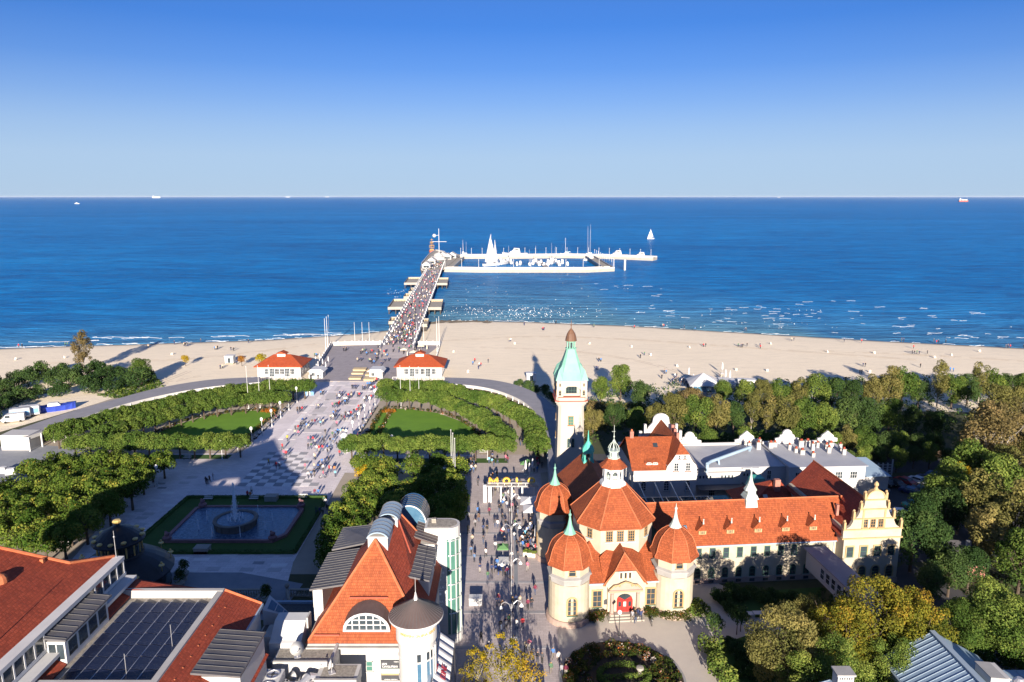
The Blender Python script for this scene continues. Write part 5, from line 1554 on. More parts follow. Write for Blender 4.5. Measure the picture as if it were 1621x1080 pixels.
b = B().tube((-37.2, 71.5, 11.5), (-37.2, 71.5, 14.3), .03).tube((-39.6, 66.5, 11.5), (-39.6, 66.5, 14.2), .03)
b.tube((-49.6, 84.0, 15.6), (-49.6, 84.0, 19.2), .05, .03).ball((-49.6, 84.0, 18.4), .12, 6).tube((-51.2, 64.5, 16.3), (-51.2, 64.5, 20.0), .04, .03)
b.build('lightning_rod', 'aluminium', ht)
# red slope right of the solar roof
b = B()
b.face([(-35.5, 46, 12.2), (-28.3, 46, 7.7), (-28.3, 75.8, 7.7), (-31.5, 75.8, 9.7), (-31.5, 83.2, 9.7), (-35.5, 82.1, 12.2)])
b.build('roof', 'red tile', ht)
b = B().path([(-35.5, 82.1, 12.3), (-31.5, 83.2, 9.8)], .18, 6)
b.build('hip_ridge', 'ridge tile', ht)
B().box(-31.6, -31.3, 75.8, 83.3, 9.3, 9.7).build('gutter', 'zinc sheet', ht)
B().box(-33.2, -28.6, 68.0, 75.4, 7.5, 10.45).build('dormer_wall', 'white plaster', ht)
dm = B().ext([(-33.6, 67.6, 11.2), (-28.4, 67.6, 10.8), (-28.4, 75.6, 10.8), (-33.6, 75.6, 11.2)], (0, 0, -.22)).build('dormer_roof', 'slate metal', ht)
s_ = B()
for k in range(9): s_.tube((-33.5, 68.0 + .92 * k, 11.25), (-28.5, 68.0 + .92 * k, 10.85), .035, .035, 4)
s_.build('seam', 'seam metal', dm)
for k in range(8): B().box(-34.55, -34.4, 66 + 1.9 * k, 66.12 + 1.9 * k, 11.5, 11.62).build('snow_hook', 'ridge tile', ht)
b = B().box(-48.5, -36.5, 60.0, 64.3, 10.5, 10.9)
b.build('roof', 'red tile', ht)

# round concert kiosk with domed roof
kx, ky = -60.4, 103.5
ro = thing('domed_kiosk', 'dark round domed kiosk with ring of gold shell lamps behind the hotel', 'kiosk', (kx, ky, 0))
B().lathe([(6.8, 0), (6.8, .6), (6.0, .6), (6.0, 3.2)], 24).build('wall', 'dark bowl', ro)
b = B().lathe([(7.4, 3.0), (7.45, 3.2), (6.2, 4.4), (4.9, 5.3), (3.5, 5.9), (3.3, 6.0)], 24)
b.build('lower_dome', 'dark bowl', ro)
b = B().lathe([(2.5, 5.9), (2.5, 8.2)], 20, m=1).lathe([(3.35, 5.9), (3.45, 6.05), (3.35, 6.3)], 20, m=0)
for i in range(16):
    a = R(22.5 * i)
    b.tube((3.1 * math.cos(a), 3.1 * math.sin(a), 6.1), (3.1 * math.cos(a), 3.1 * math.sin(a), 8.3), .12, .12, 6, 2)
b.build('gallery', ['dark bowl', 'dark glass', 'gold'], ro)
B().lathe([(3.7, 8.2), (3.75, 8.45), (3.4, 8.8), (2.2, 9.8), (1.2, 10.3), (.5, 10.6), (.3, 10.9)], 20).build('upper_dome', 'dark bowl', ro)
shell = B().lathe([(.02, 0), (.34, .1), (.42, .3), (.3, .42), (.05, .46)], 8).mesh('shell_lamp', 'gold')
for i in range(12):
    a = R(30 * i + 10)
    obj('shell_lamp', shell, ro, (3.35 * math.cos(a), 3.35 * math.sin(a), 8.72))
obj('shell_lamp', shell, ro, (0, 0, 10.9), scale=1.6)
lm = B().tube((0, 0, 0), (0, 0, 1.3), .07).lathe([(.05, 1.2), (.45, 1.35), (.38, 1.5), (.05, 1.45)], 8).ball((0, 0, 1.75), .2, 6).mesh('rim_lamp', 'gold')
for i in range(10):
    a = R(36 * i - 10)
    obj('rim_lamp', lm, ro, (6.9 * math.cos(a), 6.9 * math.sin(a), 3.3))
# balustrade and planters of the terrace
bl = thing('terrace_balustrade', 'pale stone balustrade with curled stair heads at the terrace edge', 'balustrade')
b = B().box(-46.5, -37.8, 101.3, 101.7, .95, 1.15).box(-46.5, -37.8, 101.25, 101.75, 0, .2).box(-34, -26, 101.3, 101.7, .95, 1.15).box(-34, -26, 101.25, 101.75, 0, .2).box(-58, -48, 100.2, 100.6, .9, 1.1)
b.build('rail', 'concrete pale', bl)
bm_ = B().lathe([(.1, .2), (.16, .45), (.08, .75), (.12, .95)], 6).mesh('baluster', 'concrete pale')
for i in range(22): obj('baluster', bm_, bl, (-46.3 + .4 * i, 101.5, 0))
for i in range(20): obj('baluster', bm_, bl, (-33.8 + .4 * i, 101.5, 0))
for x, k in ((-37.4, 1), (-34.4, -1)):
    b = B().path([(x, 101.5, 1.1), (x - .5 * k, 100.4, 1.0), (x - .9 * k, 99.2, .8), (x - 1.5 * k, 98.6, .5)], .22, 8).ball((x, 101.6, 1.65), .38, 10)
    b.tube((x, 101.6, 0), (x, 101.6, 1.3), .3, .22, 8)
    b.build('stair_head', 'concrete pale', bl)
b = B()
for x0, x1 in ((-47, -37.5), (-34.2, -25.5), (-37.6, -34.2)):
    n = 10
    for i in range(n):
        a0, a1 = math.pi * i / n, math.pi * (i + 1) / n
        cx, w = (x0 + x1) / 2, (x1 - x0) / 2
        b.face([(cx + w * math.cos(a0), 99.2 - 3.0 * math.sin(a0), .05), (cx + w * math.cos(a1), 99.2 - 3.0 * math.sin(a1), .05), (cx + w * math.cos(a1), 99.2 - 3.0 * math.sin(a1), .9), (cx + w * math.cos(a0), 99.2 - 3.0 * math.sin(a0), .9)])
b.build('bowed_wall', 'red granite', bl)
for i, (x, y) in enumerate(((-51.5, 103.2), (-52.2, 106.2), (-36.6, 98.6))):
    t = thing('planter', ('stone urn with dark shrub at the left end of the balustrade', 'tall dark clipped shrub in an urn near the domed kiosk', 'stone urn with shrub at the foot of the terrace stairs')[i], 'planter', (x, y, 0))
    B().lathe([(.5, 0), (.4, .15), (.35, .5), (.75, 1.1), (.8, 1.3), (.6, 1.3)], 10).build('urn', 'concrete pale', t)
    obj('foliage', TREES['standard'][0][1], t, (0, 0, .2))

# ================================================================== BOTTOM RIGHT roofs
mr = thing('metal_roof_house', 'house with blue grey standing seam metal roof at the lower right', 'house')
RX, RZ_, LX, LZ = 49.3, 9.9, 43.6, 6.6
B().box(44.1, 54.4, 55, 76.2, 0, 6.7, 0).ext([(44.1, 76.0, 6.6), (54.4, 76.0, 6.6), (RX, 76.0, 9.7)], (0, .2, 0), 0).build('wall', 'zinc sheet', mr)
b = B().ext([(LX, 54, LZ), (RX, 54, RZ_), (RX, 76.9, RZ_), (LX, 76.9, LZ)], (0, 0, .12))
r1 = b.build('roof', 'zinc sheet', mr, label='left slope with raised seams')
b = B().ext([(RX, 54, RZ_), (55.0, 54, 6.7), (55.0, 76.9, 6.7), (RX, 76.9, RZ_)], (0, 0, .12))
b.build('roof', 'zinc sheet', mr)
s_ = B()
for k in range(34): s_.box(0, 1, 0, .06, 0, .07) if False else s_.tube((LX, 54.3 + .68 * k, LZ + .15), (RX, 54.3 + .68 * k, RZ_ + .15), .035, .035, 4)
s_.build('seam', 'zinc seam', r1)
B().box(RX - .35, RX + .25, 54, 76.9, RZ_ + .05, RZ_ + .22).tube((LX - .05, 54, LZ - .02), (LX - .05, 76.9, LZ - .02), .12).build('ridge_cap', 'zinc seam', mr)
for y, h in ((69.3, 1.6), ):
    B().box(50.4, 52.4, y - 1.3, y + 1.3, 7.4, 10.3, 0).ext([(50.3, y - 1.4, 10.3), (52.5, y - 1.4, 10.1), (52.5, y + 1.4, 10.1), (50.3, y + 1.4, 10.3)], (0, 0, .15), 1).build('chimney', ['white plaster', 'concrete grey'], mr)
fr = thing('flat_metal_roof', 'lower flat metal roof with white chimneys in the bottom right corner', 'building')
B().box(55.1, 76, 60, 73.6, 0, 6.9).build('wall', 'white plaster', fr)
B().box(54.9, 76.4, 59.6, 73.9, 6.9, 7.05).build('roof', 'zinc sheet', fr)
s_ = B()
for k in range(20): s_.tube((55.2 + 1.05 * k, 59.8, 7.08), (55.2 + 1.05 * k, 73.7, 7.08), .04, .04, 4)
s_.build('seam', 'zinc seam', fr)
for x, y in ((54.0, 66.6), (57.6, 66.8)):
    B().box(x - 1.1, x + 1.1, y - .8, y + .8, 6.9, 9.1, 0).box(x - 1.25, x + 1.25, y - .95, y + .95, 9.1, 9.25, 1).build('chimney', ['white plaster', 'concrete grey'], fr)
for x, y in ((52.9, 69.8), (54.2, 69.0)):
    B().lathe([(.45, 7.0), (.45, 8.9), (.62, 9.0), (.62, 9.3), (.3, 9.6)], 12, x, y).build('vent_cowl', 'aluminium', fr)
sr = thing('small_metal_roof', 'small grey metal roof with white brick chimney at the bottom edge', 'house')
B().box(29.5, 35.4, 55, 69.6, 0, 7.2).build('wall', 'white plaster', sr)
B().ext([(29.0, 70.0, 6.9), (34.4, 70.0, 8.6), (34.4, 55, 8.6), (29.0, 55, 6.9)], (0, 0, .12)).ext([(34.4, 70.0, 8.6), (36.4, 70.0, 7.4), (36.4, 55, 7.4), (34.4, 55, 8.6)], (0, 0, .12)).build('roof', 'zinc sheet', sr)
s_ = B()
for k in range(14): s_.tube((29.1, 69.8 - .7 * k, 7.06), (34.3, 69.8 - .7 * k, 8.76), .035, .035, 4)
s_.build('seam', 'zinc seam', sr)
b = B().box(34.6, 36.3, 68.6, 69.9, 7.0, 10.1, 0).box(34.45, 36.45, 68.45, 70.05, 10.1, 10.3, 1)
for k in range(6): b.box(34.75 + .25 * k, 34.87 + .25 * k, 68.55, 68.6, 9.7, 9.9, 2)
b.build('chimney', ['white plaster', 'concrete grey', 'print dark'], sr)
p = P(1515, 905)
sd = thing('garden_shed', 'small brick shed with dark blue grey roof under the right hand trees', 'shed', (p.x, p.y, 0), R(-8))
B().box(-3.2, 3.2, -2, 2.4, 0, 2.5, 0).box(-2.4, -.4, -2.05, -2.0, 0, 2.1, 1).build('wall', ['brick pink', 'print dark'], sd)
B().ext([(-3.8, -2.6, 2.5), (3.8, -2.6, 2.5), (2.6, 2.9, 4.0), (-2.6, 2.9, 4.0)], (0, 0, .15)).build('roof', 'slate metal', sd)
B().box(1.6, 2.2, 1.2, 1.8, 3.3, 4.8).build('chimney', 'white plaster', sd)

# unseen house added below the frame to cast shade on the street
t1 = thing('shade_house', 'added shade-casting house with red roof, below the picture', 'house')
B().box(-10, -2.5, 26, 42, 0, 8.5).build('wall', 'white plaster', t1)
hip(B(), -10.6, -1.9, 25.4, 42.6, 8.5, -6.3, -6.1, 30, 38, 12.0).build('roof', 'red tile', t1)
# ================================================================== FOUNTAIN
ft = thing('fountain', 'square fountain basin with red granite rim, round stone bowl and tall water jet', 'fountain')
gp = [(-65.6, 138.2), (-37.8, 138.2), (-37.2, 134.0), (-37.2, 114.9), (-64.4, 114.9), (-66.2, 119)]
S('lawn', gp, .03, 'lawn dark')
b = B()
for i in range(len(gp)):                         # low clipped hedge round the lawn
    (x0, y0), (x1, y1) = gp[i], gp[(i + 1) % len(gp)]
    d = Vector((x1 - x0, y1 - y0, 0)); nrm = Vector((-d.y, d.x, 0)).normalized() * .3
    b.ext([(x0 - nrm.x, y0 - nrm.y, 0), (x1 - nrm.x, y1 - nrm.y, 0), (x1 + nrm.x, y1 + nrm.y, 0), (x0 + nrm.x, y0 + nrm.y, 0)], (0, 0, .5))
hd = thing('fountain_hedge', 'low clipped dark hedge edging the lawn round the fountain', 'hedge')
b.build('core', 'lawn dark', hd)
cl = []
for i in range(len(gp)):
    (x0, y0), (x1, y1) = gp[i], gp[(i + 1) % len(gp)]
    n = max(2, int(math.hypot(x1 - x0, y1 - y0) / .5))
    cl += [(x0 + (x1 - x0) * k / n, y0 + (y1 - y0) * k / n, .38, .34) for k in range(n)]
obj('foliage', leaf_mesh('foliage', 'leaf dark', cl, 5200, .2, 77), hd)
rim = [(-60.9, 133.6), (-41.8, 133.6), (-40.4, 132.0), (-40.4, 121.2), (-42.2, 118.7), (-61.2, 118.7), (-61.8, 119.4), (-61.8, 132.6)]
cxr, cyr = -51, 126
inn = [(cxr + (x - cxr) * .94, cyr + (y - cyr) * .93) for x, y in rim]
b = B()
n = len(rim)
for i in range(n):
    j = (i + 1) % n
    b.solid([(*rim[i], 0), (*rim[j], 0), (*inn[j], 0), (*inn[i], 0), (*rim[i], .55), (*rim[j], .55), (*inn[j], .55), (*inn[i], .55)], [(0, 1, 5, 4), (2, 3, 7, 6), (4, 5, 6, 7)])
b.build('rim', 'red granite', ft)
B().sheet(inn, .34).build('water', 'pool water', ft)
fx, fy = -51.0, 125.0
B().lathe([(3.6, .2), (3.6, 1.45), (3.95, 1.5), (3.95, 1.8), (3.3, 1.8), (3.2, 1.5)], 28, fx, fy).build('bowl', 'fountain stone', ft)
B().sheet([(fx + 3.3 * math.cos(R(15 * i)), fy + 3.3 * math.sin(R(15 * i))) for i in range(24)], 1.64).build('bowl_water', 'pool water', ft)
for i in range(16):
    a = R(22.5 * i)
    B().box(-.09, .09, -.2, .2, .2, 1.5).mesh('x', 'fountain stone') if False else None
    B().tube((fx + 3.66 * math.cos(a), fy + 3.66 * math.sin(a), .3), (fx + 3.66 * math.cos(a), fy + 3.66 * math.sin(a), 1.5), .1, .1, 4).build('bowl_rib', 'fountain stone', ft)
def jet(name, x, y, z0, h, r, n, seed, par):
    g = np.random.default_rng(seed)
    b = B().tube((x, y, z0), (x, y, z0 + h * .97), r * .42, r * .16, 8)
    for i in range(n):
        t = g.random()
        w = r * (.85 - .6 * t) * abs(g.normal(0, .5))
        a = g.random() * 6.283
        q = Vector((x + w * math.cos(a), y + w * math.sin(a), z0 + h * t))
        s_ = r * g.uniform(.03, .085)
        l = g.uniform(.15, .5) * (1 if h > 3 else .3)
        b.solid([q + Vector((0, 0, l)), q + Vector((s_, 0, 0)), q + Vector((-s_ * .5, s_ * .8, 0)), q + Vector((-s_ * .5, -s_ * .8, 0)), q - Vector((0, 0, l * .4))],
                [(0, 1, 2), (0, 2, 3), (0, 3, 1), (4, 2, 1), (4, 3, 2), (4, 1, 3)])
    b.build(name, 'water spray', par, fix=False)
jet('main_jet', fx, fy, 1.6, 6.9, .62, 2200, 1, ft)
for i in range(8):
    a = R(45 * i + 22)
    jet('side_jet', fx + 6.6 * math.cos(a), fy + 4.9 * math.sin(a), .35, 2.1, .22, 30, 10 + i, ft)
for i in range(10):
    a = R(36 * i)
    jet('bowl_jet', fx + 1.3 * math.cos(a), fy + 1.3 * math.sin(a), 1.6, 1.0, .3, 24, 30 + i, ft)
for i, (x, y) in enumerate(((-60.6, 133.3), (-41.3, 133.2), (-42.4, 119.4), (-61.0, 119.2))):
    b = B().lathe([(.75, .5), (.8, .9), (.6, 1.1), (.5, 1.2)], 10, x, y).ball((x, y, 1.45), .45, 8).ball((x + .35, y, 1.6), .22, 6).ball((x - .25, y + .2, 1.75), .25, 6)
    b.build('corner_sculpture', 'red granite', ft)
for i, (x, y, lab) in enumerate(((-53.2, 115.4, 'pale stone block in the near lawn edge of the fountain'), (-48.4, 137.2, 'pale stone block in the far lawn edge of the fountain'))):
    t = thing('stone_block', lab, 'stone block', (x, y, 0))
    B().box(-1.2, 1.2, -.8, .8, 0, .95).box(-1.25, 1.25, -.85, .85, .95, 1.08).build('block', 'concrete pale', t)

# ================================================================== PIER GATE ('MOLO'), parasols and bar on the promenade
gt = thing('pier_gate', 'white street gate with yellow MOLO letters standing on its roof', 'gate')
GY = 136.4
b = B()
for x in (-5.4, -4.4): b.box(x - .33, x + .33, GY - .35, GY + .35, 0, 3.6)
for x in (-2.2, -.05, 2.05, 4.4): b.box(x - .16, x + .16, GY - .16, GY + .16, 0, 3.5)
b.build('column', 'white paint', gt)
B().box(-4.9, 5.2, GY - .5, GY + 2.2, 3.35, 3.62).build('roof', 'grey stone', gt)
b = B()
for x in (-2.8, -1.5, -.1, 1.3, 2.7): b.box(x - .05, x + .05, GY - .42, GY - .36, 3.62, 4.15)
b.box(-4.8, 4.9, GY - .42, GY - .36, 4.1, 4.2)
b.build('parapet_rail', 'white paint', gt)
def block_letter(ch, x):
    b = B()
    def bar(x0, z0, x1, z1, w=.26):
        d = Vector((x1 - x0, 0, z1 - z0)).normalized()
        n_ = Vector((-d.z, 0, d.x)) * w / 2
        p, q = Vector((x0, 0, z0)), Vector((x1, 0, z1))
        b.ext([p - n_, q - n_, q + n_, p + n_], (0, .55, 0))
    if ch == 'M':
        bar(-.8, 0, -.75, 1.5, .34); bar(.8, 0, .75, 1.5, .34); bar(-.7, 1.4, 0, .35, .3); bar(.7, 1.4, 0, .35, .3)
    elif ch == 'L':
        bar(-.45, 0, -.45, 1.5, .34); bar(-.62, .15, .6, .15, .3)
    else:
        n = 16
        for i in range(n):
            a0, a1 = 6.2832 * i / n, 6.2832 * (i + 1) / n
            b.ext([(rx * math.cos(a), 0, .75 + rz * math.sin(a)) for rx, rz, a in ((.42, .48, a0), (.76, .78, a0), (.76, .78, a1), (.42, .48, a1))], (0, .55, 0))
    b.build('letter', 'yellow paint', gt, loc=(x, GY + .5, 3.62), scale=(1.0, 1.0, .82))
for ch, x in zip('MOLO', (-3.7, -1.1, 1.4, 3.9)): block_letter(ch, x)
def parasol_mesh(w, h, mat, closed=False):
    b = B()
    if closed: b.lathe([(.09, h - 2.2), (.26, h - 1.9), (.22, h - .8), (.1, h - .1), (.02, h)], 8)
    else:
        b.lathe([(w * .72, h - .75), (w * .71, h - .55), (.08, h), (.02, h + .12)], 4, 0, 0, 0, R(45))
    return b.mesh('canopy', mat), B().tube((0, 0, 0), (0, 0, h - .05), .05).box(-.4, .4, -.4, .4, 0, .12).mesh('pole', 'aluminium')
PAR = {'open': parasol_mesh(3.4, 3.1, 'canvas white'), 'cream': parasol_mesh(3.2, 3.0, 'canvas cream'), 'green': parasol_mesh(1.9, 2.6, 'canvas green'), 'closed': parasol_mesh(1, 3.4, 'canvas white', True), 'shut': parasol_mesh(1, 3.0, 'canvas cream', True)}
def parasol(kind, x, y, label, group=None, rz=0.0, z=0.0, s=1.0):
    c, p_ = PAR[kind]
    t = thing('parasol', label, 'parasol', (x, y, z), rz, group, s)
    obj('canopy', c, t); obj('pole', p_, t)
    return t
parasol('open', 3.4, 131.2, 'big square white parasol just below the MOLO gate', s=1.05)
parasol('open', 3.8, 127.8, 'big square white parasol nearer the orange domed turret, below the other')
for i, (u, v) in enumerate(((832, 748), (843, 745), (838, 752))): parasol('closed', *P2(u, v + 4), ('folded white parasol behind the gate, left of three', 'tallest folded white parasol behind the gate', 'folded white parasol nearest the gate roof')[i])
for i, (u, v) in enumerate(((847, 842), (848, 862), (846, 822))): parasol('closed', *P2(u, v), ('folded white parasol in the crowded street bar, middle one', 'folded white parasol nearest the flower boxes of the bar', 'folded white parasol next to the open white parasols')[i], s=1.1)
for i, (u, v) in enumerate(((835, 741), (829, 744))): parasol('green', *P2(u, v), 'small green parasol behind the gate' if i == 0 else 'small green parasol beside the folded white ones', s=.8)
parasol('green', -1.55, 113.5, 'green round parasol over the stall in the middle of the street')
parasol('open', -5.2, 74.5, 'large white canopy at the bottom edge under the yellow tree', s=1.25)
parasol('open', 2.5, 72.5, 'white canopy at the bottom edge half hidden by leaves', s=1.1)
st = thing('street_stall', 'white and blue street stall under the green parasol', 'stall', (-1.4, 110.6, 0))
B().box(-.9, .9, -1.2, 1.2, .9, 1.05).box(-.9, .9, -1.25, -1.2, 0, 1.0).box(-.85, .85, -.1, 1.2, .05, .9).build('counter', 'white paint', st)
B().box(-.9, .9, -2.8, -1.4, .7, .78, 0).box(-.85, -.75, -2.8, -1.4, 0, .7, 0).box(.75, .85, -2.8, -1.4, 0, .7, 0).build('table', 'sign blue', st)
tb = thing('cafe_table', 'round pale cafe table with stools in the street bar', 'table', (0, 0, 0), 0, 'tables of the street bar')
B().lathe([(.4, .72), (.4, .76)], 10).build('tabletop', 'white paint', tb)
B().tube((0, 0, 0), (0, 0, .72), .04).box(-.22, .22, -.22, .22, 0, .03).build('leg', 'iron', tb)
tabs = [(822, 834), (830, 845), (838, 851), (828, 857), (838, 862), (845, 868), (832, 870), (840, 875), (826, 866), (844, 836), (836, 840)]
for i, (u, v) in enumerate(tabs):
    q = P(u, v)
    l_ = f'round pale cafe table in the street bar, {nth(sorted(t_[1] for t_ in tabs).index(v))} from the gate end'
    if i == 0: tb.location = q; tb['label'] = l_
    else: clone(tb, q, 0, l_)
for i, (u, v) in enumerate(((838, 881), (846, 882), (853, 883), (832, 880))):
    q = P(u, v)
    t = thing('flower_box', f'{nth(i)} pale flower box from the ' + 'street side closing off the street bar', 'flower box', (q.x, q.y, 0))
    B().box(-.45, .45, -.25, .25, 0, .7).build('box', 'canvas cream', t)
    obj('foliage', TREES['shrub'][i % 4][1], t, (0, 0, .55), scale=(.4, .25, .4))
bx_ = thing('notice_box', 'white flat-topped box on the street beside the lift tower', 'box', (*P2(753, 956), 0))
B().box(-.95, .95, -.6, .6, 0, 1.1).box(-1.0, 1.0, -.65, .65, 1.1, 1.2).build('box', 'white paint', bx_)
for i, (u, v, lab) in enumerate(((546, 716, 'pale blue and white advertising column beside the clipped trees'),)):
    q = P(u, v)
    t = thing('advertising_column', lab, 'advertising column', (q.x, q.y, 0))
    B().lathe([(.85, 0), (.85, .4), (.75, .45), (.75, 4.0), (.95, 4.1), (.95, 4.3), (.4, 4.8), (.1, 4.9)], 16).build('column', 'white paint', t)
    for z in (.9, 1.9, 2.9): B().lathe([(.77, z), (.78, z + .1), (.78, z + .7), (.77, z + .75)], 16).build('print_band', 'toilet blue', t)

# lamps ------------------------------------------------------------
LAMP = (B().lathe([(.16, 0), (.16, .5), (.07, .6), (.06, 3.9)], 8).mesh('post', 'white paint'), B().lathe([(.08, 3.9), (.3, 4.05), (.36, 4.5), (.2, 4.75), (.05, 4.85)], 10).mesh('lamp_head', 'lamp glass'))
def lamp(x, y, label, group, s=1.0):
    t = thing('street_lamp', label, 'street lamp', (x, y, 0), 0, group, s)
    obj('post', LAMP[0], t); obj('lamp_head', LAMP[1], t)
for i, y in enumerate((170, 177.5, 185, 192.5, 200, 208)): lamp(PL + .8, y, f'white globe street lamp, {nth(i)} from the front on the left edge of the plaza', 'lamps along the left plaza edge')
for i, y in enumerate((168, 175, 182.5, 190, 197.5, 205)): lamp(PR - .6, y, f'white globe street lamp, {nth(i)} from the front on the right edge of the plaza', 'lamps along the right plaza edge')
for i, (u, v) in enumerate(((352, 728), (300, 726), (250, 770), (377, 720), (122, 1000))):
    if i < 4: lamp(*P2(u, v), ('white lamp before the clipped trees left of the plaza', 'white lamp by the bench in front of the clipped trees', 'white lamp between the grove and the sunny plaza', 'white lamp at the plaza end of the clipped trees')[i], 'lamps round the left trees')
for i, (u, v) in enumerate(((557, 727), (621, 719), (675, 721), (772, 728))): lamp(*P2(u, v), f'white lamp, {nth(i)} from the left in front of the right clipped trees', 'lamps round the right trees')
SL = (B().tube((0, 0, 0), (0, 0, 6.5), .1, .06, 8).mesh('post', 'aluminium'),
      B().path([(0, 0, 5.6), (.3, 0, 6.5), (.8, 0, 6.9), (1.3, 0, 6.7), (1.4, 0, 6.3)], .05, 5).path([(0, 0, 5.6), (-.3, 0, 6.5), (-.8, 0, 6.9), (-1.3, 0, 6.7), (-1.4, 0, 6.3)], .05, 5).mesh('arm', 'aluminium'),
      B().lathe([(.05, 6.4), (.28, 6.1), (.3, 6.0), (.05, 6.0)], 10, 1.4, 0).mesh('lamp_shade', 'lamp glass'), B().lathe([(.05, 6.4), (.28, 6.1), (.3, 6.0), (.05, 6.0)], 10, -1.4, 0).mesh('lamp_shade', 'lamp glass'))
for i, y in enumerate((88.5, 100, 112, 124)):
    t = thing('twin_lamp', ('tall twin armed street lamp above the yellow young tree', 'tall twin armed street lamp, second along the street from the front', 'tall twin armed street lamp behind the street stall', 'tall twin armed street lamp nearest the MOLO gate')[i], 'street lamp', (-.1, y, 0), R(12), 'twin lamps down the middle of the street')
    for n_, me in zip(('post', 'arm', 'lamp_shade', 'lamp_shade'), SL): obj(n_, me, t)
t = thing('garden_lamp', 'old style lamp post with globe on the forecourt before the red door', 'street lamp', (14.9, 91.2, 0))
B().lathe([(.14, 0), (.14, .6), (.06, .7), (.05, 3.3)], 8).build('post', 'iron', t)
B().ball((0, 0, 3.6), .32, 10).build('globe', 'lamp glass', t)
WHEEL0 = B().lathe([(.03, -.03), (.13, -.03), (.14, 0), (.13, .03), (.03, .03)], 10).mesh('wheel', 'rubber')
for v_ in WHEEL0.vertices: v_.co = Matrix.Rotation(R(90), 3, 'X') @ v_.co
# flag masts
def mast(x, y, h, label, group, z=0.0, r=.09):
    t = thing('flag_mast', label, 'flag mast', (x, y, z), 0, group)
    B().tube((0, 0, 0), (0, 0, h), r, r * .5, 8).box(-.25, .25, -.25, .25, 0, .2).ball((0, 0, h), .12, 6).build('pole', 'white paint', t)
for i, (u, v) in enumerate(((394, 647), (412, 646), (429, 645))): mast(*P2(u, v), 12.5, f'tall white flag mast behind the left lawn, {nth(i)} from the left', 'flag masts behind the left lawn')
for i, (u, v) in enumerate(((635, 646), (650, 647), (664, 648))): mast(*P2(u, v), 12.5, f'tall white flag mast behind the right lawn, {nth(i)} from the left', 'flag masts behind the right lawn')
for i, (u, v) in enumerate(((715, 762), (718, 768), (721, 778))): mast(*P2(u, v), 11.5, f'tall white mast by the dark grove and street, {nth(i)} from the back', 'flag masts beside the street')
for i, (u, v) in enumerate(((516, 556), (519, 552), (522, 549))): mast(*P2(u, v), 13, f'tall white mast at the left corner of the pier forecourt, {nth(i)} from the front', 'masts at the left pier corner', r=.14)
for i, (u, v) in enumerate(((562, 543), (574, 543), (585, 543))): mast(*P2(u, v, 1), 8.5, f'thin white mast on the left sea wall of the pier forecourt, {nth(i)} from the left', 'masts on the left sea wall', z=1, r=.11)
for i, (u, v) in enumerate(((660, 543), (671, 543))): mast(*P2(u, v, 1), 8.5, f'thin white mast on the right sea wall of the pier forecourt, {nth(i)} from the left', 'masts on the right sea wall', z=1, r=.11)
for i, (u, v) in enumerate(((692, 556), (695.5, 552))): mast(*P2(u, v), 13, f'tall white mast at the right corner of the pier forecourt, {nth(i)} from the front', 'masts at the right pier corner', r=.14)
for i, (u, m_, w_) in enumerate(((374, 'white paint', 'white'), (383, 'copper dark green', 'green'), (391, 'white paint', 'second white'), (403, 'canvas cream', 'cream'), (415, 'red trim', 'red'), (424, 'canvas green', 'dark green'), (435, 'toilet blue', 'blue'), (441, 'yellow paint', 'yellow'))):
    q = P(u, 644 - i * .5)
    t = thing('craft_stall', f'tiny {w_} craft stall behind the left lawn by the flag masts', 'stall', (q.x, q.y, 0), R(12 - 4 * i), 'craft stalls behind the left lawn')
    B().ext([(-1.3, -1, 2.1), (1.3, -1, 2.1), (1.3, 0, 2.5), (1.3, 1, 2.1), (-1.3, 1, 2.1), (-1.3, 0, 2.5)], (0, 0, .06)).build('canopy', m_, t)
    B().box(-1.1, 1.1, -.9, -.2, .75, .85).build('counter', 'beige wood', t)
    for x in (-1.2, 1.2):
        for y in (-.9, .9): B().box(x - .04, x + .04, y - .04, y + .04, 0, 2.15).build('post', 'iron', t)
pm0 = None
for i, (u, v, a_, l_) in enumerate(((520, 712, 20, 'dark pram among the people beyond the chequerboard'), (505, 742, 70, 'dark pram near the right edge of the chequerboard'), (548, 640, 10, 'dark pram far up the plaza on the right'), (480, 668, 60, 'dark pram in the middle of the plaza'), (785, 905, 85, 'dark pram in the street below the stall'), (806, 985, 95, 'dark pram in the street beside the forecourt'), (795, 775, 80, 'dark pram beyond the white gate'))):
    q = P(u, v)
    if pm0 is None:
        t = pm0 = thing('pram', l_, 'pram', (q.x, q.y, .014), R(a_), 'prams')
        B().ext([(-.4, -.22, .55), (.4, -.22, .5), (.45, -.22, .8), (-.4, -.22, .8)], (0, .44, 0)).build('body', 'print dark', t)
        B().lathe([(.02, .0), (.24, .0), (.24, .28), (.14, .4), (.02, .44)], 8).build('hood', 'sign blue', t, loc=(-.2, 0, .75))
        for x in (-.35, .35):
            for y in (-.24, .24): obj('wheel', WHEEL0, t, (x, y, .14))
        B().tube((.4, -.2, .75), (.75, -.2, 1.0), .02).tube((.4, .2, .75), (.75, .2, 1.0), .02).tube((.75, -.2, 1.0), (.75, .2, 1.0), .025).build('handle', 'aluminium', t)
    else: clone(pm0, (q.x, q.y, .014), R(a_), l_)
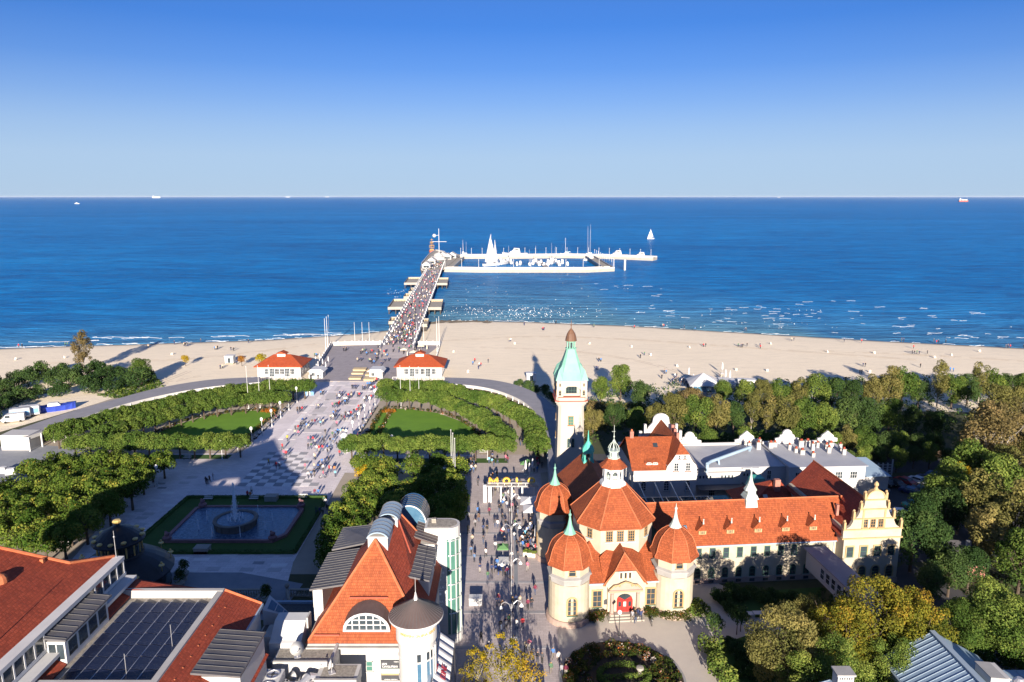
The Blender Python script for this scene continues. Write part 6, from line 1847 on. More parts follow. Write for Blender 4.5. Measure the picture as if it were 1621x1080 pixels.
# benches
bn = thing('bench', 'white slatted bench', 'bench', (0, 0, 0))
for k in range(3): B().box(-.9, .9, -.35 + .17 * k, -.22 + .17 * k, .42, .47).build('seat_slat', 'white paint', bn)
for k in range(2): B().box(-.9, .9, .16, .2, .58 + .18 * k, .7 + .18 * k).build('back_slat', 'white paint', bn)
B().box(-.8, -.72, -.35, .2, 0, .42).box(.72, .8, -.35, .2, 0, .42).box(-.8, -.72, .16, .22, .42, .9).box(.72, .8, .16, .22, .42, .9).build('frame', 'iron', bn)
BENCH0 = True
def bench(x, y, rz, label, group):
    global BENCH0
    if BENCH0:
        bn.location = (x, y, .0); bn.rotation_euler = (0, 0, rz); bn['label'] = label; bn['group'] = group
        BENCH0 = False
    else: clone(bn, (x, y, 0), rz, label, group)
for i in range(11): bench(PL - .3, 168.5 + 3.4 * i, R(90), f'white bench, {nth(i)} from the front along the left plaza edge', 'benches along the left plaza edge')
for i in range(10): bench(PR + .3, 169.5 + 3.6 * i, R(-90), f'white bench, {nth(i)} from the front along the right plaza edge', 'benches along the right plaza edge')
for i, (u, v, a) in enumerate(((297, 727, 0), (238, 772, 35), (195, 803, 35), (163, 823, 35), (103, 867, 35), (330, 792, 0), (402, 792, 0), (480, 789, 0), (765, 718, 0))):
    bench(*P2(u, v), R(a), ('white bench by the lamp before the left clipped trees', 'white bench on the shady edge of the grove, farthest of the row', 'white bench beside the grove, second of the row', 'white bench beside the grove, nearest the domed kiosk', 'white bench in the shade close to the hotel roof',
                            'white bench behind the fountain, left of the jet', 'white bench behind the fountain, right of the jet', 'white bench behind the fountain with people on it', 'white bench under the right clipped trees near the street')[i], 'benches round the fountain')
for i, (u, v) in enumerate(((1183, 978), (1200, 977), (1217, 976))):
    q = P(u, v)
    t = thing('sunbed_table', f'white flat table in the shady spa garden, {nth(i)} from the left', 'table', (q.x, q.y, 0), 0, 'white tables in the spa garden')
    B().box(-.75, .75, -.45, .45, .68, .75).build('tabletop', 'white paint', t)
    for k in (-.65, .65): B().box(k - .04, k + .04, -.4, .4, 0, .68).build('leg', 'white paint', t)

# ================================================================== PIER FORECOURT, PAVILIONS, COLONNADE
dk = [P2(u, v) for u, v in [(524, 548), (604, 546), (655, 546), (697, 547), (660, 574), (622, 604), (497, 604)]]
B().prism(dk, -.3, .12).build('pier_forecourt', 'pier wood', kind='structure')
def pavilion(x0, x1, y0, y1, lab, flip=1):
    pv_ = thing('beach_pavilion', lab, 'pavilion')
    B().box(x0, x1, y0, y1, 0, 3.9).build('wall', 'white plaster', pv_)
    ov = .9
    hip(B(), x0 - ov, x1 + ov, y0 - ov, y1 + ov, 4.0, (x0 + x1) / 2 - 3.2, (x0 + x1) / 2 + 2.6, (y0 + y1) / 2, (y0 + y1) / 2, 6.9).build('roof', 'pavilion tile', pv_)
    cx, cy = (x0 + x1) / 2 - .3, (y0 + y1) / 2
    B().box(cx - 1.4, cx + 1.4, cy - 1.2, cy + 1.2, 6.2, 7.3, 0).ext([(cx - 1.9, cy - 1.6, 7.3), (cx + 1.9, cy - 1.6, 7.3), (cx, cy - 1.6, 8.1)], (0, 3.2, 0), 1).build('ridge_lantern', ['white paint', 'pavilion tile'], pv_)
    n = 6
    for i in range(n):
        x = x0 + 3.2 + (x1 - x0 - 6) * i / (n - 1)
        if i in (1, 4): window(pv_, x, y0 - .02, .3, 1.7, 3.0, 3, 3, 0, False, 'white paint', 'dark glass', None)
        else: window(pv_, x, y0 - .02, 1.2, 1.5, 1.9, 3, 2, 0, False, 'white paint', 'dark glass', None)
    for k in range(3): window(pv_, x1 + .02, y0 + 2.5 + 3.6 * k, 1.0, 1.6, 2.1, 3, 2, R(90), False, 'white paint', 'dark glass', None)
    b = B().box(x0 - 1, x1 + 1, y0 - 3.2, y0 - 3.05, .9, 1.05).box(x0 - 1, x1 + 1, y0 - 3.2, y0 - 3.05, .3, .4)
    for k in range(14): b.box(x0 - 1 + (x1 - x0 + 2) * k / 13 - .06, x0 - 1 + (x1 - x0 + 2) * k / 13 + .06, y0 - 3.22, y0 - 3.03, 0, 1.05)
    b.build('terrace_rail', 'white paint', pv_)
    return pv_
pavilion(-85.8, -71.2, 238, 249, 'white beach pavilion with orange hipped roof left of the pier entrance')
pavilion(-38.8, -23.6, 238, 249, 'white beach pavilion with orange hipped roof right of the pier entrance')
for i, (x, lab) in enumerate(((-65.6, 'small white ticket kiosk on the left of the pier steps'), (-45.6, 'small white ticket kiosk on the right of the pier steps'))):
    t = thing('ticket_kiosk', lab, 'kiosk', (x, 236.5, 0), R(0))
    B().box(-2.2, 2.2, 0, 4, 0, 2.5, 0).box(.1, 2.0, -.03, 0, .4, 2.2, 1).build('wall', ['white plaster', 'white paint'], t)
    B().ext([(-2.8, -.6, 2.5), (2.8, -.6, 2.5), (1.8, -.6, 3.3), (-1.8, -.6, 3.3)], (0, 5.2, 0)).build('roof', 'white paint', t)
    window(t, -1.0, -.02, .9, 1.2, 1.2, 2, 1, 0, False, 'white paint', 'dark glass', None)
for i, (u, v, w) in enumerate(((567, 592, 4.2), (570, 586.5, 4.6), (590, 588, 3.8), (588, 594.5, 3.8), (563, 600, 4.2), (586, 602, 4.0))):
    q = P(u, v)
    t = thing('timber_platform', f'low beige timber seating deck in the pier entrance, {nth(i)} of six from the left', 'platform', (q.x, q.y, .12), 0, 'timber decks at the pier entrance')
    for k in range(5): B().box(-w / 2, w / 2, -1.5 + .6 * k, -.94 + .6 * k, .4 + .12 * (i % 2), .5 + .12 * (i % 2)).build('plank', 'beige wood', t)
    B().box(-w / 2 + .1, w / 2 - .1, -1.4, 1.4, .02, .4).build('base', 'beige wood', t)
# side walls of the forecourt
def wall_line(name, lab, cat, pts, z0, z1, th, m, posts=None, pm='white paint'):
    t = thing(name, lab, cat)
    b = B()
    for (x0, y0), (x1, y1) in zip(pts, pts[1:]):
        d = Vector((x1 - x0, y1 - y0, 0)).normalized()
        n_ = Vector((-d.y, d.x, 0)) * th / 2
        b.ext([(x0 - n_.x, y0 - n_.y, z0), (x1 - n_.x, y1 - n_.y, z0), (x1 + n_.x, y1 + n_.y, z0), (x0 + n_.x, y0 + n_.y, z0)], (0, 0, z1 - z0))
    b.build('panel', m, t)
    if posts:
        pmesh = B().box(-.14, .14, -.14, .14, 0, posts[1]).mesh('post', pm)
        for (x, y) in spline(pts, posts[0]): obj('post', pmesh, t, (x, y, z0))
    return t
wall_line('boundary_wall', 'long white wall with posts running from the left pavilion to the sea corner of the forecourt', 'wall', [P2(490, 603), P2(524, 549)], 0, 1.6, .3, 'white plaster', (4, 2.1))
wall_line('sea_wall', 'low white sea wall with gaps left of the pier start', 'wall', [P2(524, 547), P2(602, 545.5)], 0, 1.5, .35, 'white plaster', (3.0, 1.9))
wall_line('sea_wall', 'low white sea wall with gaps right of the pier start', 'wall', [P2(644, 546), P2(696, 546.5)], 0, 1.5, .35, 'white plaster', (3.0, 1.9))
wall_line('boundary_wall', 'white railing from the right sea corner to the right pavilion', 'wall', [P2(697, 548), P2(690, 573)], 0, 1.3, .25, 'white plaster', (3.0, 1.6))
for i, (u, v) in enumerate(((640, 561), (648, 558), (657, 556), (667, 555), (676, 556), (645, 567), (655, 565), (664, 563))):
    parasol('shut' if i % 3 else 'cream', *P2(u, v), f'cream cafe parasol behind the right pavilion, {nth(i)} of eight from the left', 'cafe parasols behind the right pavilion', s=.85)
for i, (u, v) in enumerate(((500, 577), (506, 572), (511, 581), (520, 577), (516, 586), (504, 588))):
    parasol('closed', *P2(u, v), f'folded white parasol between left pavilion and forecourt, {nth(i)} of six', 'folded parasols by the left pavilion', s=.9)
# curved beach colonnade
def colonnade(lab, inner, outer, zi, zo, back=True):
    t = thing('beach_colonnade', lab, 'colonnade')
    n = 40
    ii, oo = spline(inner, 1), spline(outer, 1)
    f = lambda L, s_: L[min(len(L) - 1, round(s_ * (len(L) - 1)))]
    b = B(); c = B()
    for k in range(n):
        a0, a1, o0, o1 = f(ii, k / n), f(ii, (k + 1) / n), f(oo, k / n), f(oo, (k + 1) / n)
        b.solid([(*a0, zi), (*a1, zi), (*o1, zo), (*o0, zo), (*a0, zi - .2), (*a1, zi - .2), (*o1, zo - .2), (*o0, zo - .2)], [(0, 1, 2, 3), (4, 7, 6, 5)])
        c.solid([(*a0, zi + .1), (*a1, zi + .1), (*a1, zi - .75), (*a0, zi - .75)], [(0, 1, 2, 3)])
        if back: c.solid([(*o0, 0), (*o1, 0), (*o1, zo - .2), (*o0, zo - .2)], [(0, 1, 2, 3)])
    b.build('roof', 'grey roof felt', t)
    c.build('fascia', 'white plaster', t)
    pmesh = B().box(-.15, .15, -.15, .15, 0, zi - .2).mesh('column', 'white paint')
    for q in spline(inner, 3.4): obj('column', pmesh, t, (*q, 0))
colonnade('curved colonnade with grey roof behind the right clipped trees', [P2(u, v, 3.6) for u, v in [(702, 607), (770, 615), (820, 632), (850, 656), (864, 690), (869, 735), (872, 760)]],
          [P2(u, v, 3.2) for u, v in [(705, 598), (770, 601), (820, 611), (860, 630), (884, 655), (896, 690), (905, 740)]], 3.7, 3.3)
colonnade('curved colonnade with grey roof behind the left clipped trees', [P2(u, v, 3.6) for u, v in [(412, 606), (330, 614), (260, 626), (190, 643), (120, 666), (45, 692)]],
          [P2(u, v, 3.2) for u, v in [(412, 597), (330, 602), (250, 615), (185, 632), (100, 656), (2, 690)]], 3.7, 3.3)
t = thing('store_block', 'plain white end block closing the left colonnade', 'building')
q0, q1 = P(5, 713), P(50, 712)
B().box(q0.x - .3, q1.x, q0.y, q0.y + 4.5, 0, 3.75).build('wall', 'white plaster', t)
# blue toilet box beside the plaza
q = P(489, 626)
t = thing('blue_cabin', 'small pale blue cabin between the left hedge trees and the plaza', 'cabin', (q.x, q.y, 0), R(5))
B().box(-1.5, 1.5, 0, 2.4, 0, 2.7, 0).box(-1.65, 1.65, -.15, 2.55, 2.7, 2.9, 0).box(-.5, .4, -.03, 0, .1, 2.1, 1).build('body', ['toilet blue', 'white paint'], t)

# ================================================================== PIER
pr = thing('pier', 'long white railed wooden pier crowded with people running out to sea', 'pier')
AX0, AX1 = P(631, 546, 2.4), P(693, 415, 2.4)
dirv = Vector((AX1.x - AX0.x, AX1.y - AX0.y, 0)); PLEN = dirv.length; dirv.normalize(); nrm = Vector((dirv.y, -dirv.x, 0))
def pp(s_, t_, z=0.0):
    q = AX0 + dirv * s_ + nrm * t_
    return (q.x, q.y, z)
W = 6.4
def pbox(b, s0, s1, t0, t1, z0, z1, m=0):
    b.ext([pp(s0, t0, z0), pp(s1, t0, z0), pp(s1, t1, z0), pp(s0, t1, z0)], (0, 0, z1 - z0), m)
b = B(); pbox(b, -14, 0, -W, W, 0, .08); pbox(b, 0, PLEN + 6, -W, W, 2.0, 2.4)
b.ext([pp(-14, -W, .1), pp(0, -W, 2.35), pp(0, W, 2.35), pp(-14, W, .1)], (0, 0, .06))
b.build('deck', 'pier wood', pr)
b = B()
for s_ in (-1, 1):
    pbox(b, -8, PLEN + 6, s_ * W - .12, s_ * W + .12, 3.3, 3.5); pbox(b, -8, PLEN + 6, s_ * W - .06, s_ * W + .06, 2.75, 3.05)
    k = 0.0
    while k < PLEN:                              # seats built into the rail
        pbox(b, k + 1.0, k + 5.0, s_ * (W - .55) - .4, s_ * (W - .55) + .4, 2.4, 2.95); pbox(b, k + 1.0, k + 5.0, s_ * (W - .1) - .14, s_ * (W - .1) + .14, 2.4, 3.75)
        k += 9.0
b.build('railing', 'white paint', pr)
pmesh = B().box(-.22, .22, -.22, .22, 0, 1.35).ball((0, 0, 1.5), .24, 6).mesh('rail_post', 'white paint')
k = 0.0
while k < PLEN:
    for s_ in (-1, 1): obj('rail_post', pmesh, pr, pp(k, s_ * W, 2.4))
    k += 9.0
pmesh = B().tube((0, 0, -5), (0, 0, 2.1), .26, .26, 7).mesh('pile', 'pile timber')
k = 14.0
while k < PLEN + 6:
    for s_ in (-1, -.35, .35, 1): obj('pile', pmesh, pr, pp(k, s_ * (W - .7), 0))
    k += 8.0
b = B(); 
for s_ in (-1, 1): pbox(b, 6, PLEN + 6, s_ * (W - .3) - .18, s_ * (W - .3) + .18, 1.4, 2.0)
b.build('side_beam', 'aged white plaster', pr)
def platform(s0, s1, t0, t1):
    b = B(); pbox(b, s0, s1, t0, t1, 2.05, 2.42)
    pf = b.build('side_platform', 'concrete pale', pr)
    b = B()
    for a0, a1, c0, c1 in ((s0, s1, t0, t0 + .2), (s0, s1, t1 - .2, t1), (s0, s0 + .2, t0, t1), (s1 - .2, s1, t0, t1)): pbox(b, a0, a1, c0, c1, 2.42, 3.5)
    b.build('parapet', 'concrete pale', pf)
    b = B()
    for a in (s0 + .6, s1 - .6):
        for c in np.linspace(t0 + .6, t1 - .6, 3): q = pp(a, c); b.tube((q[0], q[1], -5), (q[0], q[1], 2.1), .3, .3, 6)
    b.build('piling', 'pile timber', pf)
    b = B()
    for k in np.linspace(t0 + 1, t1 - 1, 5): pbox(b, s1 - 1.6, s1 - .9, k - .5, k + .5, 2.42, 3.0)
    b.build('platform_seat', 'beige wood', pf)
def plat_px(v0, v1, t0, t1):
    sA = (P(0, v1, 2.4).y - AX0.y) / dirv.y; sB = (P(0, v0, 2.4).y - AX0.y) / dirv.y
    platform(sA, sB, t0, t1)
plat_px(476, 489, -14.5, -W); plat_px(477, 490, W, 13.5); plat_px(441, 450, -15.5, -W); plat_px(442, 451, W, 13.5)
plat_px(505, 512, -W - 3.0, -W); plat_px(508, 517, W, W + 2.6); plat_px(467, 472, -W - 3.5, -W); plat_px(458, 464, -W - 2.5, -W)
# head of the pier
HD = thing('pier_terrace', 'wide white end of the pier with terraces, round pavilion and signal mast', 'pier terrace')
def hx(u, v, z=0): q = P(u, v, z); return (q.x, q.y)
b = B()
b.prism([hx(u, v, 2.4) for u, v in ((668, 428), (703, 426), (722, 410), (730, 403), (704, 400), (690, 397), (680, 403), (667, 419))], 1.9, 2.45, 0)
b.build('deck', 'concrete pale', HD)
b = B()
hp = [hx(u, v, 2.4) for u, v in ((668, 428), (667, 419), (680, 403), (690, 397), (704, 400))]
for q0, q1 in zip(hp, hp[1:]):
    d = Vector((q1[0] - q0[0], q1[1] - q0[1], 0)).normalized(); n_ = Vector((-d.y, d.x, 0)) * .25
    b.ext([(q0[0] - n_.x, q0[1] - n_.y, 2.45), (q1[0] - n_.x, q1[1] - n_.y, 2.45), (q1[0] + n_.x, q1[1] + n_.y, 2.45), (q0[0] + n_.x, q0[1] + n_.y, 2.45)], (0, 0, 1.4))
b.build('parapet', 'white paint', HD)
pm_ = B().tube((0, 0, -6), (0, 0, 2.0), .5, .5, 6).mesh('pile', 'pile timber')
for (x, y) in spline(hp, 9): obj('pile', pm_, HD, (x, y, 0))
q = P(694, 411, 2.4)
b = B().lathe([(6.5, 2.45), (6.5, 4.8), (7.1, 4.9), (7.1, 5.2), (4.2, 5.9), (4.0, 5.9), (4.0, 7.2), (4.5, 7.3), (1.6, 8.6), (.4, 8.9)], 12, q.x, q.y)
b.build('round_pavilion', 'white plaster', HD)
b = B().tube((q.x + 1, q.y - 2, 8), (q.x + 1, q.y - 2, 31), .3, .22, 6).tube((q.x - 5, q.y - 2, 19), (q.x + 8, q.y - 2, 19), .22).tube((q.x + 1, q.y - 2, 25), (q.x - 4, q.y - 2, 24), .18)
b.build('signal_mast', 'white paint', HD)
B().ball((q.x - 3.2, q.y - 2, 24.5), 1.7, 8).build('radar_dome', 'white paint', HD)
for k, (u, v, s_) in enumerate(((702, 408, 4.5), (709, 410, 3.6), (684, 417, 3.4), (716, 408, 4.0), (676, 424, 3.2))):
    a = P(u, v, 2.4)
    B().box(a.x - s_, a.x + s_, a.y - 6, a.y + 6, 2.45, 5.2, 0).ext([(a.x - s_ - .6, a.y - 6.6, 5.2), (a.x + s_ + .6, a.y - 6.6, 5.2), (a.x, a.y - 6.6, 8.0)], (0, 13, 0), 0).box(a.x - s_ * .7, a.x + s_ * .7, a.y - 6.05, a.y - 6, 3.0, 4.6, 1).build('hut', ['white plaster', 'dark glass'], HD)
# ship moored at the head: old style wooden ship
q = P(686, 402)
sp = thing('tourist_ship', 'old style dark red wooden ship with furled masts moored behind the pier head', 'ship', (q.x - 3, q.y + 14, 0), R(96), None, .72)
hull = [(-17, 3.2, 5.0), (-15, 4.2, 4.2), (-6, 4.6, 3.0), (6, 4.4, 3.0), (13, 3.2, 3.8), (18, .4, 5.4)]
b = B()
for (x0, w0, z0), (x1, w1, z1) in zip(hull, hull[1:]):
    for s_ in (-1, 1): b.face([(x0, s_ * w0 * .7, -.6), (x1, s_ * w1 * .7, -.6), (x1, s_ * w1, z1), (x0, s_ * w0, z0)])
    b.face([(x0, -w0, z0 - 1), (x1, -w1, z1 - 1), (x1, w1, z1 - 1), (x0, w0, z0 - 1)], 1)
b.face([(-17, -2.3, -.6), (-17, 2.3, -.6), (-17, 3.2, 5), (-17, -3.2, 5)])
b.box(-16.5, -9, -3, 3, 3.5, 7.0, 1)
b.build('hull', ['red trim', 'window wood'], sp)
b = B()
for x, h in ((-10, 17), (0, 22), (10, 18)):
    b.tube((x, 0, 2), (x, 0, h), .4, .2, 6)
    for z in (.5, .72, .9): b.tube((x, -5 * (1.3 - z), h * z), (x, 5 * (1.3 - z), h * z), .45, .45, 5)
b.tube((16, 0, 5), (24, 0, 9), .3)
b.build('mast', 'window wood', sp)
# ------------------------------------------------------------------ marina
def quay(name, lab, px, w, z=2.0):
    """breakwater: pale concrete band through pixel points of its front top edge"""
    t = thing(name, lab, 'breakwater')
    pts = [P2(u, v, z) for u, v in px]
    b = B(); r_ = B()
    for (x0, y0), (x1, y1) in zip(pts, pts[1:]):
        d = Vector((x1 - x0, y1 - y0, 0)).normalized(); n_ = Vector((-d.y, d.x, 0)) * w
        b.ext([(x0, y0, -4), (x1, y1, -4), (x1 + n_.x, y1 + n_.y, -4), (x0 + n_.x, y0 + n_.y, -4)], (0, 0, z + 4))
        n2 = n_.normalized() * .8
        r_.ext([(x0, y0, z), (x1, y1, z), (x1 + n2.x, y1 + n2.y, z), (x0 + n2.x, y0 + n2.y, z)], (0, 0, 1.2))
        o0 = Vector((x0, y0, 0)) + n_ - n2; o1 = Vector((x1, y1, 0)) + n_ - n2
        r_.ext([(o0.x, o0.y, z), (o1.x, o1.y, z), (o1.x + n2.x, o1.y + n2.y, z), (o0.x + n2.x, o0.y + n2.y, z)], (0, 0, 1.3))
    b.build('body', 'concrete pale', t)
    r_.build('parapet', 'aged white plaster', t)
    return t, pts
qn, npts = quay('breakwater', 'near arm of the marina breakwater', [(703, 426), (760, 427), (860, 427), (930, 427), (973, 425)], 8)
qf, fpts = quay('breakwater', 'long far arm of the marina breakwater lined with lamps', [(728, 406), (800, 406), (900, 405), (960, 406), (1034, 409)], 13)
qe, epts = quay('breakwater', 'short slanting east arm of the marina with dark gangway', [(972, 425), (941, 407)], 9)
qw, wpts = quay('breakwater', 'short west arm joining the marina to the pier head', [(718, 424), (735, 408)], 14)
LM = (B().tube((0, 0, 0), (0, 0, 7.1), .18, .13, 5).mesh('post', 'white paint'), B().box(-.35, .35, -.25, .25, 7.0, 7.3).mesh('lamp_head', 'white paint'))
for arm, pts, step, grp, off_ in ((qf, fpts, 10.5, 'far', 12), (qn, npts, 15, 'near', 9), (qe, epts, 13, 'east', 6)):
    for i, (x, y) in enumerate(spline(pts, step)):
        t = thing('quay_lamp', f'slim white lamp on the {grp} marina arm, {nth(i)} from the ' + ('sea corner' if grp == 'east' else 'pier end'), 'street lamp', (x, y + (off_ if grp != 'east' else 0), 2.0), 0, f'lamps on the {grp} marina arm')
        obj('post', LM[0], t); obj('lamp_head', LM[1], t)
def hullmesh(L, Bm, D, m='hull white', sheer=.3):
    b = B()
    st = [(-.5, .72, 1.0), (-.3, .95, .92), (0, 1.0, .88), (.25, .78, .95), (.42, .36, 1.08), (.5, .03, 1.18)]
    for (a0, w0, h0), (a1, w1, h1) in zip(st, st[1:]):
        x0, x1 = a0 * L, a1 * L
        for s_ in (-1, 1): b.face([(x0, s_ * w0 * Bm * .32, -.4), (x1, s_ * w1 * Bm * .32, -.4), (x1, s_ * w1 * Bm / 2, D * h1), (x0, s_ * w0 * Bm / 2, D * h0)])
        b.face([(x0, -w0 * Bm / 2, D * h0), (x1, -w1 * Bm / 2, D * h1), (x1, w1 * Bm / 2, D * h1), (x0, w0 * Bm / 2, D * h0)])
    b.face([(-.5 * L, -.23 * Bm, -.4), (-.5 * L, .23 * Bm, -.4), (-.5 * L, .36 * Bm, D), (-.5 * L, -.36 * Bm, D)])
    return b.mesh('hull', m)
def yacht(u, v, L, rz, label, sails=False, mast_h=None, m='hull white', grp='boats in the marina', motor=False):
    q = P(u, v, SEA_Z)
    t = thing('motor_boat' if motor else 'sailing_yacht', label, 'boat', (q.x, q.y, SEA_Z), R(rz), grp)
    obj('hull', hullmesh(L, L * .3, L * .11 + .5, m), t)
    D = L * .11 + .5
    b = B().ext([(-L * .22, -L * .09, D), (L * .22, -L * .07, D), (L * .15, -L * .06, D + L * .075), (-L * .2, -L * .08, D + L * .085)], (0, L * .17, 0), 0)
    if motor: b.ext([(-L * .2, -L * .08, D + L * .085), (L * .1, -L * .07, D + L * .08), (L * .02, -L * .06, D + L * .19), (-L * .18, -L * .07, D + L * .18)], (0, L * .15, 0), 0).box(-L * .16, L * .03, -L * .083, L * .083, D + L * .11, D + L * .15, 1)
    b.build('cabin', ['hull white', 'dark glass'], t)
    if not motor:
        h = mast_h or L * 1.25
        B().tube((L * .06, 0, D), (L * .06, 0, h), .17, .1, 5).tube((L * .06, 0, D + 1.6), (-L * .38, 0, D + 1.5), .14).tube((L * .06, 0, h), (L * .5, 0, D), .035, .035, 3).tube((L * .06, 0, h), (-L * .5, 0, D), .035, .035, 3).build('mast', 'aluminium', t)
        if sails:
            b = B()
            for j in range(5):
                a, c = j / 5, (j + 1) / 5
                f = lambda s_, k: (L * .04 - L * .42 * (1 - s_) * k, .5 * math.sin(math.pi * k) * (1 - s_), D + 1.8 + (h - D - 2.2) * s_)
                b.face([f(a, 0), f(a, .5), f(c, .5), f(c, 0)]).face([f(a, .5), f(a, 1), f(c, 1), f(c, .5)])
            b.face([(L * .48, 0, D + .6), (L * .08, .4, D + 1.2), (L * .07, 0, h * .86)])
            b.build('sail', 'canvas white', t, fix=False)
        else: B().tube((L * .02, 0, D + 1.85), (-L * .36, 0, D + 1.75), .32, .22, 6).build('sail_cover', 'boat cover' if L % 2 < 1 else 'canvas white', t)
    return t
yacht(1030, 378.5, 10, 190, 'white sailing yacht with sails set alone on the open sea', True, 14.5, grp=None)
yacht(776, 421, 15, 38, 'large white sailing yacht with tall triangular sails in the middle of the marina', True, 28)
yacht(784, 419, 14, 115, 'white sailing yacht right beside the tallest sails', True, 22)
yacht(815, 405.5, 26, 178, 'big white motor yacht lying along the far marina arm', motor=True)
yacht(845, 418, 12, 80, 'white motor boat left of the slanting marina pontoon', motor=True)
yacht(852, 420, 11, 100, 'second white motor boat left of the slanting pontoon', motor=True)
yacht(848, 414, 11, 90, 'white sailing boat behind the motor boats by the pontoon', mast_h=15)
yacht(868, 419, 14, 85, 'white motor boat with teal cover right of the slanting pontoon', motor=True)
yacht(875, 417, 16, 75, 'white motor yacht in the middle of the right berth', motor=True)
yacht(884, 420, 13, 95, 'white motor boat at the right end of the berths', motor=True)
yacht(873, 413, 12, 90, 'sailing boat with thin mast behind the right berths', mast_h=17)
yacht(930, 406.5, 17, 92, 'dark hulled yacht with very tall bare mast by the far arm', mast_h=31, m='hull blue')
yacht(934, 406, 18, 88, 'yacht with the tallest bare mast by the far arm', mast_h=33, m='hull blue')
yacht(935, 413, 13, 170, 'white motor boat at the tip of the slanting east arm', motor=True)
yacht(976, 407.5, 22, 182, 'long white motor boat by the outer far arm', motor=True)
yacht(1013, 409.5, 20, 182, 'low white motor boat near the tip of the far arm', motor=True)
yacht(896, 404, 12, 180, 'small sailing boat moored along the far arm', mast_h=18)
yacht(799, 418, 13, 60, 'white motor boat right of the large sails', motor=True)
yacht(808, 417, 12, 100, 'white boat with open deck near the middle pontoon', motor=True)
yacht(733, 402, 10, 100, 'sailing boat with sails up behind the west end of the far arm', True, 15)
yacht(738, 404, 10, 90, 'small sailing boat beside the west end of the far arm', mast_h=14)
for i, (u, v, L_, a_, l_) in enumerate(((818, 420, 9, 95, 'small white boat left of the long gap in the berths'), (824, 419, 10, 85, 'small white boat in the gap before the pontoon'), (838, 420, 9, 92, 'small white boat just left of the pontoon boats'), (857, 417, 10, 80, 'small white boat tucked against the pontoon'), (862, 421, 9, 70, 'small white boat at the near end of the pontoon'),
                                      (879, 414, 10, 95, 'small white boat behind the teal covered one'), (890, 417, 11, 88, 'white boat last but one in the right berths'), (898, 420, 9, 90, 'white boat last in the right berths'), (805, 412, 10, 80, 'small white boat under the big motor yacht'), (792, 414, 10, 100, 'small white boat behind the large sails'))):
    yacht(u, v, L_, a_, l_, motor=i % 3 != 2, mast_h=14)
pn = thing('pontoon', 'dark slanting floating pontoon between the motor boats', 'pontoon')
q0, q1 = P(866, 424, .2), P(851, 412, .2)
b = B(); b.ext([(q0.x - 2, q0.y, -.4), (q0.x + 2, q0.y, -.4), (q1.x + 2, q1.y, -.4), (q1.x - 2, q1.y, -.4)], (0, 0, .9)).build('deck', 'concrete grey', pn)
q = P(989, 427)
t = thing('channel_marker', 'white and yellow channel marker pile standing in the sea by the marina', 'sea mark', (q.x, q.y, 0))
B().tube((0, 0, -4), (0, 0, 7.2), .8, .8, 10, 0).build('pile', 'canvas cream', t)
B().lathe([(1.0, 7.2), (1.0, 7.6), (.5, 8.2), (.2, 8.6)], 10).build('cap', 'white paint', t)
# ships on the horizon
def ship(u, v, L, H_, label, rz=0):
    q = P(u, v)
    t = thing('cargo_ship', label, 'ship', (q.x, q.y, SEA_Z), R(rz))
    B().ext([(-L / 2, -L * .07, -1), (L / 2 * .92, -L * .07, -1), (L / 2, -L * .07, H_ * .42), (-L / 2, -L * .07, H_ * .42)], (0, L * .14, 0)).build('hull', 'red trim' if L < 200 else 'hull white', t)
    b = B().box(-L * .46, -L * .30, -L * .06, L * .06, H_ * .42, H_)
    for k in range(4): b.box(-L * .22 + L * .16 * k, -L * .12 + L * .16 * k, -L * .05, L * .05, H_ * .42, H_ * .8)
    b.build('superstructure', 'hull white', t)
    B().tube((-L * .38, 0, H_), (-L * .38, 0, H_ * 1.35), L * .008).tube((L * .4, 0, H_ * .4), (L * .4, 0, H_ * .9), L * .008).build('mast', 'hull white', t)
ship(248, 313.6, 300, 75, 'white cargo ship on the left horizon')
ship(1525, 319.5, 105, 36, 'cargo ship with pale bridge far out at sea on the right')
ship(456, 312.6, 260, 50, 'tiny pale ship on the horizon left of centre', 15)
ship(518, 312.4, 260, 55, 'tiny white ship on the horizon, right of the other tiny ship', 170)
yacht(122, 323, 40, 0, 'tiny white boat far out on the left', motor=True, grp=None)
yacht(1233, 313.2, 120, 0, 'speck of a white boat on the right horizon', motor=True, grp=None)

# ================================================================== BEACH BAR and things on the sand
q = P(1118, 624)
bb = thing('beach_bar', 'white peaked beach bar tent with glass front at the wood edge', 'beach bar', (q.x, q.y, .05), R(-6))
B().box(-4.2, 4.2, 0, 8, 0, 2.5).build('wall', 'white paint', bb)
for k in range(6): B().box(-4.0 + 1.35 * k, -2.75 + 1.35 * k, -.05, -.01, .5, 2.3).build('pane', 'blue glass', bb)
b = B()
e_ = [(-5.2, -1, 2.5), (5.2, -1, 2.5), (5.2, 9.2, 2.5), (-5.2, 9.2, 2.5)]
rr = (-.5, 4.5, 5.6)
for i in range(4):
    a, c = Vector(e_[i]), Vector(e_[(i + 1) % 4])
    m0 = (a + c) / 2 - Vector((0, 0, -.25))
    k = Vector(rr)
    b.face([a, m0, k]).face([m0, c, k])
b.ext([(4.6, 2, 2.5), (9.5, 3, 2.5), (9.5, 8, 2.5), (4.6, 8.5, 2.5)], (0, 0, .9))
b.build('tent_roof', 'canvas white', bb)
for i, (u, v) in enumerate(((1090, 601), (1143, 592), (1155, 606), (1097, 612), (1148, 604))):
    parasol('closed', *P2(u, v), f'folded white parasol at the beach bar, {nth(i)} of five', 'parasols at the beach bar', z=.05, s=1.2)
q = P(1182, 614)
t = thing('beach_container', 'white flat container beside the beach bar', 'container', (q.x, q.y, .05), R(-8))
